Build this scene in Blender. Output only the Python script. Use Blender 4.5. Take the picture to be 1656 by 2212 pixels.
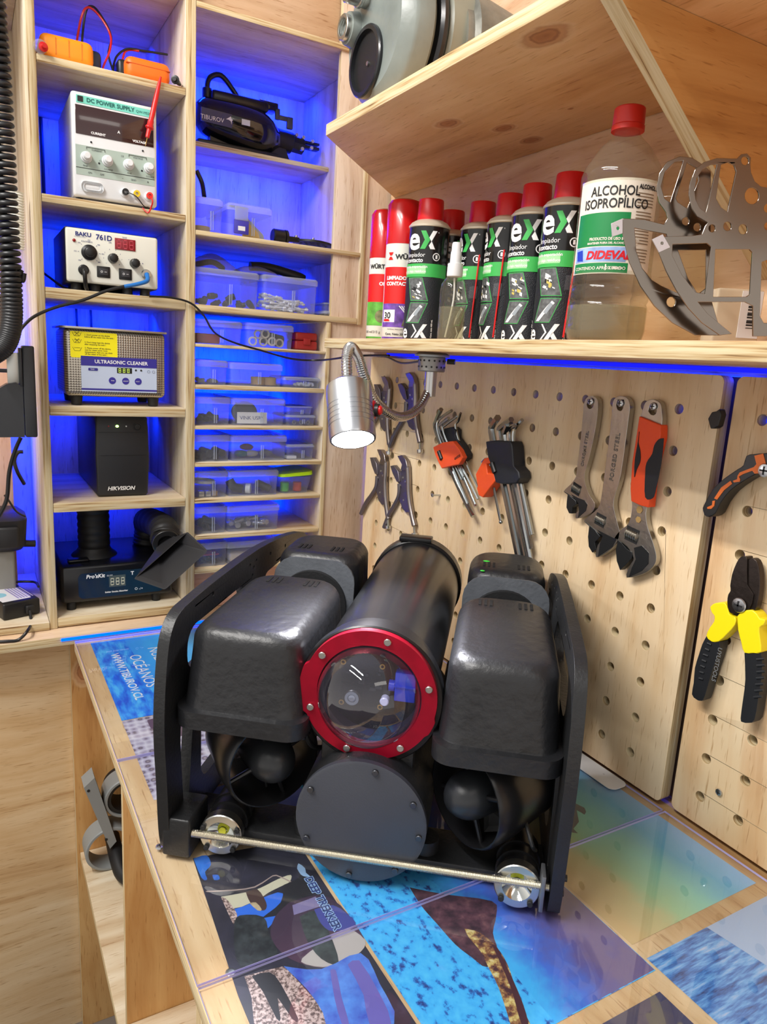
import bpy, bmesh, math, random
from mathutils import Vector, Matrix
from math import pi, sin, cos, radians
random.seed(11)
for o in list(bpy.data.objects):
    bpy.data.objects.remove(o)
scene = bpy.context.scene
COL = scene.collection
# ---------------------------------------------------------------- camera
F = 1552.48
RX = Vector((0.8692189, -0.49108058, 0.05743137))
RD = Vector((-0.0526511, -0.20743256, -0.9768314))
RF = Vector((0.49161607, 0.8460565, -0.20616024))
CAM = Vector((-0.1442, -1.3597, 0.54))
cd = bpy.data.cameras.new('camera')
cam = bpy.data.objects.new('camera', cd)
COL.objects.link(cam)
mw = Matrix.Identity(4)
for i in range(3):
    mw[i][0] = RX[i]; mw[i][1] = -RD[i]; mw[i][2] = -RF[i]; mw[i][3] = CAM[i]
cam.matrix_world = mw
cd.sensor_fit = 'VERTICAL'
cd.sensor_height = 36.0
cd.lens = F / 2212.0 * 36.0
cd.clip_start = 0.02
cd.clip_end = 50
scene.camera = cam


def ray(px, py):
    return RX * ((px - 828) / F) + RD * ((py - 1106) / F) + RF


def at(px, py, ax, v):
    r = ray(px, py)
    return CAM + r * ((v - CAM[ax]) / r[ax])


def dp(px, py, d):
    return CAM + ray(px, py) * d


# ---------------------------------------------------------------- light
scene.view_settings.view_transform = 'Standard'
scene.view_settings.look = 'None'
scene.view_settings.gamma = 1.0
scene.view_settings.use_curve_mapping = False
scene.view_settings.exposure = 1.0
w = bpy.data.worlds.new('world')
scene.world = w
w.use_nodes = True
w.node_tree.nodes['Background'].inputs[0].default_value = (1.0, 0.96, 0.93, 1)
w.node_tree.nodes['Background'].inputs[1].default_value = 1.0
_nt = w.node_tree
_tc = _nt.nodes.new('ShaderNodeTexCoord'); _sp = _nt.nodes.new('ShaderNodeSeparateXYZ'); _cr = _nt.nodes.new('ShaderNodeValToRGB')
_mr = _nt.nodes.new('ShaderNodeMapRange'); _mr.inputs['From Min'].default_value = -.6; _mr.inputs['From Max'].default_value = .7
_nt.links.new(_tc.outputs['Generated'], _sp.inputs[0]); _nt.links.new(_sp.outputs[2], _mr.inputs['Value']); _nt.links.new(_mr.outputs[0], _cr.inputs[0])
_cr.color_ramp.elements[0].color = (.66, .615, .57, 1); _cr.color_ramp.elements[1].color = (.24, .235, .23, 1)  # background brighter from below, added to stand for bounce off lit surroundings
_nt.links.new(_cr.outputs[0], _nt.nodes['Background'].inputs[0])


def area(name, loc, target, sx, sy, power, color, xdir=(1, 0, 0)):
    l = bpy.data.lights.new(name, 'AREA')
    l.shape = 'RECTANGLE'; l.size = sx; l.size_y = sy
    l.energy = power * (1.25 if color[0] == 0 else 1); l.color = color
    o = bpy.data.objects.new(name, l)
    COL.objects.link(o)
    o.location = loc
    d = (Vector(target) - Vector(loc)).normalized()
    z = -d; x = Vector(xdir); x = (x - z * x.dot(z)).normalized(); y = z.cross(x)
    o.matrix_world = Matrix(((x.x, y.x, z.x, loc[0]), (x.y, y.y, z.y, loc[1]), (x.z, y.z, z.z, loc[2]), (0, 0, 0, 1)))
    return o


WARM = (1.0, 0.967, 0.925)
t1 = area('tube_and_fill', (-0.75, -0.75, 1.72), (-0.75 + 1.0, -0.75, 0.5), 1.25, 0.045, 16, WARM, (0, 1, 0))
t2 = area('tube_and_fill', (-1.12, -0.95, 1.72), (-1.12 + 1.0, -0.95, 0.5), 1.25, 0.045, 7, WARM, (0, 1, 0))
fill_area = area('tube_and_fill', (0.1, -2.6, 1.75), (0.2, -0.6, 0.5), 1.2, 0.3, 1.6, (1.0, 0.95, 0.88))  # added fill light behind the camera, not one of the tubes
BLUE = (0.0, 0.014, 1.0)


# ---------------------------------------------------------------- materials
def lin(c):
    c = c / 255.0
    return c / 12.92 if c <= 0.04045 else ((c + 0.055) / 1.055) ** 2.4


def rgb(r, g, b):
    return (lin(r), lin(g), lin(b), 1.0)


MATS = {}


def mat(name, col, rough=0.5, metal=0.0, bump=0.0, bscale=80.0, spec=0.5, coat=0.0, emit=None, es=1.0, var=0.0, vscale=20.0, aniso=0.0):
    if name in MATS:
        return MATS[name]
    m = bpy.data.materials.new(name)
    m.use_nodes = True
    nt = m.node_tree
    b = nt.nodes['Principled BSDF']
    c = rgb(*col)
    b.inputs['Base Color'].default_value = c
    b.inputs['Roughness'].default_value = rough
    b.inputs['Metallic'].default_value = metal
    b.inputs['Specular IOR Level'].default_value = spec
    b.inputs['Coat Weight'].default_value = coat
    if emit:
        b.inputs['Emission Color'].default_value = rgb(*emit)
        b.inputs['Emission Strength'].default_value = es
    tc = nt.nodes.new('ShaderNodeTexCoord')
    if bump or var:
        n = nt.nodes.new('ShaderNodeTexNoise')
        n.inputs['Scale'].default_value = bscale
        n.inputs['Detail'].default_value = 4
        nt.links.new(tc.outputs['Object'], n.inputs['Vector'])
    if bump:
        bp = nt.nodes.new('ShaderNodeBump')
        bp.inputs['Strength'].default_value = bump
        bp.inputs['Distance'].default_value = 0.002
        nt.links.new(n.outputs['Fac'], bp.inputs['Height'])
        nt.links.new(bp.outputs[0], b.inputs['Normal'])
    if var:
        n2 = nt.nodes.new('ShaderNodeTexNoise')
        n2.inputs['Scale'].default_value = vscale
        n2.inputs['Detail'].default_value = 6
        nt.links.new(tc.outputs['Object'], n2.inputs['Vector'])
        r = nt.nodes.new('ShaderNodeValToRGB')
        r.color_ramp.elements[0].position = 0.35
        r.color_ramp.elements[1].position = 0.7
        r.color_ramp.elements[0].color = (c[0] * (1 - var), c[1] * (1 - var), c[2] * (1 - var), 1)
        r.color_ramp.elements[1].color = (min(1, c[0] * (1 + var)), min(1, c[1] * (1 + var)), min(1, c[2] * (1 + var)), 1)
        nt.links.new(n2.outputs['Fac'], r.inputs[0])
        nt.links.new(r.outputs[0], b.inputs['Base Color'])
    MATS[name] = m
    return m


def math_node(nt, op, a, b=None):
    n = nt.nodes.new('ShaderNodeMath')
    n.operation = op
    for i, v in enumerate((a, b)):
        if v is None:
            continue
        if isinstance(v, (int, float)):
            n.inputs[i].default_value = v
        else:
            nt.links.new(v, n.inputs[i])
    return n.outputs[0]


def wood(name, grain='x', a=(228, 204, 172), b=(206, 172, 132), c=(176, 132, 92), rough=0.55, stripe=26.0, knots=(), stain=0.35, seed=0.0, kaxes=None):
    """pine plywood face: long fibres along the grain axis, soft stains, optional knots"""
    if name in MATS:
        return MATS[name]
    m = bpy.data.materials.new(name)
    m.use_nodes = True
    nt = m.node_tree
    L = nt.links.new
    bs = nt.nodes['Principled BSDF']
    bs.inputs['Roughness'].default_value = rough
    bs.inputs['Specular IOR Level'].default_value = 0.3
    tc = nt.nodes.new('ShaderNodeTexCoord')
    base = tc.outputs['Object']
    # slow warp
    wn = nt.nodes.new('ShaderNodeTexNoise'); wn.inputs['Scale'].default_value = 2.6
    L(base, wn.inputs['Vector'])
    ws = nt.nodes.new('ShaderNodeVectorMath'); ws.operation = 'SCALE'; ws.inputs['Scale'].default_value = 0.09
    L(wn.outputs['Color'], ws.inputs[0])
    wa = nt.nodes.new('ShaderNodeVectorMath'); wa.operation = 'ADD'
    L(base, wa.inputs[0]); L(ws.outputs[0], wa.inputs[1])
    mp = nt.nodes.new('ShaderNodeMapping')
    s = {'x': (1.1, stripe, stripe), 'y': (stripe, 1.1, stripe), 'z': (stripe, stripe, 1.1)}[grain]
    mp.inputs['Scale'].default_value = s
    mp.inputs['Location'].default_value = (seed, seed * 1.7, seed * 0.6)
    L(wa.outputs[0], mp.inputs['Vector'])
    n1 = nt.nodes.new('ShaderNodeTexNoise'); n1.inputs['Scale'].default_value = 1.0; n1.inputs['Detail'].default_value = 5; n1.inputs['Roughness'].default_value = 0.6
    L(mp.outputs[0], n1.inputs['Vector'])
    cr = nt.nodes.new('ShaderNodeValToRGB')
    e = cr.color_ramp.elements
    e[0].position = 0.3; e[0].color = rgb(*c)
    e[1].position = 0.62; e[1].color = rgb(*a)
    el = e.new(0.43); el.color = rgb(*b)
    L(n1.outputs['Fac'], cr.inputs[0])
    # large stains
    n2 = nt.nodes.new('ShaderNodeTexNoise'); n2.inputs['Scale'].default_value = 4.0; n2.inputs['Detail'].default_value = 3
    L(base, n2.inputs['Vector'])
    cr2 = nt.nodes.new('ShaderNodeValToRGB')
    cr2.color_ramp.elements[0].position = 0.42; cr2.color_ramp.elements[0].color = (1, 1, 1, 1)
    cr2.color_ramp.elements[1].position = 0.72; cr2.color_ramp.elements[1].color = (1 - stain * .35, 1 - stain * .6, 1 - stain * .9, 1)
    L(n2.outputs['Fac'], cr2.inputs[0])
    mx = nt.nodes.new('ShaderNodeMix'); mx.data_type = 'RGBA'; mx.blend_type = 'MULTIPLY'; mx.inputs[0].default_value = 1.0
    L(cr.outputs[0], mx.inputs[6]); L(cr2.outputs[0], mx.inputs[7])
    out = mx.outputs[2]
    # fine dark flecks
    mp3 = nt.nodes.new('ShaderNodeMapping')
    mp3.inputs['Scale'].default_value = {'x': (30, 420, 420), 'y': (420, 30, 420), 'z': (420, 420, 30)}[grain]
    L(base, mp3.inputs['Vector'])
    n3 = nt.nodes.new('ShaderNodeTexNoise'); n3.inputs['Scale'].default_value = 1.0
    L(mp3.outputs[0], n3.inputs['Vector'])
    cr3 = nt.nodes.new('ShaderNodeValToRGB')
    cr3.color_ramp.elements[0].position = 0.28; cr3.color_ramp.elements[0].color = (.62, .5, .38, 1)
    cr3.color_ramp.elements[1].position = 0.38; cr3.color_ramp.elements[1].color = (1, 1, 1, 1)
    L(n3.outputs['Fac'], cr3.inputs[0])
    mx3 = nt.nodes.new('ShaderNodeMix'); mx3.data_type = 'RGBA'; mx3.blend_type = 'MULTIPLY'; mx3.inputs[0].default_value = .8
    L(out, mx3.inputs[6]); L(cr3.outputs[0], mx3.inputs[7])
    out = mx3.outputs[2]
    for (kx, ky, kz, kr) in knots:
        sb = nt.nodes.new('ShaderNodeVectorMath'); sb.operation = 'SUBTRACT'
        L(base, sb.inputs[0]); sb.inputs[1].default_value = (kx, ky, kz)
        ml = nt.nodes.new('ShaderNodeVectorMath'); ml.operation = 'MULTIPLY'
        ml.inputs[1].default_value = {'x': (.62, 1, 1), 'y': (1, .62, 1), 'z': (1, 1, .62)}[grain]
        L(sb.outputs[0], ml.inputs[0])
        ln = nt.nodes.new('ShaderNodeVectorMath'); ln.operation = 'LENGTH'
        L(ml.outputs[0], ln.inputs[0])
        d = math_node(nt, 'DIVIDE', ln.outputs['Value'], kr)
        nz = nt.nodes.new('ShaderNodeTexNoise'); nz.inputs['Scale'].default_value = 60
        L(base, nz.inputs['Vector'])
        d = math_node(nt, 'ADD', d, math_node(nt, 'MULTIPLY', math_node(nt, 'SUBTRACT', nz.outputs['Fac'], .5), .5))
        kc = nt.nodes.new('ShaderNodeValToRGB')
        ke = kc.color_ramp.elements
        ke[0].position = 0.0; ke[0].color = rgb(150, 92, 52)
        ke[1].position = 1.0; ke[1].color = rgb(222, 190, 150)
        q = ke.new(.35); q.color = rgb(176, 118, 74)
        q = ke.new(.5); q.color = rgb(150, 96, 60)
        q = ke.new(.62); q.color = rgb(196, 146, 100)
        q = ke.new(.8); q.color = rgb(186, 138, 96)
        L(d, kc.inputs[0])
        fc = nt.nodes.new('ShaderNodeMapRange')
        fc.inputs['From Min'].default_value = .75; fc.inputs['From Max'].default_value = 1.15
        fc.inputs['To Min'].default_value = .92; fc.inputs['To Max'].default_value = 0
        L(d, fc.inputs['Value'])
        mk = nt.nodes.new('ShaderNodeMix'); mk.data_type = 'RGBA'
        L(fc.outputs[0], mk.inputs[0]); L(out, mk.inputs[6]); L(kc.outputs[0], mk.inputs[7])
        out = mk.outputs[2]
    L(out, bs.inputs['Base Color'])
    bp = nt.nodes.new('ShaderNodeBump'); bp.inputs['Strength'].default_value = .15; bp.inputs['Distance'].default_value = .0008
    L(n3.outputs['Fac'], bp.inputs['Height']); L(bp.outputs[0], bs.inputs['Normal'])
    MATS[name] = m
    return m


def ply_edge(thick, grain=None):
    """laminated plywood edge, layers stacked along the axis `thick`"""
    name = 'plywood_edge_' + thick
    if name in MATS:
        return MATS[name]
    m = bpy.data.materials.new(name)
    m.use_nodes = True
    nt = m.node_tree
    L = nt.links.new
    bs = nt.nodes['Principled BSDF']
    bs.inputs['Roughness'].default_value = .7
    bs.inputs['Specular IOR Level'].default_value = .2
    tc = nt.nodes.new('ShaderNodeTexCoord')
    nw = nt.nodes.new('ShaderNodeTexNoise'); nw.inputs['Scale'].default_value = 14
    L(tc.outputs['Object'], nw.inputs['Vector'])
    sc = nt.nodes.new('ShaderNodeVectorMath'); sc.operation = 'SCALE'; sc.inputs['Scale'].default_value = .0035
    L(nw.outputs['Color'], sc.inputs[0])
    ad = nt.nodes.new('ShaderNodeVectorMath'); ad.operation = 'ADD'
    L(tc.outputs['Object'], ad.inputs[0]); L(sc.outputs[0], ad.inputs[1])
    mp = nt.nodes.new('ShaderNodeMapping')
    k, lo = 330, 9
    mp.inputs['Scale'].default_value = tuple(k if a == thick else lo for a in 'xyz')
    L(ad.outputs[0], mp.inputs['Vector'])
    n = nt.nodes.new('ShaderNodeTexNoise'); n.inputs['Scale'].default_value = 1; n.inputs['Detail'].default_value = 3
    L(mp.outputs[0], n.inputs['Vector'])
    cr = nt.nodes.new('ShaderNodeValToRGB')
    e = cr.color_ramp.elements
    e[0].position = .27; e[0].color = rgb(112, 84, 54)
    e[1].position = .6; e[1].color = rgb(212, 196, 160)
    q = e.new(.37); q.color = rgb(182, 152, 108)
    q = e.new(.47); q.color = rgb(200, 180, 140)
    L(n.outputs['Fac'], cr.inputs[0])
    L(cr.outputs[0], bs.inputs['Base Color'])
    bp = nt.nodes.new('ShaderNodeBump'); bp.inputs['Strength'].default_value = .35; bp.inputs['Distance'].default_value = .001
    L(n.outputs['Fac'], bp.inputs['Height']); L(bp.outputs[0], bs.inputs['Normal'])
    MATS[name] = m
    return m


def clear(name, tint=(255, 255, 255), haze=0.0, ior=1.45, hcol=(200, 205, 215), rough=0.02, refl=1.0):
    """thin clear or cloudy plastic"""
    if name in MATS:
        return MATS[name]
    m = bpy.data.materials.new(name)
    m.use_nodes = True
    nt = m.node_tree
    for n in list(nt.nodes):
        nt.nodes.remove(n)
    L = nt.links.new
    out = nt.nodes.new('ShaderNodeOutputMaterial')
    tr = nt.nodes.new('ShaderNodeBsdfTransparent'); tr.inputs[0].default_value = rgb(*tint)
    gl = nt.nodes.new('ShaderNodeBsdfGlossy'); gl.inputs['Roughness'].default_value = rough
    fr = nt.nodes.new('ShaderNodeFresnel'); fr.inputs[0].default_value = ior
    last = tr.outputs[0]
    if haze:
        df = nt.nodes.new('ShaderNodeBsdfDiffuse'); df.inputs[0].default_value = rgb(*hcol)
        tl = nt.nodes.new('ShaderNodeBsdfTranslucent'); tl.inputs[0].default_value = rgb(*hcol)
        m0 = nt.nodes.new('ShaderNodeMixShader'); m0.inputs[0].default_value = .45
        L(df.outputs[0], m0.inputs[1]); L(tl.outputs[0], m0.inputs[2])
        m1 = nt.nodes.new('ShaderNodeMixShader'); m1.inputs[0].default_value = haze
        L(last, m1.inputs[1]); L(m0.outputs[0], m1.inputs[2])
        last = m1.outputs[0]
    m2 = nt.nodes.new('ShaderNodeMixShader')
    ge = nt.nodes.new('ShaderNodeNewGeometry')
    L(math_node(nt, 'MULTIPLY', math_node(nt, 'MULTIPLY', fr.outputs[0], refl), math_node(nt, 'SUBTRACT', 1.0, ge.outputs['Backfacing'])), m2.inputs[0]); L(last, m2.inputs[1]); L(gl.outputs[0], m2.inputs[2])
    L(m2.outputs[0], out.inputs[0])
    MATS[name] = m
    return m


def emis(name, col, s):
    if name in MATS:
        return MATS[name]
    m = bpy.data.materials.new(name)
    m.use_nodes = True
    nt = m.node_tree
    for n in list(nt.nodes):
        nt.nodes.remove(n)
    out = nt.nodes.new('ShaderNodeOutputMaterial')
    e = nt.nodes.new('ShaderNodeEmission')
    e.inputs[0].default_value = col; e.inputs[1].default_value = s
    nt.links.new(e.outputs[0], out.inputs[0])
    MATS[name] = m
    return m


# ---------------------------------------------------------------- mesh building
def curve_mesh(loops, th):
    cu = bpy.data.curves.new('t', 'CURVE')
    cu.dimensions = '2D'
    cu.fill_mode = 'BOTH' if th else 'FRONT'
    cu.extrude = th / 2.0
    for lp in loops:
        s = cu.splines.new('POLY')
        s.points.add(len(lp) - 1)
        for p, q in zip(s.points, lp):
            p.co = (q[0], q[1], 0, 1)
        s.use_cyclic_u = True
    o = bpy.data.objects.new('t', cu)
    me = o.to_mesh()
    V = [v.co.copy() for v in me.vertices]
    Fc = [tuple(p.vertices) for p in me.polygons]
    o.to_mesh_clear()
    bpy.data.objects.remove(o)
    bpy.data.curves.remove(cu)
    return V, Fc


def text_mesh(s, size, align='LEFT', off=0.0, shear=0.0, ext=0.0, space=1.0):
    cu = bpy.data.curves.new('t', 'FONT')
    cu.body = s; cu.size = size; cu.align_x = align; cu.align_y = 'BOTTOM_BASELINE'
    cu.offset = off; cu.shear = shear; cu.extrude = ext; cu.resolution_u = 3
    cu.space_character = space
    cu.fill_mode = 'BOTH' if ext else 'FRONT'
    o = bpy.data.objects.new('t', cu)
    me = o.to_mesh()
    V = [v.co.copy() for v in me.vertices]
    Fc = [tuple(p.vertices) for p in me.polygons]
    o.to_mesh_clear()
    bpy.data.objects.remove(o)
    bpy.data.curves.remove(cu)
    return V, Fc


def frame(o, x, y=None, z=None):
    """matrix with origin o and local axes x, y (z = x cross y)"""
    x = Vector(x).normalized(); y = Vector(y)
    z = x.cross(y).normalized(); y = z.cross(x)
    m = Matrix.Identity(4)
    for i in range(3):
        m[i][0] = x[i]; m[i][1] = y[i]; m[i][2] = z[i]; m[i][3] = Vector(o)[i]
    return m


def axis_frame(o, z, up=(0, 0, 1)):
    z = Vector(z).normalized(); up = Vector(up)
    if abs(z.dot(up)) > .99:
        up = Vector((1, 0, 0))
    x = up.cross(z).normalized(); y = z.cross(x)
    m = Matrix.Identity(4)
    for i in range(3):
        m[i][0] = x[i]; m[i][1] = y[i]; m[i][2] = z[i]; m[i][3] = Vector(o)[i]
    return m


class MB:
    def __init__(self, M=None):
        self.v = []; self.f = []; self.m = []; self.M = M

    def add(self, V, Fc, mi=0, M=None):
        n = len(self.v)
        if M is not None:
            V = [M @ Vector(p) for p in V]
        if self.M is not None:
            V = [self.M @ Vector(p) for p in V]
        self.v += [tuple(p) for p in V]
        self.f += [tuple(i + n for i in f) for f in Fc]
        self.m += [mi] * len(Fc)
        return self

    def bm(self, b, mi=0, M=None):
        b.verts.ensure_lookup_table()
        for i, v in enumerate(b.verts):
            v.index = i
        self.add([v.co.copy() for v in b.verts], [tuple(v.index for v in f.verts) for f in b.faces], mi, M)
        b.free()
        return self

    def box(self, x0, x1, y0, y1, z0, z1, bev=0.0, mi=0, M=None, seg=2, taper=None):
        b = bmesh.new()
        bmesh.ops.create_cube(b, size=1)
        for v in b.verts:
            t = v.co
            tx = ty = 1.0
            if taper and t.z > 0:
                tx, ty = taper
            v.co = Vector(((x0 + x1) / 2 + t.x * (x1 - x0) * tx, (y0 + y1) / 2 + t.y * (y1 - y0) * ty, (z0 + z1) / 2 + t.z * (z1 - z0)))
        if bev:
            bmesh.ops.bevel(b, geom=b.edges[:], offset=bev, segments=seg, affect='EDGES', profile=.5)
        return self.bm(b, mi, M)

    def loft(self, loops, mi=0, cap=True, M=None, closed=False):
        n = len(loops[0]); V = []; Fc = []
        for lp in loops:
            V += [Vector(p) for p in lp]
        for k in range(len(loops) - 1):
            for i in range(n):
                j = (i + 1) % n
                Fc.append((k * n + i, k * n + j, (k + 1) * n + j, (k + 1) * n + i))
        if closed:
            k = len(loops) - 1
            for i in range(n):
                j = (i + 1) % n
                Fc.append((k * n + i, k * n + j, j, i))
        elif cap:
            Fc.append(tuple(reversed(range(n))))
            Fc.append(tuple((len(loops) - 1) * n + i for i in range(n)))
        return self.add(V, Fc, mi, M)

    def lathe(self, prof, o=(0, 0, 0), z=(0, 0, 1), seg=32, mi=0, cap=True, ang=2 * pi, a0=0.0):
        """prof = list of (radius, height)"""
        M = axis_frame(o, z)
        loops = []
        for r, h in prof:
            r = max(r, 1e-5)
            loops.append([(r * cos(a0 + ang * i / seg), r * sin(a0 + ang * i / seg), h) for i in range(seg)])
        return self.loft(loops, mi, cap, M)

    def cyl(self, p0, p1, r0, r1=None, seg=20, mi=0, cap=True, bev=0.0):
        p0 = Vector(p0); p1 = Vector(p1)
        if r1 is None:
            r1 = r0
        h = (p1 - p0).length
        if bev:
            pr = [(r0 - bev, 0), (r0, bev), (r1, h - bev), (r1 - bev, h)]
        else:
            pr = [(r0, 0), (r1, h)]
        return self.lathe(pr, p0, p1 - p0, seg, mi, cap)

    def ring(self, o, z, ro, ri, h, seg=40, mi=0, bev=0.0):
        pr = [(ri, 0), (ro - bev, 0), (ro, bev), (ro, h - bev), (ro - bev, h), (ri, h)]
        M = axis_frame(o, z)
        loops = [[(r * cos(2 * pi * i / seg), r * sin(2 * pi * i / seg), hh) for i in range(seg)] for r, hh in pr]
        return self.loft(loops, mi, False, M, closed=True)

    def tube(self, pts, r, seg=10, mi=0, smooth=0, rad=None):
        P = [Vector(p) for p in pts]
        if smooth:
            P = spline(P, smooth)
        n = len(P)
        loops = []
        t = (P[1] - P[0]).normalized()
        up = Vector((0, 0, 1)) if abs(t.z) < .9 else Vector((1, 0, 0))
        x = up.cross(t).normalized()
        for i in range(n):
            t = (P[min(i + 1, n - 1)] - P[max(i - 1, 0)]).normalized()
            x = (x - t * x.dot(t)).normalized()
            y = t.cross(x)
            rr = rad(i / (n - 1)) if rad else r
            loops.append([P[i] + (x * cos(2 * pi * k / seg) + y * sin(2 * pi * k / seg)) * rr for k in range(seg)])
        return self.loft(loops, mi)

    def sphere(self, c, r, s=(1, 1, 1), mi=0, seg=20, rings=12, M=None):
        b = bmesh.new()
        bmesh.ops.create_uvsphere(b, u_segments=seg, v_segments=rings, radius=1)
        for v in b.verts:
            v.co = Vector((v.co.x * r * s[0], v.co.y * r * s[1], v.co.z * r * s[2]))
        T = Matrix.Translation(Vector(c)) if M is None else Matrix.Translation(Vector(c)) @ M
        return self.bm(b, mi, T)

    def plate(self, loops, th, M, mi=0):
        """2D loops (outer, then holes) extruded by th, centred on the plane of M"""
        V, Fc = curve_mesh(loops, th)
        return self.add(V, Fc, mi, M)

    def text(self, s, size, M, mi=0, align='LEFT', off=0.0, shear=0.0, ext=0.0, space=1.0, sx=1.0):
        V, Fc = text_mesh(s, size, align, off, shear, ext, space)
        if sx != 1.0:
            V = [Vector((p.x * sx, p.y, p.z)) for p in V]
        return self.add(V, Fc, mi, M)

    def poly(self, pts, mi=0, M=None):
        return self.add([Vector(p) for p in pts], [tuple(range(len(pts)))], mi, M)

    def build(self, name, mats, parent=None, loc=None, smooth=35, label=None):
        me = bpy.data.meshes.new(name)
        me.from_pydata(self.v, [], self.f)
        for k in (mats if isinstance(mats, (list, tuple)) else [mats]):
            me.materials.append(k)
        me.polygons.foreach_set('material_index', self.m)
        me.validate()
        b = bmesh.new(); b.from_mesh(me)
        bmesh.ops.remove_doubles(b, verts=b.verts, dist=1e-6)
        if name not in ('poster',):
            bmesh.ops.recalc_face_normals(b, faces=b.faces)
        b.to_mesh(me); b.free()
        if smooth:
            me.polygons.foreach_set('use_smooth', [True] * len(me.polygons))
            me.set_sharp_from_angle(angle=radians(smooth))
        me.update()
        o = bpy.data.objects.new(name, me)
        COL.objects.link(o)
        if parent:
            o.parent = parent
        if loc is not None:
            o.location = loc
        if label:
            o['label'] = label
        return o


def spline(P, k):
    """Catmull-Rom through the points, k samples per span"""
    out = []
    n = len(P)
    for i in range(n - 1):
        p0 = P[max(i - 1, 0)]; p1 = P[i]; p2 = P[i + 1]; p3 = P[min(i + 2, n - 1)]
        for j in range(k):
            t = j / k
            out.append(.5 * ((2 * p1) + (p2 - p0) * t + (2 * p0 - 5 * p1 + 4 * p2 - p3) * t * t + (-p0 + 3 * p1 - 3 * p2 + p3) * t ** 3))
    out.append(P[-1])
    return out


def rrect(x0, x1, y0, y1, r, n=5):
    out = []
    for cx, cy, a in ((x1 - r, y1 - r, 0), (x0 + r, y1 - r, 90), (x0 + r, y0 + r, 180), (x1 - r, y0 + r, 270)):
        for i in range(n + 1):
            t = radians(a + 90 * i / n)
            out.append((cx + r * cos(t), cy + r * sin(t)))
    return out


def circ(cx, cy, r, n=20, sx=1.0):
    return [(cx + r * sx * cos(2 * pi * i / n), cy + r * sin(2 * pi * i / n)) for i in range(n)]


def thing(name, label, cat, loc=(0, 0, 0), rz=0.0, group=None):
    o = bpy.data.objects.new(name, None)
    COL.objects.link(o)
    o.location = loc; o.rotation_euler = (0, 0, rz)
    o.empty_display_size = .02
    o['label'] = label; o['category'] = cat
    if group:
        o['group'] = group
    return o


def tag(o, label, cat, group=None, kind=None):
    o['label'] = label; o['category'] = cat
    if group:
        o['group'] = group
    if kind:
        o['kind'] = kind
    return o


def struct(o, label=None):
    o['kind'] = 'structure'
    if label:
        o['label'] = label
    return o


def wrap_pieces(pieces, R, z0, step=.0025):
    """pieces = [(V2, F, mi, lift)] -> bent round a vertical cylinder of radius R; x along the arc"""
    out = []
    for V, Fc, mi, lift in pieces:
        b = bmesh.new()
        vs = [b.verts.new((p[0], p[1], 0)) for p in V]
        for f in Fc:
            try:
                b.faces.new([vs[i] for i in f])
            except ValueError:
                pass
        xs = [p[0] for p in V]
        x = math.ceil(min(xs) / step) * step
        while x < max(xs):
            bmesh.ops.bisect_plane(b, geom=b.verts[:] + b.edges[:] + b.faces[:], plane_co=(x, 0, 0), plane_no=(1, 0, 0))
            x += step
        for i, v in enumerate(b.verts):
            v.index = i
        W = [Vector(((R + lift) * sin(v.co.x / R), -(R + lift) * cos(v.co.x / R), z0 + v.co.y)) for v in b.verts]
        out.append((W, [tuple(v.index for v in f.verts) for f in b.faces], mi))
        b.free()
    return out


def rect2(x0, x1, y0, y1):
    return [(x0, y0), (x1, y0), (x1, y1), (x0, y1)], [(0, 1, 2, 3)]


def slab(name, x0, x1, y0, y1, z0, z1, thick, face, parent=None, bev=.0012, label=None):
    """one plywood board: veneer on the two broad faces, laminated look on the edges"""
    mb = MB().box(x0, x1, y0, y1, z0, z1, bev, 0, seg=2)
    o = mb.build(name, [face, ply_edge(thick)], parent)
    ax = 'xyz'.index(thick)
    for p in o.data.polygons:
        p.material_index = 0 if abs(p.normal[ax]) > .75 else 1
    if label:
        o['label'] = label
    return o

# ================================================================ structure
W_BACK = wood('plywood_cabinet', 'z', a=(220, 210, 190), b=(204, 190, 166), c=(180, 156, 128), stain=.45)
W_SHELF = wood('plywood_shelf', 'x', a=(224, 212, 188), b=(210, 192, 162), c=(188, 160, 126), stain=.4)
W_WALL = wood('plywood_wall', 'y', a=(222, 190, 156), b=(206, 168, 132), c=(178, 136, 98), stain=.5)
W_COUNT = wood('pine_counter_face', 'x', a=(236, 212, 174), b=(224, 194, 150), c=(198, 160, 114), stripe=34, stain=.3)
W_DESK = wood('pine_bench_top', 'y', a=(224, 196, 152), b=(208, 172, 122), c=(176, 132, 84), stain=.5)
W_UNDER = wood('pine_bench_panel', 'z', a=(212, 170, 112), b=(194, 146, 88), c=(160, 112, 62), stain=.5, knots=((.020, .056, -.090, .019),))

Y0 = .045                       # front plane of the back cabinet
YB = .375                       # its back panel
XL0, XL1 = at(108, 1360, 1, Y0).x, at(125, 1360, 1, Y0).x
XM0, XM1 = at(401, 870, 1, Y0).x, at(421, 870, 1, Y0).x
XLR0, XLR1 = at(700, 850, 1, Y0).x, at(709, 850, 1, Y0).x
XUR0, XUR1 = at(776, 600, 1, Y0).x, at(785, 600, 1, Y0).x


def zy(px, py, y=None):
    return at(px, py, 1, Y0 if y is None else y).z


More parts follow.
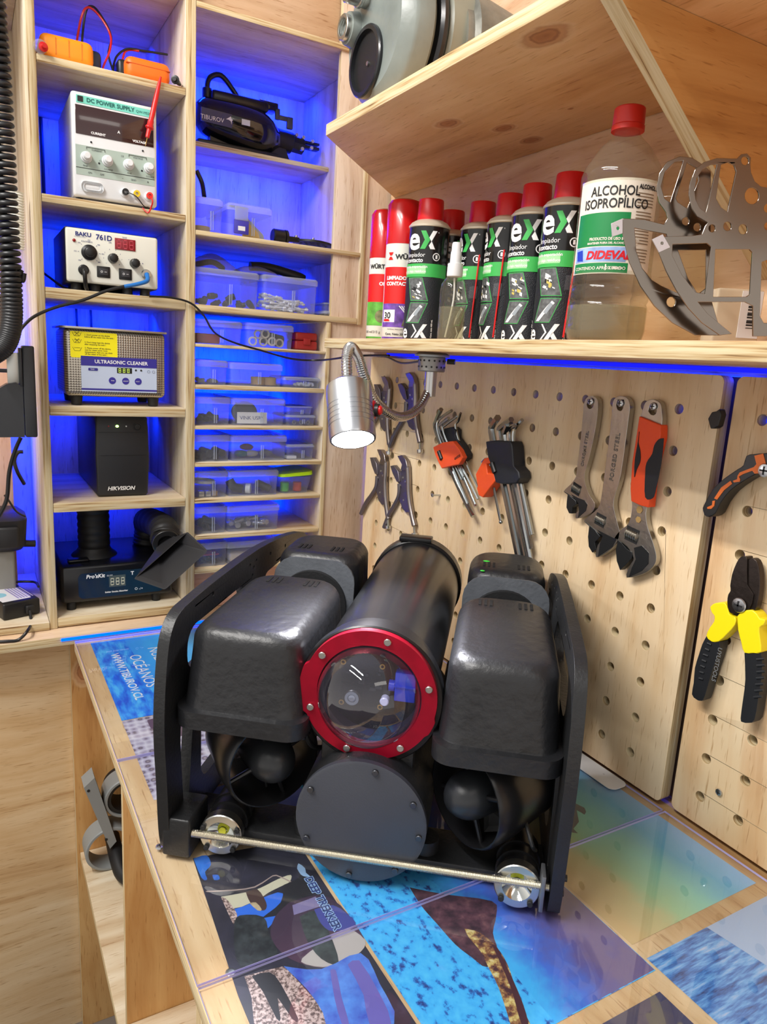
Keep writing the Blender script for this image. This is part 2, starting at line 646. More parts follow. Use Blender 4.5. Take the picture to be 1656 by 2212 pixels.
ZC = .010
ZTOP = zy(728, 103)
cab = thing('shelf_cabinet', 'tall open plywood cabinet with blue lit shelves at the back', 'cabinet')
slab('side_panel', XL0, XL1, Y0, YB, ZC, ZTOP + .4, 'x', W_BACK, cab)
slab('side_panel', XM0, XM1, Y0, YB, ZC, ZTOP + .4, 'x', W_BACK, cab)
ZJ = zy(777, 702)               # underside of the wide upper part
slab('side_panel', XLR0, XLR1, Y0, YB, ZC, ZJ, 'x', W_BACK, cab)
slab('side_panel', XUR0, XUR1, Y0, YB, ZJ, ZTOP + .4, 'x', W_BACK, cab)
slab('back_panel', -1.0, XUR1, YB, YB + .012, ZC, ZTOP + .4, 'y', W_BACK, cab)
slab('top_panel', XL0 - .5, XL0 - .0005, Y0, YB, ZTOP, ZTOP + .012, 'z', W_SHELF, cab)
slab('top_panel', XL1 + .0005, XM0 - .0005, Y0, YB, ZTOP + .02, ZTOP + .034, 'z', W_SHELF, cab)
slab('top_panel', XM1 + .0005, XUR0 - .0005, Y0, YB, ZTOP, ZTOP + .010, 'z', W_SHELF, cab)
slab('fascia_board', XM1 + .0005, XUR0, Y0 + .02, Y0 + .03, ZTOP + .012, ZTOP + .2, 'y', wood('plywood_fascia', 'x', a=(206, 176, 146), b=(190, 158, 126), c=(160, 124, 94)), cab)
# shelves of the left bay
LS = []
for a, b in (((73, 112), (73, 130)), ((84, 416), (85, 434)), ((94, 619), (94, 643)), ((106, 877), (106, 898)), ((115, 1088), (115, 1108)), ((126, 1336), (126, 1355))):
    z1, z0 = zy(*a), zy(*b)
    LS.append((z0, z1))
LS = [(round(a, 4), round(b, 4)) for a, b in LS]
for z0, z1 in LS:
    slab('shelf', XL1 + .0005, XM0 - .0005, Y0, YB, max(z0, ZC + .0005), z1, 'z', W_SHELF, cab)
# shelves of the right bay: wide upper ones and narrow lower ones
YS = Y0 + .175
RS = {}
z = at(712, 362, 1, YS).z
RS['a'] = (z - .010, z)
slab('shelf', XM1 + .0005, XUR0 - .0005, YS, YB, *RS['a'], 'z', W_SHELF, cab)
RS['b'] = (zy(423, 507), zy(423, 496))
RS['c'] = (zy(428, 671), zy(428, 657))
for k in 'bc':
    slab('shelf', XM1 + .0005, XUR0 - .0005, Y0, YB, *RS[k], 'z', W_SHELF, cab)
for k, (a, b) in dict(d=(749, 742), e=(841, 831), f=(928, 920), g=(1009, 1000), h=(1088, 1079), i=(1167, 1158), j=(1240, 1230)).items():
    RS[k] = (zy(428, a), zy(428, b))
    slab('shelf', XM1 + .0005, XLR0 - .0005, Y0, YB, *RS[k], 'z', W_SHELF, cab)
slab('kick_board', XM1 + .001, XLR0 - .001, Y0 + .02, Y0 + .03, ZC, RS['j'][0] - .0005, 'y', wood('plywood_kick', 'x', a=(214, 180, 170), b=(200, 164, 150), c=(180, 140, 126)), cab)
# bottom shelf of the bay further left
slab('shelf', -1.0, XL0 - .0005, Y0 - .004, YB, ZC + .0005, ZC + .015, 'z', W_SHELF, cab)

# blue LED light behind every shelf
def blue(x0, x1, z, y=None, p=.5, tilt=.6, h=.012):
    y = YB - .10 if y is None else y
    y = YB - .075
    return area('blue_led_strip', ((x0 + x1) / 2, y, z), ((x0 + x1) / 2, y + .45, z - .9), x1 - x0, h, p, BLUE)


tops = [ZTOP + .02] + [a for a, b in LS[:-1]]
for zt, (z0, z1), p in zip(tops, LS, (.55, .6, .5, .55, .5, .25)):
    blue(XL1 + .02, XM0 - .02, zt - .012, p=p)
blue(XM1 + .02, XUR0 - .03, ZTOP - .010, p=1.6)
blue(XM1 + .02, XUR0 - .03, RS['a'][0] - .010, p=1.3)
blue(XM1 + .02, XUR0 - .03, RS['b'][0] - .010, p=.6)
for k, p in zip('cdefghi', (.8, 1.0, 1.0, .8, .8, 1.0, .8)):
    blue(XM1 + .02, XLR0 - .02, RS[k][0] - .006, p=p, tilt=.3)
blue(XL0 - .30, XL0 - .02, .38, p=1.2)

# counter the cabinet stands on
cnt = thing('back_counter', 'plywood counter with a pine front under the cabinet', 'counter')
slab('counter_top', -1.2, .645, 0.0, YB + .02, -.008, ZC - .0006, 'z', wood('plywood_counter_top', 'x', a=(226, 200, 172), b=(214, 184, 150), c=(190, 152, 116)), cnt)
slab('counter_front', -1.2, .645, .072, .084, -.92, -.0085, 'y', W_COUNT, cnt)
MB().box(-.022, .60, -.0022, -.0002, .0015, .0065).build('blue_edge_strip', emis('blue_edge_glow', (.0, .06, 1, 1), 2.2), cnt)

struct(MB().box(-3, 3, -4, .4, -.94, -.92).build('floor', mat('floor_concrete', (120, 112, 104), .7)))
XW = .645
wl = slab('wall_right', XW, XW + .015, -2.2, Y0, -.92, 1.6, 'x', W_WALL)
struct(wl)
struct(slab('wall_back', XLR1 + .001, XW + .02, Y0 + .006, Y0 + .018, ZC + .0002, 1.6, 'y', wood('plywood_filler', 'z', a=(226, 208, 192), b=(212, 192, 172), c=(192, 166, 144), stain=.3)))

# ---------------------------------------------------------------- shelves on the right wall
KN = [((1178, 78), .022), ((968, 267), .017), ((1088, 277), .015), ((1146, 303), .015), ((1385, 95), .012), ((1232, 235), .004)]
ZU = .8705
kn = [(*at(*q, 2, ZU), r) for q, r in KN]
W_US = wood('pine_upper_shelf', 'y', a=(232, 196, 150), b=(218, 176, 126), c=(192, 146, 98), stripe=20, stain=.5, knots=kn)
XF = .350


def wedge_shelf(name, xf, yf, z0, z1, face, label, cat='shelf'):
    """board on the right wall with its far end cut at 45 degrees"""
    yw = yf + (XW - xf)
    b = bmesh.new()
    pts = [(xf, yf), (XW - .0005, yw - .0005), (XW - .0005, -2.2), (xf, -2.2)]
    lo = [b.verts.new((x, y, z0)) for x, y in pts]
    hi = [b.verts.new((x, y, z1)) for x, y in pts]
    b.faces.new(lo); b.faces.new(hi)
    for i in range(4):
        j = (i + 1) % 4
        b.faces.new((lo[i], lo[j], hi[j], hi[i]))
    bmesh.ops.recalc_face_normals(b, faces=b.faces)
    bmesh.ops.bevel(b, geom=b.edges[:], offset=.0015, segments=2, affect='EDGES', profile=.5)
    o = MB().bm(b).build(name, [face, ply_edge('z')])
    for p in o.data.polygons:
        p.material_index = 0 if abs(p.normal.z) > .75 else 1
    tag(o, label, cat)
    return o


pf = at(703, 294, 0, XF)
wedge_shelf('wall_shelf', XF, pf.y, ZU, ZU + .0165, W_US, 'long upper plywood shelf with dark knots above the spray cans')
XS = .405
ps = at(700, 742, 0, XS)
ZS0, ZS1 = .5555, .5725
wedge_shelf('wall_shelf', XS, ps.y, ZS0, ZS1, W_WALL, 'lower plywood shelf carrying the spray cans and bottles')

# gusset under the upper shelf
yg = at(1430, 0, 2, ZU).y
g0 = at(1345, 0, 1, yg); g1 = at(1572, 415, 1, yg)
sl = (g1.z - g0.z) / (g1.x - g0.x)
xa = g0.x + (ZU - g0.z) / sl
zb = g0.z + sl * (XW - g0.x)
b = bmesh.new()
pts = [(xa, ZU - .0005), (XW - .001, ZU - .0005), (XW - .001, zb), ]
f0 = [b.verts.new((x, yg, z)) for x, z in pts]; f1 = [b.verts.new((x, yg + .020, z)) for x, z in pts]
b.faces.new(f0); b.faces.new(f1)
for i in range(3):
    j = (i + 1) % 3
    b.faces.new((f0[i], f0[j], f1[j], f1[i]))
bmesh.ops.recalc_face_normals(b, faces=b.faces)
gus = MB().bm(b).build('shelf_gusset', [wood('pine_gusset', 'x', a=(214, 166, 104), b=(200, 148, 86), c=(172, 120, 66), stain=.5), ply_edge('y')])
for p in gus.data.polygons:
    p.material_index = 0 if abs(p.normal.y) > .75 else 1
tag(gus, 'triangular plywood gusset propping the upper shelf at upper right', 'bracket')

# ---------------------------------------------------------------- pegboards
def pegboard(y0, y1, xf, th, holes, face, label, z1=.5455, r=.008):
    loops = [rrect(-y0, -y1, .004, z1, r)] + [circ(-y, z, .0063, 16) for y, z in holes]
    M = frame((xf + th / 2, 0, 0), (0, -1, 0), (0, 0, 1))
    o = MB().plate(loops, th, M).build('pegboard', [face, ply_edge('x')], smooth=40)
    for p in o.data.polygons:
        p.material_index = 0 if abs(p.normal.x) > .75 else 1
    bv = o.modifiers.new('b', 'BEVEL'); bv.width = .0012; bv.segments = 2; bv.limit_method = 'ANGLE'; bv.angle_limit = radians(60)
    tag(o, label, 'pegboard', 'pegboards')
    return o


XP = .600
zs = [.503 - .0508 * j for j in range(10)]
ys = [-.050 - .0517 * k for k in range(15)]
skip = {(-.050,)}
W_PEG = wood('pine_pegboard', 'z', a=(232, 211, 178), b=(224, 198, 160), c=(210, 174, 130), stripe=16, stain=.22, rough=.5)
W_PEG2 = wood('pine_pegboard_grained', 'z', a=(228, 206, 170), b=(218, 186, 146), c=(186, 142, 98), stripe=20, stain=.6, rough=.5, seed=4)
pegboard(.010, -.829, XP, .018, [(y, z) for y in ys for z in zs], W_PEG, 'pine pegboard with the adjustable wrenches, hex keys and locking pliers')
pegboard(-.841, -1.70, XP + .006, .018, [(-.878 - .0512 * k, z) for k in range(14) for z in [.500 - .0510 * j for j in range(10)]], W_PEG2, 'pine pegboard at right edge with the yellow pliers')
for ob_, y0_, y1_ in ((0, -.856, -.812), (0, -.012, .008)):  # unseen strips added behind the boards to block blue glow in the gaps
    slab('glow_blocker', XP + .0250, XW - .0005, y0_, y1_, .004, .545, 'x', wood('blocker_dark_wood', 'z', a=(96, 76, 62), b=(80, 62, 50), c=(60, 46, 38)), bpy.data.objects['pegboard'])
# led behind the boards
for y in (-.25, -.65, -1.05):
    area('blue_led_strip', (.631, y, .5480), (.634, y, 0), .38, .008, .5, BLUE, (0, 1, 0))
o = MB().box(.6195, .644, -1.70, -.02, .5502, .5550).build('led_strip', emis('blue_led_glow', (.008, .01, 1, 1), .8))
tag(o, 'blue glowing strip under the lower shelf above the pegboards', 'led strip')

# ---------------------------------------------------------------- bench
bench = thing('workbench', 'pine workbench with open shelves under the acrylic covered top', 'workbench', (0, 0, 0))
ZD = -.0042
KD = [(*at(470, 1905, 2, ZD), .016), (*at(455, 1925, 2, ZD), .008)]
W_DT = wood('pine_bench_top2', 'y', a=(226, 196, 150), b=(210, 174, 124), c=(180, 134, 84), stain=.4, knots=KD, stripe=22)
slab('tabletop', 0, XW - .001, -2.0, -.0008, ZD - .018, ZD, 'z', W_DT, bench, label='pine top with plywood edge')
slab('divider_panel', .012, .58, -.412, -.400, -.92, ZD - .0185, 'y', W_UNDER, bench)
slab('divider_panel', -.002, .58, .056, .0705, -.92, ZD - .0185, 'y', W_UNDER, bench)
q = at(178, 1850, 0, .006)
ZL = -.487
slab('lower_shelf', .006, .58, -1.2, -.4125, -.478, -.462, 'z', W_SHELF, bench)
slab('middle_shelf', .004, .58, -.3995, .0555, ZL - .016, ZL, 'z', W_SHELF, bench)
pl = at(430, 2190, 0, .02)
slab('leg', .02, .075, pl.y - .02, pl.y + .012, -.92, ZD - .0185, 'y', W_DESK, bench)

# acrylic sheets over the bench
AC = clear('clear_acrylic', (250, 252, 255), haze=.02, ior=1.49, refl=1.8, hcol=(225, 228, 235))
ACE = mat('acrylic_edge_glow_tint', (190, 186, 240), .25, spec=.6)  # violet tint paints the blue edge glow into the colour


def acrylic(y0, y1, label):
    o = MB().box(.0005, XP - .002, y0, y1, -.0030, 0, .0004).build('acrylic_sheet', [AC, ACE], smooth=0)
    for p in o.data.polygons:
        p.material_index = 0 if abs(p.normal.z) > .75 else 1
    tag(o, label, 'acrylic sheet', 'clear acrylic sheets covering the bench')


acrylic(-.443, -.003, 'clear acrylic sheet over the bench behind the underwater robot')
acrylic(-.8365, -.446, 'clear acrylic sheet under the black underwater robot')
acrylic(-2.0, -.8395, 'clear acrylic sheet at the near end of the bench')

# ================================================================ underwater robot (local x right, y back, z up)
AZ = radians(51 - 90)
ROV0 = Vector((.024, -.635, .0006))
rov = thing('underwater_robot', 'black underwater robot with red ringed clear dome standing on the bench', 'underwater robot', ROV0, AZ)
BK = mat('black_pu', (30, 31, 33), .42, bump=.25, bscale=240, var=.15, vscale=30)
BK2 = mat('black_shell', (30, 31, 34), .40, bump=.55, bscale=90, var=.22, vscale=14, spec=.55)
BKF = mat('black_face', (86, 90, 96), .5, bump=.3, bscale=200, var=.12, vscale=40)
BKS = mat('black_satin', (22, 22, 24), .3, bump=.05)
BKM = mat('black_matt', (20, 21, 23), .6, bump=.2, bscale=300)
STEEL = mat('stainless', (205, 205, 200), .28, 1.0)
RED = mat('red_anodised', (168, 10, 42), .33, .55, var=.12, vscale=60)
GREEN = mat('green_paint', (70, 220, 70), .4)
GREY = mat('grey_disc', (58, 61, 70), .48, bump=.12, bscale=500, var=.12, vscale=8)


def frameplate(name, x0, th, rear=1.03):
    outer = [(-.012, .0), (.06, .0), (.30, .0), (.42, .012), (.478, .05), (.497, .12), (.500, .205), (.496, .233), (.488, .240), (.455, .252), (.363, .266), (.25, .276),
             (.106, .276), (.030, .273), (.004, .270), (-.012, .261), (-.024, .242), (-.032, .200), (-.035, .150), (-.030, .090), (-.026, .034), (-.021, .008)]
    k = lambda a: a if a < .25 else .25 + (a - .25) * rear
    outer = [(k(p.x), p.y) for p in spline([Vector((a, b, 0)) for a, b in outer], 3)]
    slot = [(.012, .030), (.020, .028), (.024, .040), (.036, .150), (.024, .153), (.008, .150), (.003, .120)]
    slot = [(p.x, p.y) for p in spline([Vector((a, b, 0)) for a, b in slot + slot[:1]], 3)][:-1]
    holes = [slot, rrect(.058, .20, .040, .160, .02), rrect(.235, k(.40), .040, .150, .02),
             rrect(.02, .20, .192, .243, .022), rrect(.275, k(.44), .19, .232, .016)]
    for (cx, cy) in ((.215, .262), (.30, .256), (.225, .245), (.09, .262), (.37, .250), (.46, .235), (.23, .255), (.24, .262)):
        holes.append(circ(k(cx), cy, .0028, 10))
    M = frame((x0 + th / 2, 0, 0), (0, 1, 0), (0, 0, 1))
    mb = MB().plate([outer] + holes, th, M)
    o = mb.build(name, BK, rov, smooth=45)
    bv = o.modifiers.new('b', 'BEVEL'); bv.width = .0022; bv.segments = 3; bv.limit_method = 'ANGLE'; bv.angle_limit = radians(50)
    return o


frameplate('side_frame', 0, .0125)
fr2 = frameplate('side_frame', .4145, .0125, .53)


def shell(x0, x1, y0, y1, z0, z1, front_lip=True, name='thruster_shell', ty0=.016, ty1=.02, tx=.006):
    """rounded buoyancy cover, wide at its foot, rounder at its top"""
    loops = []
    N = 6
    def sect(ax0, ax1, ay0, ay1, z, r):
        return [(a, b_, z) for a, b_ in rrect(ax0, ax1, ay0, ay1, r, N)]
    if front_lip:
        loops.append(sect(x0 - .003, x1 + .003, y0 - .004, y1, z0 - .020, .022))
        loops.append(sect(x0 - .003, x1 + .003, y0 - .004, y1, z0 - .001, .022))
        loops.append(sect(x0 + .002, x1 - .002, y0 + .003, y1, z0 + .0, .024))
    else:
        loops.append(sect(x0, x1, y0, y1, z0 - .02, .022))
    h = z1 - z0
    for t in (0.02, .2, .4, .6, .66):
        loops.append(sect(x0 + .002 + tx * t, x1 - .002 - tx * t, y0 + .003 + ty0 * t * .55, y1 - ty1 * t * .3, z0 + h * t, .026 + .004 * t))
    R = min(h * .34, .021)
    for k in range(1, 8):
        a = radians(90 * k / 7)
        ins = R * (1 - cos(a)) * .85; zz = z1 - R + R * sin(a)
        t = .68
        loops.append(sect(x0 + .002 + tx * t + ins, x1 - .002 - tx * t - ins, y0 + .003 + ty0 * t * .6 + ins * .9, y1 - ty1 * t * .3 - ins * .35, zz, max(.030 - ins * .4, .008)))
    return MB().loft(loops)


def slots(mb, cx, cy, z, n=3, dx=.0068, w=.0034, l=.013, sk=.0):
    for s in (-.024, .024):
        for k in range(n):
            x = cx + s + (k - 1) * dx
            mb.box(x - w / 2, x + w / 2, cy - l, cy + l * .6, z - .002, z + .0008)


ZS = .172; ZT = .2585
for nm, (x0, x1) in (('l', (.0155, .152)), ('r', (.288, .4125))):
    o = shell(x0, x1, -.018, .206, ZS, ZT).build('thruster_shell', BK2, rov, smooth=50, label='front black thruster cover')
    v = MB(); slots(v, (x0 + x1) / 2, .178, ZT); v.build('vent_slots', mat('slot_black', (6, 6, 7), .8), o)
    o = shell(x0 + .004, x1 - .001, .272, .400, ZS - .05, ZT + .009, False, ty0=.012).build('thruster_shell', BK2, rov, smooth=50, label='rear black thruster cover')
    v = MB(); slots(v, (x0 + x1) / 2, .320, ZT + .0092); v.build('vent_slots', mat('slot_black', (6, 6, 7), .8), o)
    cx = (x0 + x1) / 2 + .002
    # grey end wall of the rear cover with the dark thruster disc
    v = MB()
    wall = rrect(-.058, .058, -.05, .0905, .03)
    M = frame((cx, .2700, ZS), (1, 0, 0), (0, .07, 1))
    v.plate([wall], .004, M)
    v.build('end_wall', BKF, o, label='grey end wall')
    v = MB().lathe([(.049, 0), (.049, .008), (.0, .0095)], (cx, .2725, ZS + .026), (0, -1, -.0), 36)
    v.build('thruster_disc', BKM, o)
# green paint flecks
for (u, v_, w_, s) in ((.052, .120, .2575, 1), (.070, .075, .254, .9), (.040, .085, .248, .6), (.085, .06, .254, .5), (.322, .335, .2668, 2), (.318, .290, .2655, 1.2), (.2945, .03, .206, 1.3), (.2935, .018, .196, 1.2), (.36, .37, .2668, .7)):
    q = MB().sphere((u, v_, w_), .0022 * s, (1.3, .8, .35), seg=10, rings=6)
    q.build('paint_fleck', GREEN, rov)

# main tube with its camera dome
TU, TW = .2165, .2025
m = MB()
m.cyl((TU, .030, TW), (TU, .392, TW), .0665, seg=64)
m.build('pressure_tube', mat('tube_black', (34, 34, 36), .24, .35, bump=.05, bscale=60, var=.2, vscale=12), rov)
m = MB().ring((TU, .395, TW), (0, 1, 0), .0705, .05, .030, 56, bev=.003)
m.cyl((TU, .424, TW), (TU, .434, TW), .052, seg=48)
m.build('rear_flange', BKS, rov)
q = MB().box(TU - .03, TU + .02, .395, .42, TW + .066, TW + .074, .002)
q.build('lifting_bracket', BKS, rov)
m = MB().ring((TU, .012, TW - .004), (0, 1, 0), .0765, .055, .016, 64, bev=.0015)
m.ring((TU, .022, TW), (0, 1, 0), .0705, .055, .022, 64, bev=.0015)
m.build('front_flange', BKS, rov)
ring = [(.0705 * cos(t), .0705 * sin(t)) for t in [2 * pi * i / 90 for i in range(90)]]
ring2 = []
for i, (x, z) in enumerate(ring):
    d = math.degrees(math.atan2(z, x)) % 360
    k = 1.0
    if 158 < d < 200: k = 1.045
    if 330 < d < 345: k = 1.03
    ring2.append((x * k, z * k))
M = frame((TU, .008, TW), (1, 0, 0), (0, 0, 1))
rr = MB().plate([ring2, circ(0, 0, .0545, 64)], .009, M).build('dome_ring', RED, rov, smooth=40, label='red anodised ring')
bv = rr.modifiers.new('b', 'BEVEL'); bv.width = .001; bv.segments = 2; bv.limit_method = 'ANGLE'
for d in (75, 15, 305, 252, 198, 142):
    a = radians(d)
    c = Vector((TU + .0635 * cos(a), .0035, TW + .0635 * sin(a)))
    q = MB().cyl(c, c + Vector((0, -.0035, 0)), .0038, seg=16, bev=.0006)
    q.cyl(c + Vector((0, -.0034, 0)), c + Vector((0, -.0037, 0)), .0018, seg=6)
    q.build('screw', STEEL, rov)
# inside of the dome
m = MB().ring((TU, .0145, TW), (0, 1, 0), .0550, .0500, .030, 56)
m.lathe([(.054, 0), (.054, .002)], (TU, .060, TW), (0, 1, 0), 48)
m.build('inner_sleeve', mat('sleeve_dark', (34, 30, 44), .5), rov)
DARKPCB = mat('pcb_dark', (24, 26, 32), .45, bump=.3, bscale=700)
m = MB()
m.box(TU - .036, TU + .012, .030, .0325, TW - .026, TW + .026, .001)
for i in range(14):
    x = TU - .034 + random.random() * .040; z = TW - .022 + random.random() * .04
    m.box(x, x + .003 + random.random() * .004, .0285, .030, z, z + .002 + random.random() * .003)
pcb = m.build('camera_board', DARKPCB, rov)
for x, z in ((-.033, -.023), (.009, -.023), (-.033, .023), (.009, .023)):
    MB().ring((TU + x, .0275, TW + z), (0, 1, 0), .003, .0017, .002, 16).build('standoff', mat('brass', (190, 160, 90), .35, 1), pcb)
m = MB().cyl((TU - .020, .032, TW - .012), (TU - .020, .018, TW - .012), .009, seg=28, bev=.001)
m.build('lens_barrel', BKS, pcb)
m = MB().ring((TU - .020, .0168, TW - .012), (0, 1, 0), .0075, .0045, .0013, 28)
m.sphere((TU - .020, .0178, TW - .012), .0042, (1, .3, 1))
m.build('camera_lens', mat('lens_glass', (120, 130, 140), .08, .2, coat=1), pcb, label='grey glass lens')
MB().cyl((TU + .014, .030, TW - .013), (TU + .014, .020, TW - .013), .0048, seg=20, bev=.001).build('led_lens', mat('white_lens', (205, 210, 235), .1, coat=1), rov, label='white round lens')
m = MB().box(TU + .024, TU + .046, .020, .034, TW - .010, TW + .022, .0012)
m.box(TU + .024, TU + .046, .0185, .021, TW + .006, TW + .008)
m.cyl((TU + .0235, .027, TW + .004), (TU + .0175, .027, TW + .004), .006, seg=16)
m.build('servo', mat('servo_blue', (22, 60, 190), .25, coat=.4), rov, label='blue servo motor')
# dome
prof = []
for k in range(0, 13):
    a = radians(90 * k / 12)
    prof.append((.0535 * cos(a), .007 + .047 * sin(a)))
m = MB().lathe([(.0535, 0)] + prof, (TU, .012, TW), (0, -1, 0), 56, cap=False)
m.build('camera_dome', clear('dome_acrylic', (244, 244, 255), haze=.03, ior=1.5, hcol=(210, 205, 235), rough=.02, refl=2.2), rov, smooth=80, label='clear acrylic dome')
dome = bpy.data.objects['camera_dome'].data
if sum(p.normal.dot(p.center - Vector((TU, .012, TW))) for p in dome.polygons) < 0:
    dome.flip_normals()

# lower tube
LU, LW = .2185, .0705
m = MB().lathe([(.058, .0), (.066, .004), (.0695, .012), (.0695, .30), (.055, .31)], (LU, -.0105, LW), (0, 1, 0), 56)
m.build('lower_tube', BK, rov)
dl = MB().lathe([(.0690, 0), (.0690, .006), (.066, .0075)], (LU, -.0098, LW), (0, -1, 0), 56).build('end_cap', GREY, rov, label='flat dark grey end cap')
for d in (78, 30, 355, 310, 262, 150, 205):
    a = radians(d)
    c = Vector((LU + .062 * cos(a), -.0168, LW + .062 * sin(a)))
    q = MB().cyl(c, c + Vector((0, -.0035, 0)), .0034, seg=12, bev=.0005)
    q.build('screw', mat('dark_screw', (90, 92, 96), .35, .9), dl)
# bracket joining the two tubes
m = MB().box(TU - .050, TU + .050, .014, .028, LW + .045, TW - .055, .004)
m.build('tube_bracket', BK, rov)


def thruster(c, ax, tail_r=.0535, L=.088):
    c = Vector(c); ax = Vector(ax).normalized()
    MM = axis_frame(c, ax)
    prof_o = [(.0540, 0), (.0560, -.004), (.0555, -.03), (.050, -.06), (.046, -L), (.043, -L), (.0465, -.06), (.0510, -.03), (.0515, -.004), (.0525, 0)]
    loops = [[(r * cos(2 * pi * i / 48), r * sin(2 * pi * i / 48), h) for i in range(48)] for r, h in prof_o]
    d = MB().loft(loops, 0, False, MM, closed=True).build('thruster_duct', BKS, rov, smooth=50)
    nose = [(.0, .030)]
    nose = [(.0262 * sin(radians(a)), -.012 + .034 * cos(radians(a))) for a in range(0, 91, 9)] + [(.0255, -.035), (.020, -.07), (.0, -.075)]
    MB().lathe([(max(r, 1e-4), h) for r, h in nose], c, ax, 32).build('thruster_hub', mat('hub_black', (38, 40, 43), .36, bump=.08, bscale=300), d)
    for k in range(4):
        st = MB()
        a = radians(20 + 90 * k)
        p0 = MM @ Vector((.020 * cos(a), .020 * sin(a), -.010)); p1 = MM @ Vector((.052 * cos(a), .052 * sin(a), -.012))
        st.cyl(p0, p1, .0030, .0026, 8)
        st.build('hub_strut', BKS, d)
    for k in range(3):
        a = radians(50 + 120 * k)
        pts = []
        for (r, da, h) in ((.022, -.35, -.03), (.050, -.25, -.028), (.050, .30, -.048), (.022, .3, -.052)):
            pts.append(MM @ Vector((r * cos(a + da), r * sin(a + da), h)))
        n = (pts[1] - pts[0]).cross(pts[3] - pts[0]).normalized() * .001
        MB().loft([[p + n for p in pts], [p - n for p in pts]]).build('propeller_blade', BKM, d)
    return d


thruster((.113, .024, .100), (.70, -.72, -.02))
thruster((.322, .018, .096), (-.72, -.70, -.02))

# bottom crossing plate, skid rails
m = MB().box(.0130, .4140, .012, .070, .006, .018, .002)
m.build('cross_plate', BK, rov)
MB().box(.0130, .4140, .33, .36, .012, .03, .002).build('cross_plate', BK, rov)
for x in (.150, .150 + .135):
    MB().cyl((x, .030, .0185), (x, .030, .034), .014, seg=16).build('tube_foot', BK, rov)
# threaded rod
m = MB()
MB().box(.0040, .0355, -.0256, .026, .0003, .046, .0025, seg=3).build('frame_foot', BK, rov)
p0 = Vector((.0356, -.0190, .0280)); p1 = Vector((.4144, -.0205, .0350))
n = 230
prf = []
L = (p1 - p0).length
for i in range(n):
    prf += [(.0034, L * i / n), (.0043, L * (i + .5) / n)]
prf.append((.0034, L))
m.lathe(prf, p0, p1 - p0, 10)
m.build('threaded_rod', mat('rod_steel', (226, 222, 208), .35, 1.0), rov, smooth=20, label='steel threaded rod')
# lights
def headlight(c, ax):
    c = Vector(c); ax = Vector(ax).normalized()
    b_ = MB().cyl(c - ax * .007, c - ax * .07, .0215, seg=32, bev=.002)
    b_.ring(c - ax * .022, -ax, .0232, .02, .004, 32)
    b_.ring(c - ax * .040, -ax, .0232, .02, .004, 32)
    body = b_.build('headlight', BKS, rov)
    MB().ring(c - ax * .008, ax, .0232, .0150, .0135, 36, bev=.001).build('bezel', STEEL, body, label='polished steel bezel')
    MB().lathe([(.0150, .0055), (.011, .001), (.004, -.004), (.0032, -.004)], c, ax, 28, cap=False).build('reflector', mat('reflector', (225, 228, 225), .1, 1), body)
    MB().lathe([(.0040, -.0035), (.0040, -.0020)], c, ax, 14).build('led_chip', mat('led_yellow', (225, 225, 60), .4), body, label='yellow LED chip')
    MM = axis_frame(c, ax)
    for a in (25, 155, 225, 315):
        p = MM @ Vector((.0205 * cos(radians(a)), .0205 * sin(radians(a)), .005))
        MB().cyl(p, p + ax * .004, .0030, seg=10, bev=.0005).build('screw', BKM, body)


headlight((.0650, -.008, .0262), (.10, -1, .05))
headlight((.3830, -.012, .0262), (-.05, -1, .08))
MB().box(.4050, .4090, -.030, -.008, .012, .052, .0008).build('clamp_plate', mat('alu_plate', (130, 132, 136), .4, .8), rov, label='bare aluminium clamp plate')
m = MB().tube([(.40, .012, .05), (.395, -.002, .065), (.388, .012, .078), (.385, .03, .085)], .0022, 8, smooth=5)
m.build('headlight_cable', BKM, rov)
# cable ties and small fittings beside the tube
m = MB()
m.tube([(.146, .012, .215), (.140, .02, .17), (.150, .03, .125), (.16, .05, .11)], .0028, 8, smooth=5)
m.tube([(.150, .012, .205), (.145, .03, .17), (.155, .04, .13)], .002, 8, smooth=5)
m.build('cable', BKM, rov)
MB().box(.290, .300, .008, .02, .148, .158, .001).build('strap_buckle', BKS, rov)
MB().box(.137, .150, .008, .02, .140, .150, .001).build('strap_buckle', BKS, rov)
for x, y, z in ((.4275, -.01, .04), (.4275, .03, .22), (.4275, .1, .03), (.4275, .0, .015)):
    MB().cyl((x - .002, y, z), (x + .004, y, z), .0035, seg=10).build('frame_bolt', BKS, rov)

# ================================================================ instruments in the left bay
WHT = mat('instrument_white', (222, 224, 226), .4, bump=.03)
BLKP = mat('black_plastic', (18, 18, 20), .4)
BLKT = mat('ink_black', (24, 24, 26), .6)
WHI = mat('ink_white', (235, 235, 235), .6)
RUB = mat('black_rubber', (20, 20, 22), .55)
ORG = mat('orange_rubber', (255, 152, 22), .45)
ORG2 = mat('orange_rubber_deep', (255, 112, 18), .45)
REDP = mat('red_plastic', (214, 22, 26), .35)


def FM(x, y, z, n=(0, -1, 0)):
    """frame on a face looking towards -y: local x right, local y up"""
    return frame((x, y, z), (1, 0, 0), (0, 0, 1))


S1, S2, S3, S4, S5, S6 = [b for a, b in LS]
BX0, BX1 = XL1, XM0

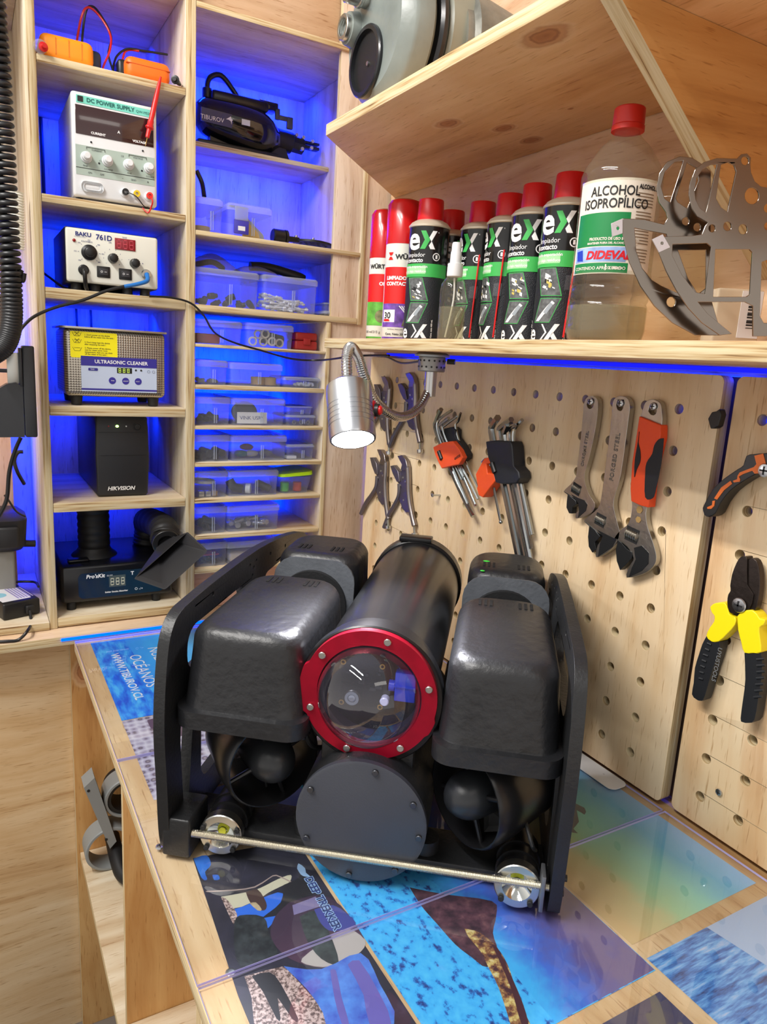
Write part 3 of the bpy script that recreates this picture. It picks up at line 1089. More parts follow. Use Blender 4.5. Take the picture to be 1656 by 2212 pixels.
# -- DC power supply
YP = .052
a = at(152, 193, 1, YP); b_ = at(338, 246, 1, YP)
x0, x1 = a.x, b_.x
z0 = S2 + .0052
z1 = at(152, 193, 1, YP).z
H = z1 - z0; Wd = x1 - x0
psu = thing('power_supply', 'grey DC power supply with four knobs and dark display on the second shelf', 'power supply', (x0, YP, z0))
m = MB().box(.001, Wd - .001, .006, .20, .001, H - .001, .001, 0)
m.build('case', mat('psu_case', (196, 200, 210), .35), psu)
m = MB().box(0, Wd, -.002, .012, 0, H, .005, 0, seg=3)
pf_ = m.build('front_panel', WHT, psu)
# display window, turquoise band, knob field
m = MB().box(.006, Wd - .006, -.0032, -.0018, H - .066, H - .021, .0006, 0)
m.build('display_window', mat('display_brown', (52, 26, 28), .12, coat=.5), pf_, label='dark brown display window')
m = MB().box(.008, Wd - .006, -.0026, -.0018, H - .018, H - .006, .0, 0)
m.build('title_band', mat('turquoise_band', (120, 214, 196), .5), pf_, label='turquoise title band')
m = MB().box(.005, Wd - .005, -.0026, -.0018, .035, .082, .0, 0)
m.box(.005, Wd - .005, -.0028, -.0024, .0455, .0465, 0, 1)
m.build('knob_field', [mat('knob_field', (166, 182, 172), .5), BLKT], pf_, label='grey green control field')
tx = MB()
T = lambda s, x, z, sz, mi=0, **k: tx.text(s, sz, FM(x, -.0034, z), mi, **k)
T('DC POWER SUPPLY', .024, H - .0145, .0088, 2, off=.0002)
T('QW-MS305D', .104, H - .0145, .0058, 2)
T('CURRENT', .030, H - .063, .0052, 1, off=.0002)
T('A', .073, H - .054, .006, 1, off=.0002)
T('VOLTAGE', .098, H - .063, .0052, 1, off=.0002)
T('CURRENT', .030, .0755, .0038); T('VOLTAGE', .098, .0755, .0038)
T('CE', .078, .074, .004); T('C.C', .034 + .0085, .0605, .0036); T('C.V', .106 + .0085, .0605, .0036)
T('FINE', .016, .0485, .0038); T('COARSE', .050, .0485, .0038); T('FINE', .088, .0485, .0038); T('COARSE', .120, .0485, .0038)
T('ON', .024, .0385, .004); T('OFF', .043, .0385, .004); T('-', .079, .038, .007); T('GND', .094, .0385, .004); T('+', .121, .038, .007)
for cx in (.037, .106):
    for (xa_, xb_, za, zb_) in ((cx - .015, cx + .015, .0798, .0803), (cx - .015, cx - .0145, .0765, .0803), (cx + .0145, cx + .015, .0765, .0803)):
        tx.box(xa_, xb_, -.0036, -.0030, za, zb_)
tx.box(.010, .0185, -.0036, -.0030, H - .0158, H - .0075, 0, 0)
for x, z in ((.030, .089), (.115, .0905), (.042, .0575), (.113, .0575)):
    tx.cyl((x, -.0032, z), (x, -.0022, z), .0016, seg=10)
tx.build('lettering', [BLKT, WHI, mat('ink_green', (20, 96, 92), .6)], pf_, smooth=0)
for x in (.0215, .0555, .0905, .125):
    k = MB().cyl((x, -.002, .0635), (x, -.0055, .0635), .0092, seg=26, bev=.0006)
    prof = [(.0080, .0), (.0074, .008), (.0062, .0085), (.0058, .0135), (.0045, .0150), (0.0001, .0150)]
    k.lathe(prof, (x, -.0052, .0635), (0, -1, 0), 22)
    k.build('knob', WHT, psu, smooth=25)
m = MB().box(.012, .048, -.005, .0, .008, .025, .0075, seg=4)
m.box(.0165, .0435, -.0066, -.004, .0115, .0215, .0045, seg=4)
m.build('power_button', WHT, psu)
for x, c in ((.083, BLKP), (.102, mat('yellow_plastic', (226, 196, 30), .4)), (.124, mat('terminal_red', (230, 50, 40), .4))):
    k = MB().lathe([(.0078, 0), (.0078, .002), (.0055, .0035), (.0055, .009)], (x, -.0015, .0165), (0, -1, 0), 20)
    t_ = k.build('terminal', WHT if c is not MATS['yellow_plastic'] else WHT, psu)
    MB().ring((x, -.0102, .0165), (0, -1, 0), .0056, .0026, .0045, 20).build('terminal_cap', c, t_)
for x in (.012, Wd - .012):
    for y in (.02, .18):
        MB().cyl((x, y, -.005), (x, y, .0), .006, seg=14).build('foot', RUB, psu)
# leads from the terminals
p = [(x0 + .084, YP - .014, z0 + .0165), (x0 + .098, YP - .024, z0 + .010), (x0 + .112, YP - .022, z0 - .004), (x0 + .121, YP - .016, S2 + .0006 - .006)]
p[-1] = (x0 + .121, Y0 - .0075, S2 + .002)
o = MB().tube(p, .0009, 8, smooth=6).build('test_wire', BLKP)
tag(o, 'thin black wire plugged into the power supply', 'wire')
p = [(x0 + .124, YP - .013, z0 + .0165), (x0 + .126, YP - .026, z0 + .006), (x0 + .125, YP - .020, S2 + .002), (x0 + .120, Y0 - .010, S2 - .008), (x0 + .112, Y0 - .004, S2 - .0005)]
o = MB().tube(p, .0013, 8, smooth=6).build('test_wire', REDP)
tag(o, 'thin red wire hanging from the power supply', 'wire')

# -- soldering station BAKU
YS_ = .050
a = at(139, 487, 1, YS_); b_ = at(341, 628, 1, YS_)
x0, x1 = a.x, at(342, 628, 1, YS_).x
z0 = S3 + .0125; z1 = a.z
H = z1 - z0; Wd = x1 - x0
bk = thing('soldering_station', 'cream fronted soldering station with three black knobs on the third shelf', 'soldering station', (x0, YS_, z0))
MB().box(.0005, Wd - .0005, .004, .19, .0, H, .002).build('case', mat('case_navy', (22, 22, 30), .4), bk)
fp = MB().box(.001, Wd - .001, .0, .006, .001, H - .001, .004, seg=3).build('front_panel', mat('panel_cream', (226, 226, 214), .45), bk)
tx = MB()
T = lambda s, x, z, sz, mi=0, **k: tx.text(s, sz, FM(x, -.0006, z), mi, **k)
T('BAKU', .0165, H - .0135, .0092, 0, off=.0003, sx=1.1)
T('SMD REWORK STATION', .015, H - .0160, .0017, 0)
T('761D', .050, H - .0160, .0120, 0, off=.0003)
T('SOLDERING', .026, H - .0230, .0034)
T('TEMP', .094, H - .0088, .0034); T('AIR', .071, H - .020, .0034)
KZ = H - .044
for i, s_ in enumerate(('200', '250', '300', '350', '400', '450', '480')):
    a_ = radians(225 - 45 * i)
    T(s_, .0385 + .0225 * cos(a_), KZ + .0035 + .0205 * sin(a_), .0030, align='CENTER')
    tx.cyl((.0385 + .0165 * cos(a_), -.0005, KZ + .0045 + .0165 * sin(a_)), (.0385 + .0185 * cos(a_), -.0005, KZ + .0045 + .0185 * sin(a_)), .0003, seg=4)
for i in range(8):
    a_ = radians(225 - 38.5 * i)
    T(str(i + 1), .0775 + .0155 * cos(a_), KZ - .001 + .0145 * sin(a_), .0030, align='CENTER')
T('-', .104, KZ - .001, .006); T('+', .127, KZ - .006, .006)
tx.build('lettering', mat('ink_navy', (36, 48, 120), .6), fp, smooth=0)
dw = MB().box(.0815, .1165, -.0014, .001, H - .0285, H - .0095, .0005).build('display', mat('display_red', (138, 26, 40), .25), fp, label='dark red digital display')
tx = MB()


def seven(mb, s, x, z, h, wd, y, mi=0, gap=1.35, t=.11, slant=.0):
    segs = {'8': 'abcdefg', '0': 'abcdef'}
    for n, ch in enumerate(s):
        X = x + n * wd * gap
        on = segs.get(ch, 'abcdefg')
        tt = h * t
        P = dict(a=(0, wd, h - tt, h), d=(0, wd, 0, tt), g=(0, wd, h / 2 - tt / 2, h / 2 + tt / 2), f=(0, tt, h / 2 + tt * .6, h - tt * .2), b=(wd - tt, wd, h / 2 + tt * .6, h - tt * .2), e=(0, tt, tt * .2, h / 2 - tt * .6), c=(wd - tt, wd, tt * .2, h / 2 - tt * .6))
        for k in on:
            q = P[k]
            mb.box(X + q[0] + tt * .25, X + q[1] - tt * .25, y - .0002, y + .0002, z + q[2], z + q[3], 0, mi)


seven(tx, '888', .0845, H - .0265, .015, .0078, -.0016)
tx.build('segments', mat('segment_red', (196, 70, 84), .4), dw, smooth=0)


def knob(parent, x, z, y, r1, r2, h, m_, skirt=.0025):
    k = MB().lathe([(r1, 0), (r1, skirt), (r2 * 1.15, skirt + .002), (r2, h), (r2 * .8, h + .001), (.0001, h + .001)], (x, y, z), (0, -1, 0), 28)
    for i in range(14):
        a = 2 * pi * i / 14
        k.cyl((x + r2 * 1.02 * cos(a), y - skirt - .001, z + r2 * 1.02 * sin(a)), (x + r2 * .98 * cos(a), y - h, z + r2 * .98 * sin(a)), r2 * .11, seg=6)
    return k.build('knob', m_, parent, smooth=40)


knob(bk, .0385, KZ + .0045, 0, .0130, .0078, .014, BLKP)
knob(bk, .0775, KZ - .001, 0, .0085, .0072, .014, BLKP)
knob(bk, .1145, KZ - .0055, 0, .0085, .0072, .014, BLKP)
MB().lathe([(.0028, 0), (.0026, .002), (.0001, .0035)], (.0145, 0, KZ + .022), (0, -1, 0), 12).build('indicator', mat('ind_red', (150, 20, 20), .3), bk)
for x in (.0505, .0875):
    s_ = MB().box(x, x + .022, -.0022, .001, .0125, .0315, .001).build('rocker_switch', BLKP, bk)
    q = MB().box(x + .0035, x + .0185, -.0045, -.001, .0165, .0275, .0008)
    q.build('rocker', mat('switch_grey', (48, 48, 52), .4), s_)
    q = MB(); q.ring((x + .0075, -.0047, .022), (0, -1, 0), .0018, .0012, .0003, 14); q.box(x + .012, x + .0160, -.0049, -.0046, .0217, .0223)
    q.build('rocker_mark', WHI, s_, smooth=0)
MB().lathe([(.0088, 0), (.0088, .0035), (.0068, .005), (.005, .005)], (.0285, 0, .022), (0, -1, 0), 26).build('iron_socket', BLKP, bk)
MB().lathe([(.0088, 0), (.0088, .004), (.0070, .0055), (.005, .0055)], (.1345, 0, .0255), (0, -1, 0), 26).build('air_socket', STEEL, bk)
for x in (.018, .05, .105, Wd - .02):
    for y in (.02,):
        MB().lathe([(.0085, 0), (.0095, -.0122)], (x, y, 0), (0, 0, 1), 16).build('foot', RUB, bk)
MB().box(.02, Wd - .02, .15, .165, -.0122, 0).build('foot', RUB, bk)
# hanging plug cable and the long black cable
bx = Vector((x0, YS_, z0))
o = MB().tube([bx + Vector((.0285, -.004, .022)), bx + Vector((.0285, -.014, .018)), bx + Vector((.029, -.014, .006)), bx + Vector((.031, -.005, -.006)), bx + Vector((.034, .004, -.0090))], .0036, 12, smooth=6).build('soldering_cable', BLKP)
tag(o, 'short black cable plugged into the left socket of the soldering station', 'cable')
pts = [bx + Vector((.1345, -.0075, .0255)), at(318, 606, 1, .030), at(300, 613, 1, .024), at(262, 620, 1, .022), at(225, 630, 1, .020), at(180, 648, 1, .018), at(120, 664, 1, .014), at(75, 683, 1, .008), at(50, 705, 1, .0), at(38, 725, 1, -.01)]
o = MB().tube(pts, .0026, 10, smooth=6).build('air_gun_cable', BLKP)
tag(o, 'long black cable with blue tape from the station to the left', 'cable')
o2 = MB().tube([pts[0], pts[1], pts[2], at(268, 619, 1, .022)], .0036, 12, smooth=6, rad=lambda t: .0042 - .001 * t).build('blue_tape', mat('blue_tape', (30, 110, 190), .35), o, label='blue tape wrapping')
pts = [at(322, 640, 1, .036), at(370, 643, 1, .036), at(412, 655, 1, .036), at(440, 682, 1, .034), at(462, 717, 1, .032), at(500, 738, 1, .030), at(560, 756, 1, .028), at(630, 775, 1, .026), at(690, 778, 1, .01), dp(745, 772, 1.30), dp(790, 768, 1.28), dp(840, 768, 1.18)]
o = MB().tube(pts, .0019, 8, smooth=6).build('lamp_cable', BLKP)
tag(o, 'thin black cable drooping across the small parts boxes to the lamp', 'cable')
pts = [at(92, 588, 1, .20), at(112, 603, 1, .14), at(140, 622, 1, .10), at(175, 628, 1, .09)]
o = MB().tube([Vector((p.x, p.y, max(p.z, S3 + .003))) for p in pts], .0022, 8, smooth=5).build('mains_cable', BLKP)
tag(o, 'black mains cable behind the soldering station', 'cable')

# -- ultrasonic cleaner
YU = .060
x0, x1 = at(142, 860, 1, YU).x, at(358, 862, 1, YU).x
z0 = S4 + .017
z1 = at(140, 706, 1, YU).z
H = z1 - z0; Wd = x1 - x0


def perforated():
    name = 'embossed_steel'
    m = mat(name, (176, 170, 160), .3, 1.0)
    nt = m.node_tree; L = nt.links.new
    b = nt.nodes['Principled BSDF']
    tc = nt.nodes.new('ShaderNodeTexCoord')
    sp = nt.nodes.new('ShaderNodeSeparateXYZ'); L(tc.outputs['Object'], sp.inputs[0])
    k = 2 * pi / .0043
    s = math_node(nt, 'ADD', math_node(nt, 'SINE', math_node(nt, 'MULTIPLY', math_node(nt, 'ADD', sp.outputs[0], sp.outputs[1]), k)), math_node(nt, 'SINE', math_node(nt, 'MULTIPLY', sp.outputs[2], k)))
    cr = nt.nodes.new('ShaderNodeValToRGB')
    cr.color_ramp.elements[0].position = .35; cr.color_ramp.elements[0].color = rgb(196, 190, 178)
    cr.color_ramp.elements[1].position = .75; cr.color_ramp.elements[1].color = rgb(116, 108, 100)
    L(math_node(nt, 'ADD', math_node(nt, 'MULTIPLY', s, .35), .4), cr.inputs[0])
    L(cr.outputs[0], b.inputs['Base Color'])
    bp = nt.nodes.new('ShaderNodeBump'); bp.inputs['Strength'].default_value = .3; bp.inputs['Distance'].default_value = .0003
    L(s, bp.inputs['Height']); L(bp.outputs[0], b.inputs['Normal'])
    return m


uc = thing('ultrasonic_cleaner', 'small steel ultrasonic cleaner with yellow warning sticker on the fourth shelf', 'ultrasonic cleaner', (x0, YU, z0))
o = MB().box(0, Wd, 0, .14, 0, H, .010, seg=4).build('tank', perforated(), uc)
MB().ring((Wd / 2, .07, H - .001), (0, 0, 1), .0001, .0, .0001, 4)
lid = MB()
lo = rrect(-.006, Wd + .004, -.006, .145, .012, 4); li = rrect(.006, Wd - .006, .006, .134, .008, 4)
lid.plate([lo, li], .0035, Matrix.Translation((0, 0, H + .0005)))
lid.build('rim', mat('brushed_steel', (190, 186, 178), .3, 1), uc)
m = MB().box(.027, Wd - .017, -.0014, .0, .010, .073, 0, 0)
m.box(.027, Wd - .017, -.0018, -.0012, .056, .073, 0, 1)
m.box(.027, Wd - .017, -.0018, -.0012, .0125, .0155, 0, 1)
for x in (.080, .1035, .126):
    m.cyl((x, -.0018, .0305), (x, -.0012, .0305), .0063, seg=22, mi=1)
m.box(.039, .055, -.0018, -.0012, .0475, .0520, .001, 1)
m.box(.0885, .1150, -.0018, -.0012, .0445, .0545, 0, 2)
for x in (.122, .1315):
    m.cyl((x, -.0019, .051), (x, -.0012, .051), .0018, seg=12, mi=2)
m.text('ULTRASONIC CLEANER', .0088, FM(.050, -.0020, .0610), 3, off=.0002)
seven(m, '888', .0912, .0460, .0070, .0044, -.0021, 4, gap=1.7)
m.text('TIME', .0028, FM(.0775, -.0020, .0295), 3); m.text('ON/OFF', .0026, FM(.0990, -.0020, .0295), 3); m.text('RESET', .0026, FM(.1218, -.0020, .0295), 3)
m.text('TIMER', .0026, FM(.0425, -.0020, .0488), 3)
for x in (.145, .154):
    m.ring((x, -.0018, .0495), (0, -1, 0), .0026, .0021, .0002, 10, 5)
m.build('control_label', [mat('label_grey', (190, 202, 224), .4), mat('label_indigo', (48, 40, 142), .4), mat('lcd_dark', (20, 24, 20), .3), WHI, emis('digit_lime', (.65, .85, .12, 1), .8), mat('mark_grey', (120, 130, 150), .5)], o, smooth=0, label='grey and indigo control label')
m = MB()
m.plate([rrect(.010, .090, H - .052, H - .006, .003)], .0006, FM(0, -.0005, 0))
yz = [(H - .0155, ('1. Don\'t power on the device', 'before fill the water into the tank !')), (H - .0285, ('2. Don\'t keep heat the device', 'after emptying the tank !')), (H - .0385, ('3. Please power off the device,', 'wait for water turns room', 'temperature, then you can drain', 'off the water of the tank !'))]
for z, ls in yz:
    for i, s_ in enumerate(ls):
        m.text(s_, .0036, FM(.034, -.0010, z + .0030 - i * .0036), 1, off=.00008)
for z in (H - .014, H - .026, H - .040):
    for pa, pb in (((.014, z + .006), (.017, z)), ((.017, z), (.026, z)), ((.026, z), (.029, z + .006)), ((.0165, z + .005), (.0265, z + .005))):
        m.tube([(pa[0], -.0009, pa[1]), (pb[0], -.0009, pb[1])], .00035, 4, 1)
    if z > H - .03:
        m.tube([(.018, -.001, z + .0005), (.025, -.001, z + .0075)], .0004, 4, 1); m.tube([(.025, -.001, z + .0005), (.018, -.001, z + .0075)], .0004, 4, 1)
m.build('warning_sticker', [mat('sticker_yellow', (250, 236, 0), .45), mat('ink_olive', (92, 84, 20), .6)], o, smooth=0, label='yellow warning sticker')
for x in (.020, Wd - .020):
    for y in (.02, .12):
        MB().lathe([(.011, 0), (.0105, -.006), (.009, -.0168)], (x, y, .001), (0, 0, 1), 20).build('foot', RUB, uc)

# -- UPS
YH = .085
x0, x1 = at(204, 1000, 1, YH).x, at(324, 1000, 1, YH).x
z0 = S5 + .001; z1 = LS[3][0] - .004
H = z1 - z0; Wd = x1 - x0
ups = thing('ups_unit', 'black upright UPS with a green light on the fifth shelf', 'UPS', (x0, YH, z0))
MB().box(.003, Wd - .003, .006, .27, .003, H - .001, .003).build('case', mat('ups_case', (26, 26, 30), .4, bump=.1, bscale=600), ups)
f_ = MB()
f_.loft([[(x, y, z) for x, y in rrect(.002 + d, Wd - .002 - d, 0 + e, .012, .004, 3)] for z, d, e in ((0, .004, .004), (.004, .002, .0), (H * .5, 0, -.003), (H - .02, .001, .0), (H, .003, .004))])
f_.build('front_panel', mat('ups_front', (30, 31, 35), .42), ups)
m = MB()
m.text('HIKVISION', .0105, FM(.022, -.0018, .0125), 0, off=.0003, shear=.25)
m.cyl((.0265, -.0012, H - .018), (.0265, -.0020, H - .018), .0014, seg=10, mi=1)
m.cyl((.0585, -.0012, H - .018), (.0585, -.0020, H - .018), .0014, seg=10, mi=0)
m.sphere((.0420, -.0012, H - .018), .0030, (1, .4, .8), 2, 12, 8)
for i in range(4):
    m.box(.008, Wd - .008, -.0021, -.0016, H - .03, H - .0296, 0, 3)
m.box(.010, Wd - .010, -.0036, -.003, H * .52, H * .52 + .0005, 0, 3)
m.build('markings', [WHI, mat('ind_red', (150, 20, 20), .3), emis('green_led', (.35, 1, .12, 1), 4), BLKP], ups, smooth=0)
m = MB().ring((.0795, -.0008, H - .019), (0, -1, 0), .0078, .0062, .0012, 28)
m.lathe([(.0060, 0), (.0055, .0010), (.0001, .0012)], (.0795, -.0008, H - .019), (0, -1, 0), 24)
m.build('power_button', BLKP, ups)

# -- solder smoke absorber
YA = .075
x0, x1 = at(131, 1228, 1, YA).x, at(372, 1200, 1, YA).x
z0 = S6 + .016; z1 = at(133, 1232, 1, YA).z + .004
H = z1 - z0; Wd = x1 - x0
ab = thing('smoke_absorber', 'black solder smoke absorber with hose and square hood in the bottom compartment', 'smoke absorber', (x0, YA, z0))
MB().box(0, Wd, .0, .21, .0, H, .006, seg=3).build('case', mat('gloss_black', (16, 17, 22), .22), ab)
pn = MB().plate([rrect(.030, Wd - .018, .008, H - .014, .010)], .002, FM(0, -.001, 0)).build('control_panel', mat('panel_navy', (16, 24, 36), .15, coat=.5), ab)
m = MB()
m.text("Pro'sKit", .0105, FM(.044, -.0026, H - .0245), 0, off=.0003, shear=.15)
m.text('SS-593', .0040, FM(.082, -.0026, H - .0235), 0)
m.text('Solder Smoke Absorber', .0044, FM(.078, -.0026, .0155), 0, off=.00015)
m.text('-/+', .0070, FM(.142, -.0026, .0155), 0)
m.ring((.137, -.0024, .0182), (0, -1, 0), .0026, .0019, .0003, 14)
m.text('T', .010, FM(.127, -.0026, H - .0245), 0, off=.0003)
m.box(.086, .117, -.0030, -.0022, .027, .050, 0, 1)
seven(m, '888', .0885, .0305, .0145, .0068, -.0033, 2, gap=1.45, slant=0)
m.build('lettering', [WHI, mat('lcd_slate', (70, 82, 82), .4), mat('digit_pale', (214, 214, 190), .5)], pn, smooth=0)
for x in (.018, Wd - .03):
    for y in (.015, .19):
        MB().cyl((x, y, -.0155), (x, y, .0), .0085, seg=16).build('foot', RUB, ab)
m = MB().box(.016, .055, .028, .05, H, H + .006, .003, seg=3)
m.build('switch_cap', mat('gloss_black', (16, 17, 22), .22), ab)


def hose(pts, r, name, parent, n=16, amp=.08, mm=None):
    P = spline([Vector(p) for p in pts], 16)
    L = len(P) - 1
    mb = MB().tube(P, r, 24, rad=lambda t: r * (1 + amp * abs(sin(t * pi * n))))
    return mb.build(name, mm or RUB, parent, smooth=40)


hose([(.072, .085, H - .002), (.072, .085, H + .05), (.072, .09, H + .105)], .029, 'hose', ab, 9)
m = MB().lathe([(.045, 0), (.042, .004), (.034, .010), (.031, .016)], (.072, .085, H - .001), (0, 0, 1), 36)
m.build('hose_collar', RUB, ab)
dx = Vector((x0, YA, z0))
A_ = at(352, 1150, 1, .05) - dx
# hood: square funnel facing down and to the right
cA = at(352, 1150, 1, .05) - dx
fc = dp(367, 1207, 1.325) - dx
ax = (fc - cA).normalized()
e1 = (dp(448, 1190, 1.33) - dp(288, 1252, 1.33)).normalized()
e1 = (e1 - ax * e1.dot(ax)).normalized()
e2 = ax.cross(e1)
corners = [dp(288, 1250, 1.29) - dx, dp(356, 1274, 1.26) - dx, dp(449, 1190, 1.32) - dx, dp(404, 1148, 1.36) - dx]
cen = sum(corners, Vector()) / 4


def sq(cs, k, c, n=6):
    out = []
    for i in range(4):
        p = cs[i]; q0 = cs[i - 1]; q1 = cs[(i + 1) % 4]
        a_ = p + (q0 - p) * .06; b2 = p + (q1 - p) * .06
        for j in range(n):
            t = j / (n - 1)
            out.append(c + ((a_ * (1 - t) ** 2 + p * 2 * t * (1 - t) + b2 * t * t) - cen) * k)
    return out


back = cA + (cen - cA) * .15
circle_c = back
nrm = (corners[2] - corners[0]).cross(corners[3] - corners[1]).normalized()
if nrm.dot(cen - cA) < 0:
    nrm = -nrm
fx = (corners[1] - cen).normalized(); fy = nrm.cross(fx)
L0 = sq(corners, 1.0, cen)


def circ3(c, r, n=24):
    out = []
    for p in L0:
        d = (p - cen); d = d - nrm * d.dot(nrm); d.normalize()
        out.append(c + d * r)
    return out


neck = dp(360, 1176, 1.372) - dx
nrm = (cen - neck).normalized()
hose([(.185, .14, H - .002), (.190, .14, H + .03), (.186, .12, H + .055), neck - nrm * .05 + Vector((.004, .01, .008)), neck - nrm * .022], .026, 'hose', ab, 18)
m = MB().loft([circ3(neck - nrm * .018, .020), circ3(neck, .021), sq(corners, .97, cen - nrm * .002), L0, sq(corners, .95, cen + nrm * .0005), circ3(neck + nrm * .006, .018), circ3(neck - nrm * .014, .017)], 0, False)
m.build('hood', mat('hood_rubber', (34, 34, 37), .5, bump=.1, bscale=60), ab, smooth=40)
m = MB()
for k, r in ((0, .026), (1, .024)):
    c = neck - nrm * (.014 + .012 * k)
    m.ring(c, nrm, r, .016, .010, 32, bev=.001)
m.build('hood_collar', BLKP, ab)

# -- two orange multimeters with their leads on the top shelf
def meter(name, label, cx0, cx1, y0, y1, z0, z1, col, parent_mid=None):
    t = thing(name, label, 'multimeter', (cx0, y0, z0))
    W_, D_, H_ = cx1 - cx0, y1 - y0, z1 - z0
    MB().box(0, W_, 0, D_, 0, H_, .011, seg=4).build('holster', col, t)
    return t, W_, D_, H_


xa_ = at(86, 100, 1, .058).x; xb_ = at(203, 100, 1, .058).x
zt_ = at(100, 56, 1, .058).z
mt, W_, D_, H_ = meter('multimeter', 'large yellow orange multimeter lying at the left of the top shelf', xa_, xb_, .058, .20, S1 + .0006, S1 + .040, ORG)
m = MB().box(.004, W_ + .014, .012, D_ + .01, .001, H_ - .006, .008, seg=3)
m.build('meter_body', mat('meter_navy', (18, 30, 60), .4), mt)
for k in (.28, .52, .76):
    MB().box(W_ * k, W_ * k + .0012, -.0006, .01, .008, H_ - .006).build('grip_groove', mat('orange_dark', (214, 120, 14), .5), mt)
xc_ = at(272, 140, 1, .056).x; xd_ = at(369, 170, 1, .056).x
m2, W2, D2, H2 = meter('multimeter', 'smaller deep orange multimeter at the right of the top shelf', xc_, xd_, .056, .17, S1 + .0006, S1 + .036, ORG2)
MB().box(-.010, W2 * .5, .02, D2, .001, H2 - .003, .006, seg=3).build('meter_body', BLKP, m2)
MB().box(.001, W2 - .001, -.0004, .01, H2 * .62, H2 * .62 + .0008).build('seam', mat('orange_seam', (200, 80, 10), .6), m2)  # seam line in a darker orange
# leads
ZB = S1 + .007
o = MB().tube([(xb_ - .02, .14, S1 + .042), at(175, 40, 1, .12), at(190, 16, 1, .12), at(215, 35, 1, .12), at(238, 75, 1, .11), at(237, 110, 1, .09), (at(222, 138, 1, .08).x, .08, ZB), (xc_ - .006, .09, ZB), at(270, 112, 1, .12), at(300, 110, 1, .12)], .0019, 8, smooth=7).build('test_lead', mat('lead_red', (190, 30, 30), .35))
tag(o, 'looping red test lead between the two multimeters', 'test lead')
o = MB().tube([(xb_ - .01, .14, S1 + .042), at(184, 30, 1, .13), at(200, 14, 1, .13), at(222, 40, 1, .12), at(240, 80, 1, .115), at(234, 118, 1, .10), (at(246, 142, 1, .095).x, .096, ZB + .006), (xc_ - .016, .090, ZB + .008), at(252, 122, 1, .11), at(275, 106, 1, .12), at(310, 110, 1, .12), at(362, 118, 1, .12)], .0019, 8, smooth=7).build('test_lead', BLKP)
tag(o, 'looping black test lead between the two multimeters', 'test lead')
# probes
def probe(label, a, b, col, tip=True):
    a, b = Vector(a), Vector(b)
    d = b - a; L = d.length
    t = thing('test_probe', label, 'test probe', a)
    MB().lathe([(.0016, 0), (.0028, L * .1), (.0042, L * .35), (.0045, L * .62), (.0042, L * .70), (.0052, L * .74), (.0052, L * .80), (.0072, L * .83), (.0072, L * .845), (.0038, L * .87), (.0034, L)], (0, 0, 0), d, 16).build('grip', col, t)
    if tip:
        MB().lathe([(.0008, 0), (.0006, .014), (.0001, .016)], d, d, 8).build('tip', mat('brass', (190, 160, 90), .35, 1), t)
    return t


pa_, pb_ = at(347, 166, 1, .040), at(318, 297, 1, .036)
probe('red test probe hanging down in front of the power supply', pa_, pb_, REDP)
pc_ = at(98, 112, 1, .022); pd_ = at(80, 90, 1, .06)
t = probe('red test probe pointing out at the left end of the top shelf', (pd_.x, .075, S1 + .009), (pc_.x, .028, S1 + .0075), REDP, False)
MB().lathe([(.0055, .0), (.0105, .006), (.0105, .010), (.0060, .011)], (.002, -.025, .0), (.1, -1, 0), 20).build('clear_guard', clear('cloudy_guard', haze=.4), t)
p1 = at(372, 172, 1, .06)
probe('black test probe lying at the right end of the top shelf', (p1.x + .018, .075, S1 + .012), (p1.x - .002, .038, S1 + .008), BLKP, False)
# wires on the back wall of the left bay
for k, (px, za, zb2, w_) in enumerate(((90, S2, LS[0][0], .0035), (166, S4 + .06, LS[2][0], .0022), (197, S4 + .06, LS[2][0], .0022))):
    x_ = at(px, 300 if k == 0 else 690, 1, YB - .01).x
    o = MB().tube([(x_, YB - .006, za + .001), (x_ + .001, YB - .006, (za + zb2) / 2), (x_, YB - .006, zb2 - .001)], w_, 8, smooth=5).build('wall_cable', BLKP)
    tag(o, ('black cable on the back panel behind the power supply', 'left of two black cables behind the ultrasonic cleaner', 'right of two black cables behind the ultrasonic cleaner')[k], 'cable')

# ================================================================ clear boxes in the right bay
CB = clear('box_clear', (238, 242, 250), haze=.22, ior=1.4, hcol=(205, 210, 228), rough=.12)
CBL = clear('box_lid', (232, 238, 248), haze=.42, ior=1.4, hcol=(215, 220, 232), rough=.2)
YBX = Y0 + .012


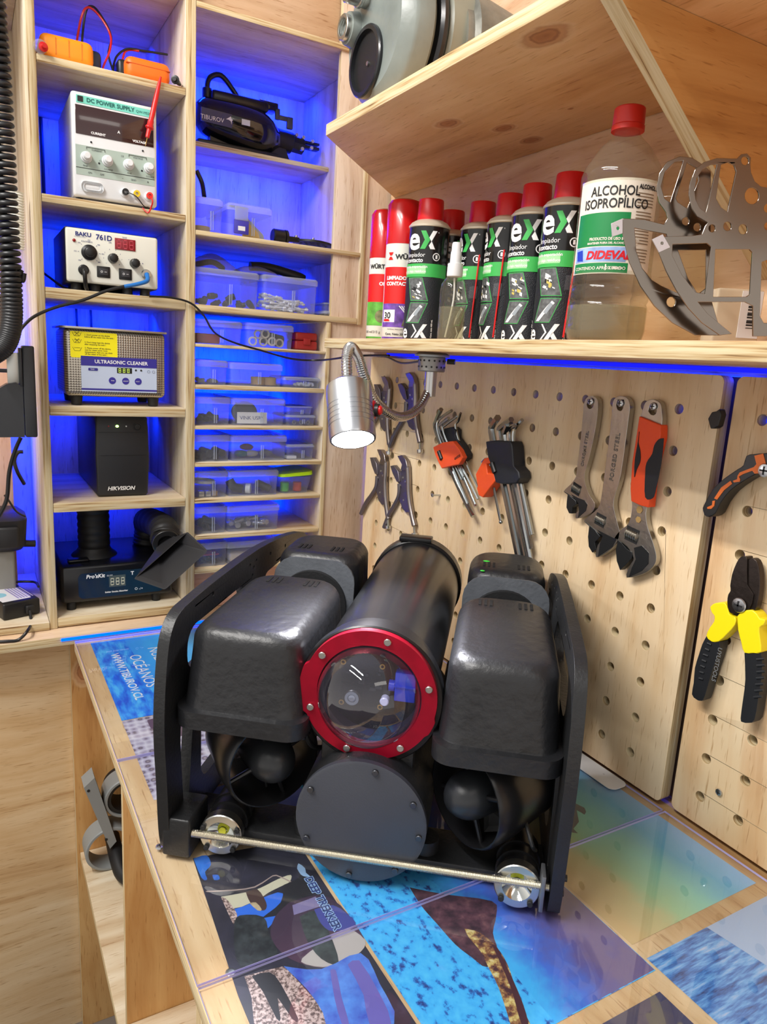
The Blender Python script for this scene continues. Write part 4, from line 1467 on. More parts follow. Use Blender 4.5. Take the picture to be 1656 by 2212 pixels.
def clear_box(pl, pr, key, ptop, label, depth=.15, yf=None, group=None, latch=False, name='storage_box', lidh=.011, x0=None):
    yf = YBX if yf is None else yf
    zb = RS[key][1] + .0006
    xl = at(pl, 900, 1, yf).x if x0 is None else x0
    xr = min(at(pr, ptop + 30, 1, yf).x, (XUR0 if key in 'bc' else XLR0) - .003)
    zt = at((pl + pr) / 2, ptop, 1, yf).z
    W_, H_ = xr - xl, zt - zb
    t = thing(name, label, 'storage box', (xl, yf, zb), 0, group)
    th = .0012
    body = MB()
    lo_ = rrect(.004, W_ - .004, .003, depth - .003, .006, 4); lu = rrect(.002, W_ - .002, .001, depth - .001, .007, 4)
    li = rrect(.0055, W_ - .0055, .0045, depth - .0045, .005, 4)
    zt_ = H_ - lidh
    body.loft([[(x, y, .0) for x, y in lo_], [(x, y, zt_) for x, y in lu]], 0, True)
    body.build('box_body', CB, t, smooth=40)
    lid = MB()
    a_ = rrect(.0, W_, -.001, depth + .001, .008, 4); c_ = rrect(.003, W_ - .003, .002, depth - .002, .007, 4)
    lid.loft([[(x, y, zt_ - .002) for x, y in a_], [(x, y, H_ - .003) for x, y in a_], [(x, y, H_) for x, y in c_], [(x, y, H_ - .003) for x, y in rrect(.005, W_ - .005, .004, depth - .004, .006, 4)]], 0, True)
    lid.build('lid', CBL, t, smooth=40)
    MB().box(W_ * .52, W_ * .52 + .0022, -.0012, .0006, .004, H_ * .62).box(W_ * .52 + .0045, W_ * .52 + .0062, -.0012, .0006, .004, H_ * .62).build('side_rib', CBL, t)
    if latch:
        l_ = MB().box(W_ * .12, W_ * .12 + .030, -.006, -.001, .004, .030, .002, seg=2).build('latch', mat('latch_indigo', (66, 62, 170), .35), t, label='indigo latch')
        MB().box(W_ * .12 + .002, W_ * .12 + .028, -.0075, -.001, .028, H_ - .006, .002).build('latch_hinge', CBL, l_)
        MB().box(W_ * .12 + .008, W_ * .12 + .022, -.0066, -.0058, .010, .018).build('latch_slot', WHT, l_)
    return t, xl, xr, yf, zb, H_


def inside(name, label, cat, mb, mt, **k):
    o = mb.build(name, mt)
    tag(o, label, cat, k.get('group'), k.get('kind'))
    return o


SB = lambda s: 'clear storage box ' + s
DK = mat('fitting_black', (24, 25, 28), .4)
GRY = mat('part_grey', (120, 122, 126), .5)
PAPER = mat('paper_white', (232, 230, 224), .7)
TAN = mat('tape_tan', (196, 160, 110), .6)
BROWNR = mat('case_red', (150, 34, 34), .45)
GREYR = mat('ring_cream', (214, 204, 184), .5)


def pile(x0, x1, y0, y1, z0, h, n, mt, name, label, cat, r=.006, kind='stuff', shape='mix'):
    mb = MB()
    for i in range(n):
        x = random.uniform(x0 + r, x1 - r); y = random.uniform(y0 + r, y1 - r)
        t = random.random()
        z = z0 + r + random.random() * h * (1 - abs((x - (x0 + x1) / 2) / ((x1 - x0) / 2 + .001)) * .5)
        d = Vector((random.uniform(-1, 1), random.uniform(-1, 1), random.uniform(-.3, .3))).normalized() * r * random.uniform(.8, 2.0)
        p = Vector((x, y, z))
        a_, b_ = p - d, p + d
        for v in (a_, b_):
            v.x = min(max(v.x, x0 + r), x1 - r); v.z = max(v.z, z0 + r); v.y = min(max(v.y, y0 + r), y1 - r)
        if (a_ - b_).length < .002:
            continue
        mb.cyl(a_, b_, r * random.uniform(.6, 1), seg=10, bev=r * .1)
    return inside(name, label, cat, mb, mt, kind=kind)


# row b: latch boxes and the gripper
t, xl, xr, yf, zb, H_ = clear_box(424, 484, 'b', 427, SB('at the left end of the second wide shelf behind the post'), x0=XM1 + .002)
inside('tape_roll', 'yellow roll seen through the left box on the second wide shelf', 'tape roll', MB().ring((xl + .012 + .012, yf + .05, zb + .0015), (0, 0, 1), .018, .008, .014, 28), mat('tape_yellow', (222, 176, 60), .5))
pile(xl + .02, xr - .006, yf + .085, yf + .13, zb + .002, .014, 22, GRY, 'small_parts', 'grey small parts in the left box on the second wide shelf', 'small parts', .005)
t, xl, xr, yf, zb, H_ = clear_box(486, 590, 'b', 443, SB('with an indigo latch on the second wide shelf'), latch=True)
o = inside('foam_pad', 'yellow sheet standing in the box with the indigo latch', 'sheet', MB().loft([[(xl + .035, yf + .012 + d, zb + .002), (xr - .022, yf + .012 + d, zb + .002), (xr - .026, yf + .012 + d, zb + .014), (xl + .036, yf + .012 + d, zb + .036)] for d in (0, .004)]), mat('sheet_yellow', (240, 190, 40), .5))
inside('sandpaper_sheet', 'pale grey sheet lying behind the yellow sheet', 'sheet', MB().loft([[(xl + .040, yf + .020 + d, zb + .002), (xr - .010, yf + .020 + d, zb + .002), (xr - .012, yf + .020 + d, zb + .012), (xl + .045, yf + .020 + d, zb + .040)] for d in (0, .003)]), mat('sheet_grey', (176, 176, 168), .6))
# black cord lying on the boxes
pts = [(at(424, 368, 1, .15)), at(436, 395, 1, .15), at(441, 425, 1, .13)]
o = MB().tube(pts, .0045, 10, smooth=6).build('thick_cable', BLKP); tag(o, 'thick black cable hanging down behind the left box', 'cable')
q = at(515, 438, 1, .11)
o = MB().sphere((q.x, .11, t.location.z + H_ + .003), .022, (1.15, .5, .10), seg=24, rings=8).build('cable_loop', BLKP); tag(o, 'flat black coil lying on the latch box lid', 'cable')
# gripper with a perforated disc
gy = .10
zb = RS['b'][1] + .0006
gr = thing('gripper_claw', 'black gripper with perforated round disc on the second wide shelf', 'gripper', (at(600, 510, 1, gy).x, gy, zb))
MB().cyl((-.012, .0, .016), (.014, 0, .016), .015, seg=26, bev=.002).cyl((.014, 0, .016), (.019, 0, .016), .0155, seg=26).build('gripper_body', BLKP, gr)
MB().box(.019, .045, -.008, .008, .010, .020, .002).build('gripper_arm', BLKP, gr)
lp = [circ(0, 0, .042, 40)]
for rr_, n_ in ((.014, 6), (.027, 12)):
    for i in range(n_):
        a_ = 2 * pi * i / n_
        lp.append(circ(rr_ * cos(a_), rr_ * sin(a_), .0042, 8))
MB().plate(lp, .004, Matrix.Translation((.080, .004, .0125)) @ Matrix.Rotation(radians(3), 4, 'Y')).build('perforated_disc', BLKP, gr)
for x in (.040, .078):
    MB().cyl((x, 0, .012), (x, 0, .024), .0035, seg=12).build('bolt', STEEL, gr)

# row c
t, xl, xr, yf, zb, H_ = clear_box(425, 561, 'c', 583, SB('holding black fittings on the third wide shelf'), x0=XM1 + .002)
for i in range(9):
    x = xl + .016 + i * .0128; y = yf + .02 + .02 * (i % 2); z = zb + .0075 + (.012 if i in (2, 5) else 0)
    d = Vector((cos(i * 1.3), sin(i * 2.1) * .4, sin(i * 1.7) * .5)).normalized()
    fb = MB().cyl(Vector((x, y, z)) - d * .003, Vector((x, y, z)) + d * .012, .0062, seg=8, bev=.001)
    fb.cyl(Vector((x, y, z)) - d * .008, Vector((x, y, z)) - d * .002, .0045, seg=12)
    if 2 < i < 9:
        pass
    o = fb.build('pipe_fitting', DK)
    tag(o, 'black pipe fitting in the left box of the third wide shelf', 'fitting', 'black fittings in the clear box')
t, xl, xr, yf, zb, H_ = clear_box(561, 688, 'c', 598, SB('full of cotton swabs on the third wide shelf'))
mb = MB()
for i in range(70):
    x = random.uniform(xl + .014, xr - .03); y = random.uniform(yf + .008, yf + .05)
    hmax = .030 * (1 - (x - xl) / (xr - xl) * .55)
    z = zb + .004 + random.random() * hmax
    a_ = random.uniform(-.5, .5); d = Vector((cos(a_), random.uniform(-.3, .3), sin(a_) * .5 - .1)).normalized() * .018
    p = Vector((x, y, z)); e0, e1_ = p - d, p + d
    for e_ in (e0, e1_):
        e_.x = min(max(e_.x, xl + .009), xr - .012); e_.z = max(e_.z, zb + .0035); e_.y = max(e_.y, yf + .009)
    mb.cyl(e0, e1_, .0010, seg=6)
    dd = (e1_ - e0).normalized() * .0035
    for e_ in (e0, e1_):
        mb.cyl(e_ - dd, e_ + dd, .0023, seg=8, bev=.0008)
inside('cotton_swabs', 'heap of white cotton swabs inside a clear box', 'cotton swabs', mb, mat('cotton', (238, 238, 240), .8), kind='stuff')
t, xl, xr, yf, zb, H_ = clear_box(688, 741, 'c', 672, SB('flat with tan bits at the right end of the third wide shelf'), depth=.10, name='flat_box', lidh=.004, x0=at(688, 900, 1, YBX).x + .003)
t2, xl2, xr2, yf2, zb2_, H2_ = clear_box(684, 733, 'c', 650, SB('small and upper, on the flat box at the right end'), depth=.08, name='flat_box', lidh=.004, yf=YBX + .012, x0=at(688, 900, 1, YBX).x + .008)
t2.location.z = t.location.z + H_ + .0005
for ch in t2.children:
    ch.scale.z = .55
pile(xl + .01, xr - .01, yf + .01, yf + .06, zb + .001, .002, 30, mat('tan_bits', (206, 176, 120), .6), 'small_parts', 'tan bits in the flat box', 'small parts', .002)
# plastic bags lying on the boxes
zc = RS['c'][1] + H_


def bag(px0, px1, ptop, yb, label, key_top, mt, inner=None):
    x0_, x1_ = at(px0, 600, 1, yb).x, at(px1, 600, 1, yb).x
    zt = at((px0 + px1) / 2, ptop, 1, yb).z
    b = bmesh.new()
    nx, ny = 16, 10
    W2_ = x1_ - x0_
    vs = []
    for s in (0, 1):
        for j in range(ny + 1):
            for i in range(nx + 1):
                u, v = i / nx, j / ny
                prof = (sin(pi * u) ** .6) * (sin(pi * v) ** .5) * (1 - .45 * u)
                z = key_top + .001 + (zt - key_top) * prof * (1 + .12 * sin(9 * u + 5 * v)) * (1 if s else .02)
                vs.append(b.verts.new((x0_ + W2_ * u, yb + .10 * v, z + (.0006 if s else 0))))
    n1 = (nx + 1) * (ny + 1)
    for s in (0, 1):
        for j in range(ny):
            for i in range(nx):
                a_ = s * n1 + j * (nx + 1) + i
                b.faces.new((vs[a_], vs[a_ + 1], vs[a_ + nx + 2], vs[a_ + nx + 1]))
    o = MB().bm(b).build('plastic_bag', mt, smooth=80)
    tag(o, label, 'plastic bag')
    return o


BAG = clear('bag_film', (214, 212, 212), haze=.30, ior=1.5, hcol=(170, 165, 165), rough=.12)
LT1 = at(490, 583, 1, YBX).z + .001
LT2 = at(620, 598, 1, YBX).z + .001
bag(424, 520, 536, YBX + .015, 'crumpled clear plastic bag lying on the left box of the third wide shelf', LT1, BAG)
bag(522, 608, 566, YBX + .01, 'crumpled clear plastic bag lying between the two boxes of the third wide shelf', LT2 - .0005, BAG)
o = MB().tube([(XM1 + .02, YBX + .06, LT1 + .009), (XM1 + .05, YBX + .05, LT1 + .016), (XM1 + .075, YBX + .06, LT1 + .007)], .0055, 10, smooth=5).build('black_part', DK)
tag(o, 'black bent part inside the left plastic bag', 'part')
p = at(570, 600, 1, YBX + .05)
o = MB().tube([at(540, 575, 1, .13), at(580, 578, 1, .13), at(640, 596, 1, .12), at(655, 603, 1, .12)], .009, 12, smooth=5).build('black_part', DK)
for v in o.data.vertices:
    v.co.z = max(v.co.z, LT2 + .001)
tag(o, 'black rod shaped part lying across the right boxes', 'part')

# row d
t, xl, xr, yf, zb, H_ = clear_box(425, 525, 'd', 692, SB('with a dark red case inside, left in the first narrow compartment'), x0=XM1 + .002)
inside('red_case', 'dark red case seen through the left box of the first narrow compartment', 'case', MB().box(xl + .008, xl + .055, yf + .015, yf + .06, zb + .001, zb + .020, .003), BROWNR)
t, xl, xr, yf, zb, H_ = clear_box(528, 636, 'd', 700, SB('with cream rings, in the middle of the first narrow compartment'))
for i, (px, py) in enumerate(((546, 737), (560, 722), (573, 721), (571, 738), (588, 738), (606, 742))):
    q = at(px, py, 1, yf + .012)
    o = MB().ring((q.x, yf + .008 + .006 * (i % 2), max(q.z, zb + .0105)), (0, -1, 0), .0092, .0062, .005, 24, bev=.0006).build('pipe_ring', GREYR)
    tag(o, 'cream plastic ring in the middle box of the first narrow compartment', 'ring', 'cream rings in the clear box')
    o.location.y += .008
o = inside('black_motor', 'black cylinder lying behind the cream rings', 'motor', MB().cyl((xr - .060, yf + .04, zb + .022), (xr - .012, yf + .035, zb + .014), .0125, seg=20, bev=.002), DK)
q0, q1 = at(638, 730, 1, YBX + .01), at(686, 730, 1, YBX + .01)
rc = thing('red_case', 'small dark red clasp case at the right of the first narrow compartment', 'case', (q0.x, YBX + .01, RS['d'][1] + .0006))
hz = at(660, 719, 1, YBX + .01).z - RS['d'][1]
MB().box(0, q1.x - q0.x, 0, .05, 0, hz * .52, .004, seg=3).build('case_base', BROWNR, rc)
MB().box(0, q1.x - q0.x, 0, .05, hz * .53, hz, .005, seg=3).build('case_lid', BROWNR, rc)
MB().box((q1.x - q0.x) * .35, (q1.x - q0.x) * .66, -.003, .001, hz * .3, hz * .66, .001).build('clasp', BROWNR, rc)

# row e
t, xl, xr, yf, zb, H_ = clear_box(425, 494, 'e', 778, SB('left in the second narrow compartment'), x0=XM1 + .002)
pile(xl + .008, xr - .012, yf + .01, yf + .05, zb + .001, .006, 14, GRY, 'small_parts', 'grey strips in the left box of the second narrow compartment', 'small parts', .004)
t, xl, xr, yf, zb, H_ = clear_box(495, 612, 'e', 785, SB('with tan rolls, in the middle of the second narrow compartment'))
for i, px in enumerate((552, 578)):
    q = at(px, 820, 1, yf + .02)
    o = MB().ring((q.x + .008, yf + .032, zb + .001), (0, 0, 1), .014, .007, .017, 28, bev=.001).build('tape_roll', TAN)
    tag(o, ('left', 'right')[i] + ' of two tan rolls in the middle box of the second narrow compartment', 'tape roll')
t, xl, xr, yf, zb, H_ = clear_box(610, 698, 'e', 815, SB('flat, of little white parts at the right of the second narrow compartment'), depth=.09, name='flat_box', lidh=.005)
pile(xl + .03, xr - .006, yf + .008, yf + .04, zb + .001, .006, 30, WHI, 'small_parts', 'white small parts in the flat box of the second narrow compartment', 'small parts', .003)

# row f
t, xl, xr, yf, zb, H_ = clear_box(425, 500, 'f', 858, SB('left in the third narrow compartment'), x0=XM1 + .002)
pile(xl + .008, xr - .012, yf + .01, yf + .05, zb + .001, .012, 16, DK, 'small_parts', 'dark parts in the left box of the third narrow compartment', 'small parts', .006)
t, xl, xr, yf, zb, H_ = clear_box(500, 618, 'f', 861, SB('with a handwritten paper note in the third narrow compartment'))
o = MB().sphere((xl + .045, yf + .055, zb + .023), .022, (1.3, .8, 1), seg=20, rings=10).build('cloth_bundle', mat('cloth_greygreen', (96, 112, 112), .8)); tag(o, 'grey green bundle inside the box with the paper note', 'bundle')
note = MB().box(xl + .014, xl + .078, yf + .0075, yf + .0082, zb + .003, zb + .026)
note.build
nt_ = note.build('paper_note', PAPER)
tag(nt_, 'white handwritten paper note in the box of the third narrow compartment', 'note')
MB().text('VINK USRY', .0105, FM(xl + .020, yf + .0072, zb + .011), 0, shear=-.1).build('handwriting', mat('ink_blue', (50, 60, 120), .6), nt_, smooth=0)
t, xl, xr, yf, zb, H_ = clear_box(618, 683, 'f', 897, SB('flat and lower, with rings at the right of the third narrow compartment'), depth=.09, name='flat_box', lidh=.003)
for i in range(3):
    o = MB().ring((xl + .022 + .016 * i, yf + .012, zb + .0055), (.3, -1, .2), .0048, .0026, .002, 16).build('washer', GRY)
    tag(o, 'grey washer in the flat box of the third narrow compartment', 'washer', 'washers in the flat box')
t2, *_r = clear_box(618, 676, 'f', 876, SB('small and upper, on the flat box of the third narrow compartment'), depth=.08, name='flat_box', lidh=.003)
t2.location.z = t.location.z + H_ + .0004
for ch in t2.children:
    ch.scale.z = .42

# row g
t, xl, xr, yf, zb, H_ = clear_box(425, 499, 'g', 940, SB('left in the fourth narrow compartment'), x0=XM1 + .002)
for i in range(4):
    o = MB().cyl((xl + .022 + .013 * i, yf + .012, zb + .0085 + .006 * (i % 2)), (xl + .016 + .013 * i, yf + .05, zb + .0105 + .006 * (i % 2)), .0082, seg=18, bev=.001).build('rubber_plug', DK)
    tag(o, 'black plug in the left box of the fourth narrow compartment', 'plug', 'black plugs in the clear box')
t, xl, xr, yf, zb, H_ = clear_box(499, 621, 'g', 941, SB('with coloured cloth scraps in the fourth narrow compartment'))
for c, px, lb in ((mat('scrap_teal', (30, 120, 120), .7), 526, 'teal'), (mat('scrap_white', (210, 206, 204), .7), 548, 'white'), (mat('scrap_maroon', (120, 40, 60), .7), 540, 'maroon'), (mat('scrap_grey', (130, 130, 140), .7), 580, 'grey')):
    q = at(px, 985, 1, yf + .03)
    o = MB().sphere((q.x, yf + .025 + random.random() * .03, zb + (.009 if lb != 'maroon' else .022)), .0115, (1.35, .8, .62), seg=10, rings=6).build('cloth_scrap', c)
    tag(o, lb + ' cloth scrap in a box of the fourth narrow compartment', 'cloth')
t, xl, xr, yf, zb, H_ = clear_box(621, 680, 'g', 960, SB('low, at the right of the fourth narrow compartment'), depth=.10, lidh=.004)
o = inside('paper_slip', 'white slip in the low box of the fourth narrow compartment', 'paper', MB().box(xl + .006, xl + .028, yf + .012, yf + .03, zb + .001, zb + .007), PAPER)
# row h
t, xl, xr, yf, zb, H_ = clear_box(425, 494, 'h', 1018, SB('with a paper roll, left in the fifth narrow compartment'), x0=XM1 + .002)
o = MB().ring((xl + .024, yf + .045, zb + .024), (.05, 0, 1), .026, .020, .006, 32).build('paper_tape', PAPER)
o.location = (.004, 0, .0); tag(o, 'coil of white paper tape in the left box of the fifth narrow compartment', 'tape roll')
for i in range(3):
    o = MB().box(xl + .012 + .014 * i, xl + .022 + .014 * i, yf + .006, yf + .016, zb + .001, zb + .012, .0006).build('connector_block', (STEEL, STEEL, mat('connector_tan', (170, 140, 100), .5))[i])
    tag(o, ('left', 'middle', 'right')[i] + ' connector block in the left box of the fifth narrow compartment', 'connector')
t, xl, xr, yf, zb, H_ = clear_box(494, 603, 'h', 1016, SB('with black tools in the fifth narrow compartment'))
o = MB().tube([(xl + .012, yf + .03, zb + .030), (xl + .020, yf + .025, zb + .016), (xl + .038, yf + .02, zb + .011)], .0095, 14, smooth=5).build('elbow_pipe', DK); tag(o, 'black elbow piece in a box of the fifth narrow compartment', 'elbow')
o = MB().cyl((xl + .072, yf + .03, zb + .022), (xl + .098, yf + .014, zb + .0095), .0082, seg=16, bev=.0015).build('ribbed_tube', DK); tag(o, 'black ribbed tube at the right in the box of the fifth narrow compartment', 'tube')
o = MB().ring((xl + .046, yf + .022, zb + .012), (.9, -.5, 0), .0108, .007, .010, 24).build('white_ring', WHT); tag(o, 'white ring in the box of the fifth narrow compartment', 'ring')
# tub with a lime lid and two spools
x0_ = at(605, 1040, 1, YBX + .004).x; x1_ = at(676, 1040, 1, YBX + .004).x
zb = RS['h'][1] + .0006; H_ = at(640, 1022, 1, YBX).z - zb
tub = thing('food_tub', 'clear tub with a lime green lid at the right of the fifth narrow compartment', 'tub', (x0_, YBX + .004, zb))
W_ = x1_ - x0_
MB().loft([[(x, y, 0) for x, y in rrect(.008, W_ - .008, .006, .08, .012, 5)], [(x, y, H_ * .8) for x, y in rrect(.0, W_, .0, .09, .014, 5)]]).build('tub_body', CB, tub, smooth=50)
MB().loft([[(x, y, H_ * .8 + (x / W_) * .004) for x, y in rrect(-.002, W_ + .002, -.002, .092, .014, 5)], [(x, y, H_ * .93 + (x / W_) * .006) for x, y in rrect(-.001, W_ + .001, -.001, .091, .014, 5)]]).build('tub_lid', mat('lime', (180, 226, 20), .4), tub, smooth=50, label='lime green lid')
for px, c, lb in ((618, mat('thread_green', (60, 190, 50), .5), 'green'), (645, mat('thread_red', (214, 50, 44), .5), 'red')):
    q = at(px, 1050, 1, YBX + .02)
    o = MB().cyl((q.x, YBX + .030, zb + .0012), (q.x, YBX + .030, zb + .021), .0095, seg=20, bev=.001).build('thread_spool', c)
    tag(o, lb + ' spool inside the tub with the lime lid', 'spool')
# row i
t, xl, xr, yf, zb, H_ = clear_box(425, 492, 'i', 1095, SB('with black caps, left in the sixth narrow compartment'), x0=XM1 + .002)
pile(xl + .008, xr - .012, yf + .01, yf + .05, zb + .001, .016, 18, DK, 'small_parts', 'black caps in the left box of the sixth narrow compartment', 'small parts', .007)
t, xl, xr, yf, zb, H_ = clear_box(492, 605, 'i', 1092, SB('with small foil bags in the sixth narrow compartment'))
FOIL = mat('foil', (190, 190, 196), .2, .7, bump=.6, bscale=120)
pile(xl + .010, xr - .016, yf + .01, yf + .06, zb + .001, .010, 26, FOIL, 'foil_bags', 'shiny small bags in a box of the sixth narrow compartment', 'small bags', .007)
# row j
t, xl, xr, yf, zb, H_ = clear_box(425, 493, 'j', 1173, SB('with dark and pink bits, left in the lowest compartment'), x0=XM1 + .002)
pile(xl + .008, xr - .012, yf + .01, yf + .05, zb + .001, .004, 10, DK, 'small_parts', 'dark bits in the left box of the lowest compartment', 'small parts', .005)
inside('pink_card', 'pink card in the left box of the lowest compartment', 'card', MB().box(xl + .008, xr - .014, yf + .02, yf + .05, zb + .018, zb + .020), mat('card_pink', (196, 60, 100), .5))
t, xl, xr, yf, zb, H_ = clear_box(493, 603, 'j', 1168, SB('behind the robot frame in the lowest compartment'))
inside('folded_cloth', 'pale folded cloth in the box behind the robot frame', 'cloth', MB().box(xl + .010, xr - .012, yf + .01, yf + .07, zb + .001, zb + .022, .006, seg=3), mat('cloth_pale', (206, 190, 170), .8))

# ---------------------------------------------------------------- diving torch device on the top shelf
zb = RS['a'][1] + .0006
yd = YS + .045
k0 = max(at(420, 300, 1, yd).x, XM1 + .004); k1 = at(601, 300, 1, yd).x
dv = thing('camera_housing', 'glossy black device with a white name and a gripper nose on the top wide shelf', 'device', (k0, yd, zb))
W_ = k1 - k0
zc_ = at(520, 270, 1, yd).z - zb
prof = [(.0, .018), (.018, .034), (.05, .040), (.11, .045), (.15, .044), (.175, .036), (.192, .024), (.200, .020)]
prof = [(x * W_ / .200, r_) for x, r_ in prof]
tl = .10
loops = []
for x, r_ in [(p.x, p.y) for p in spline([Vector((a, b, 0)) for a, b in prof], 4)]:
    c_ = zc_ - x * tl + .004
    loops.append([(x, r_ * 1.0 * cos(2 * pi * i / 32), c_ + r_ * 1.02 * sin(2 * pi * i / 32)) for i in range(32)])
body = MB().loft(loops).build('body', mat('gloss_black_body', (10, 11, 14), .12, coat=.6), dv, smooth=60)
a = at(470, 215, 1, yd) - Vector((k0, yd, zb)); b_ = at(590, 222, 1, yd) - Vector((k0, yd, zb))
top = MB().box(.030, W_ - .03, -.022, .022, zc_ + .030, zc_ + .052, .007, seg=3, taper=None)
top.build('top_rail', BKS, dv)
MB().box(W_ - .052, W_ - .008, -.018, .018, zc_ + .038, zc_ + .054, .003).build('rail_end', mat('gloss_black_body', (10, 11, 14), .12), dv)
for k in range(3):
    MB().cyl((W_ - .046 + .009 * k, -.012, zc_ + .0535), (W_ - .046 + .009 * k, -.012, zc_ + .0555), .0028, seg=10).build('screw', STEEL, dv)
MB().tube([(.026, 0, zc_ + .050), (.030, 0, zc_ + .075), (.055, .0, zc_ + .086), (.085, 0, zc_ + .060), (.092, .0, zc_ + .048)], .0055, 12, smooth=6).build('cable', BKS, dv)
MB().cyl((.026, 0, zc_ + .024), (.026, 0, zc_ + .056), .010, seg=18, bev=.001).build('cable_gland', BLKP, dv)
MB().box(.0, W_ - .005, -.025, .025, .0, .012, .004).build('base', BLKP, dv)
MB().box(.03, W_ - .06, -.010, .010, .008, zc_ - .030).build('base', BLKP, dv)
bd = thing  # label strip with the name
lb_ = MB()
lb_.loft([[(x, -.0350 - .0068 + d, z) for x, z in ((.002, zc_ - .020), (.066, zc_ - .022), (.070, zc_ - .008), (.066, zc_ + .004), (.002, zc_ + .006))] for d in (0, .002)])
lo_ = lb_.build('name_plate', mat('navy_gloss', (20, 30, 92), .25), dv, label='navy name plate')
m = MB().text('TIBUROV', .0118, FM(.0005, -.0425, zc_ - .0155), 0, sx=1.0)
sh = [(0, .006), (.006, .010), (.010, .013), (.011, .009), (.015, .007), (.0125, .005), (.0115, -.002), (.0105, .0035), (.006, .006)]
m.plate([sh], .0006, FM(.0535, -.0425, zc_ - .0135))
m.build('lettering', WHI, lo_, smooth=0)
MB().box(.086, .104, -.0458, -.0448, zc_ - .012, zc_ - .001).build('sticker', mat('sticker_silver', (196, 200, 206), .4), dv)
nz = zc_ - W_ * tl + .006
nm = MB().cyl((W_ - .006, 0, nz), (W_ + .030, 0, nz - .003), .022, seg=28, bev=.001)
nm.cyl((W_ + .030, 0, nz - .003), (W_ + .058, 0, nz - .005), .017, seg=8, bev=.001)
nm.build('nose', BLKP, dv)
for (x, z) in ((W_ + .036, .012), (W_ + .052, .010), (W_ + .050, -.014), (W_ + .074, .006), (W_ + .072, -.008)):
    MB().cyl((x, -.012, nz + z), (x, -.020, nz + z), .0040, seg=12, bev=.0006).build('bolt', STEEL, dv)
MB().box(W_ + .056, W_ + .095, -.010, .008, nz - .008, nz - .002, .001).build('jaw', BLKP, dv)
MB().box(W_ + .056, W_ + .095, -.010, .008, nz + .002, nz + .007, .001).build('jaw', BLKP, dv)
MB().loft([[(x, y, z) for x, z in ((W_ - .01, nz - .018), (W_ + .012, nz - .018), (W_ + .026, .0), (W_ - .03, .0))] for y in (-.012, .012)]).build('stand', BLKP, dv)
MB().box(W_ - .006, W_ + .026, -.018, -.014, zc_ + .022, zc_ + .032, .0015).box(W_ + .012, W_ + .026, -.020, -.012, zc_ + .008, zc_ + .032, .002).box(W_ - .014, W_ - .004, -.018, -.010, zc_ + .022, zc_ + .044, .0015).build('hook', mat('hook_grey', (70, 70, 76), .4), dv)


# ================================================================ things on the lower wall shelf
ZSH = ZS1 + .0006
CREAM = mat('can_cream', (206, 196, 176), .35, .3)
CANB = mat('can_black', (12, 13, 15), .25, coat=.4)
CAPR = mat('cap_red', (206, 18, 24), .35)
CGRN = mat('can_green', (60, 176, 82), .4)
CGL = mat('can_pale_green', (160, 222, 160), .4)
DOT = mat('can_hatch', (22, 26, 34), .5, bump=.5, bscale=700)
STRAW = mat('straw_red', (222, 30, 32), .4)
TAPE = clear('tape_clear', haze=.12)


def decals(mb, pieces, R, z0):
    for W_, Fc, mi in wrap_pieces(pieces, R, z0):
        mb.add(W_, Fc, mi)


def tpiece(s, size, x, y, mi, lift=.0007, off=0.0, shear=0.0, sx=1.0, rot=0):
    V, Fc = text_mesh(s, size, 'LEFT', off, shear)
    out = []
    for p in V:
        u, v = p.x * sx, p.y
        if rot:
            u, v = -v, u
        out.append((x + u, y + v))
    return (out, Fc, mi, lift)


def ppiece(pts, mi, lift=.0005):
    return (pts, [tuple(range(len(pts)))], mi, lift)


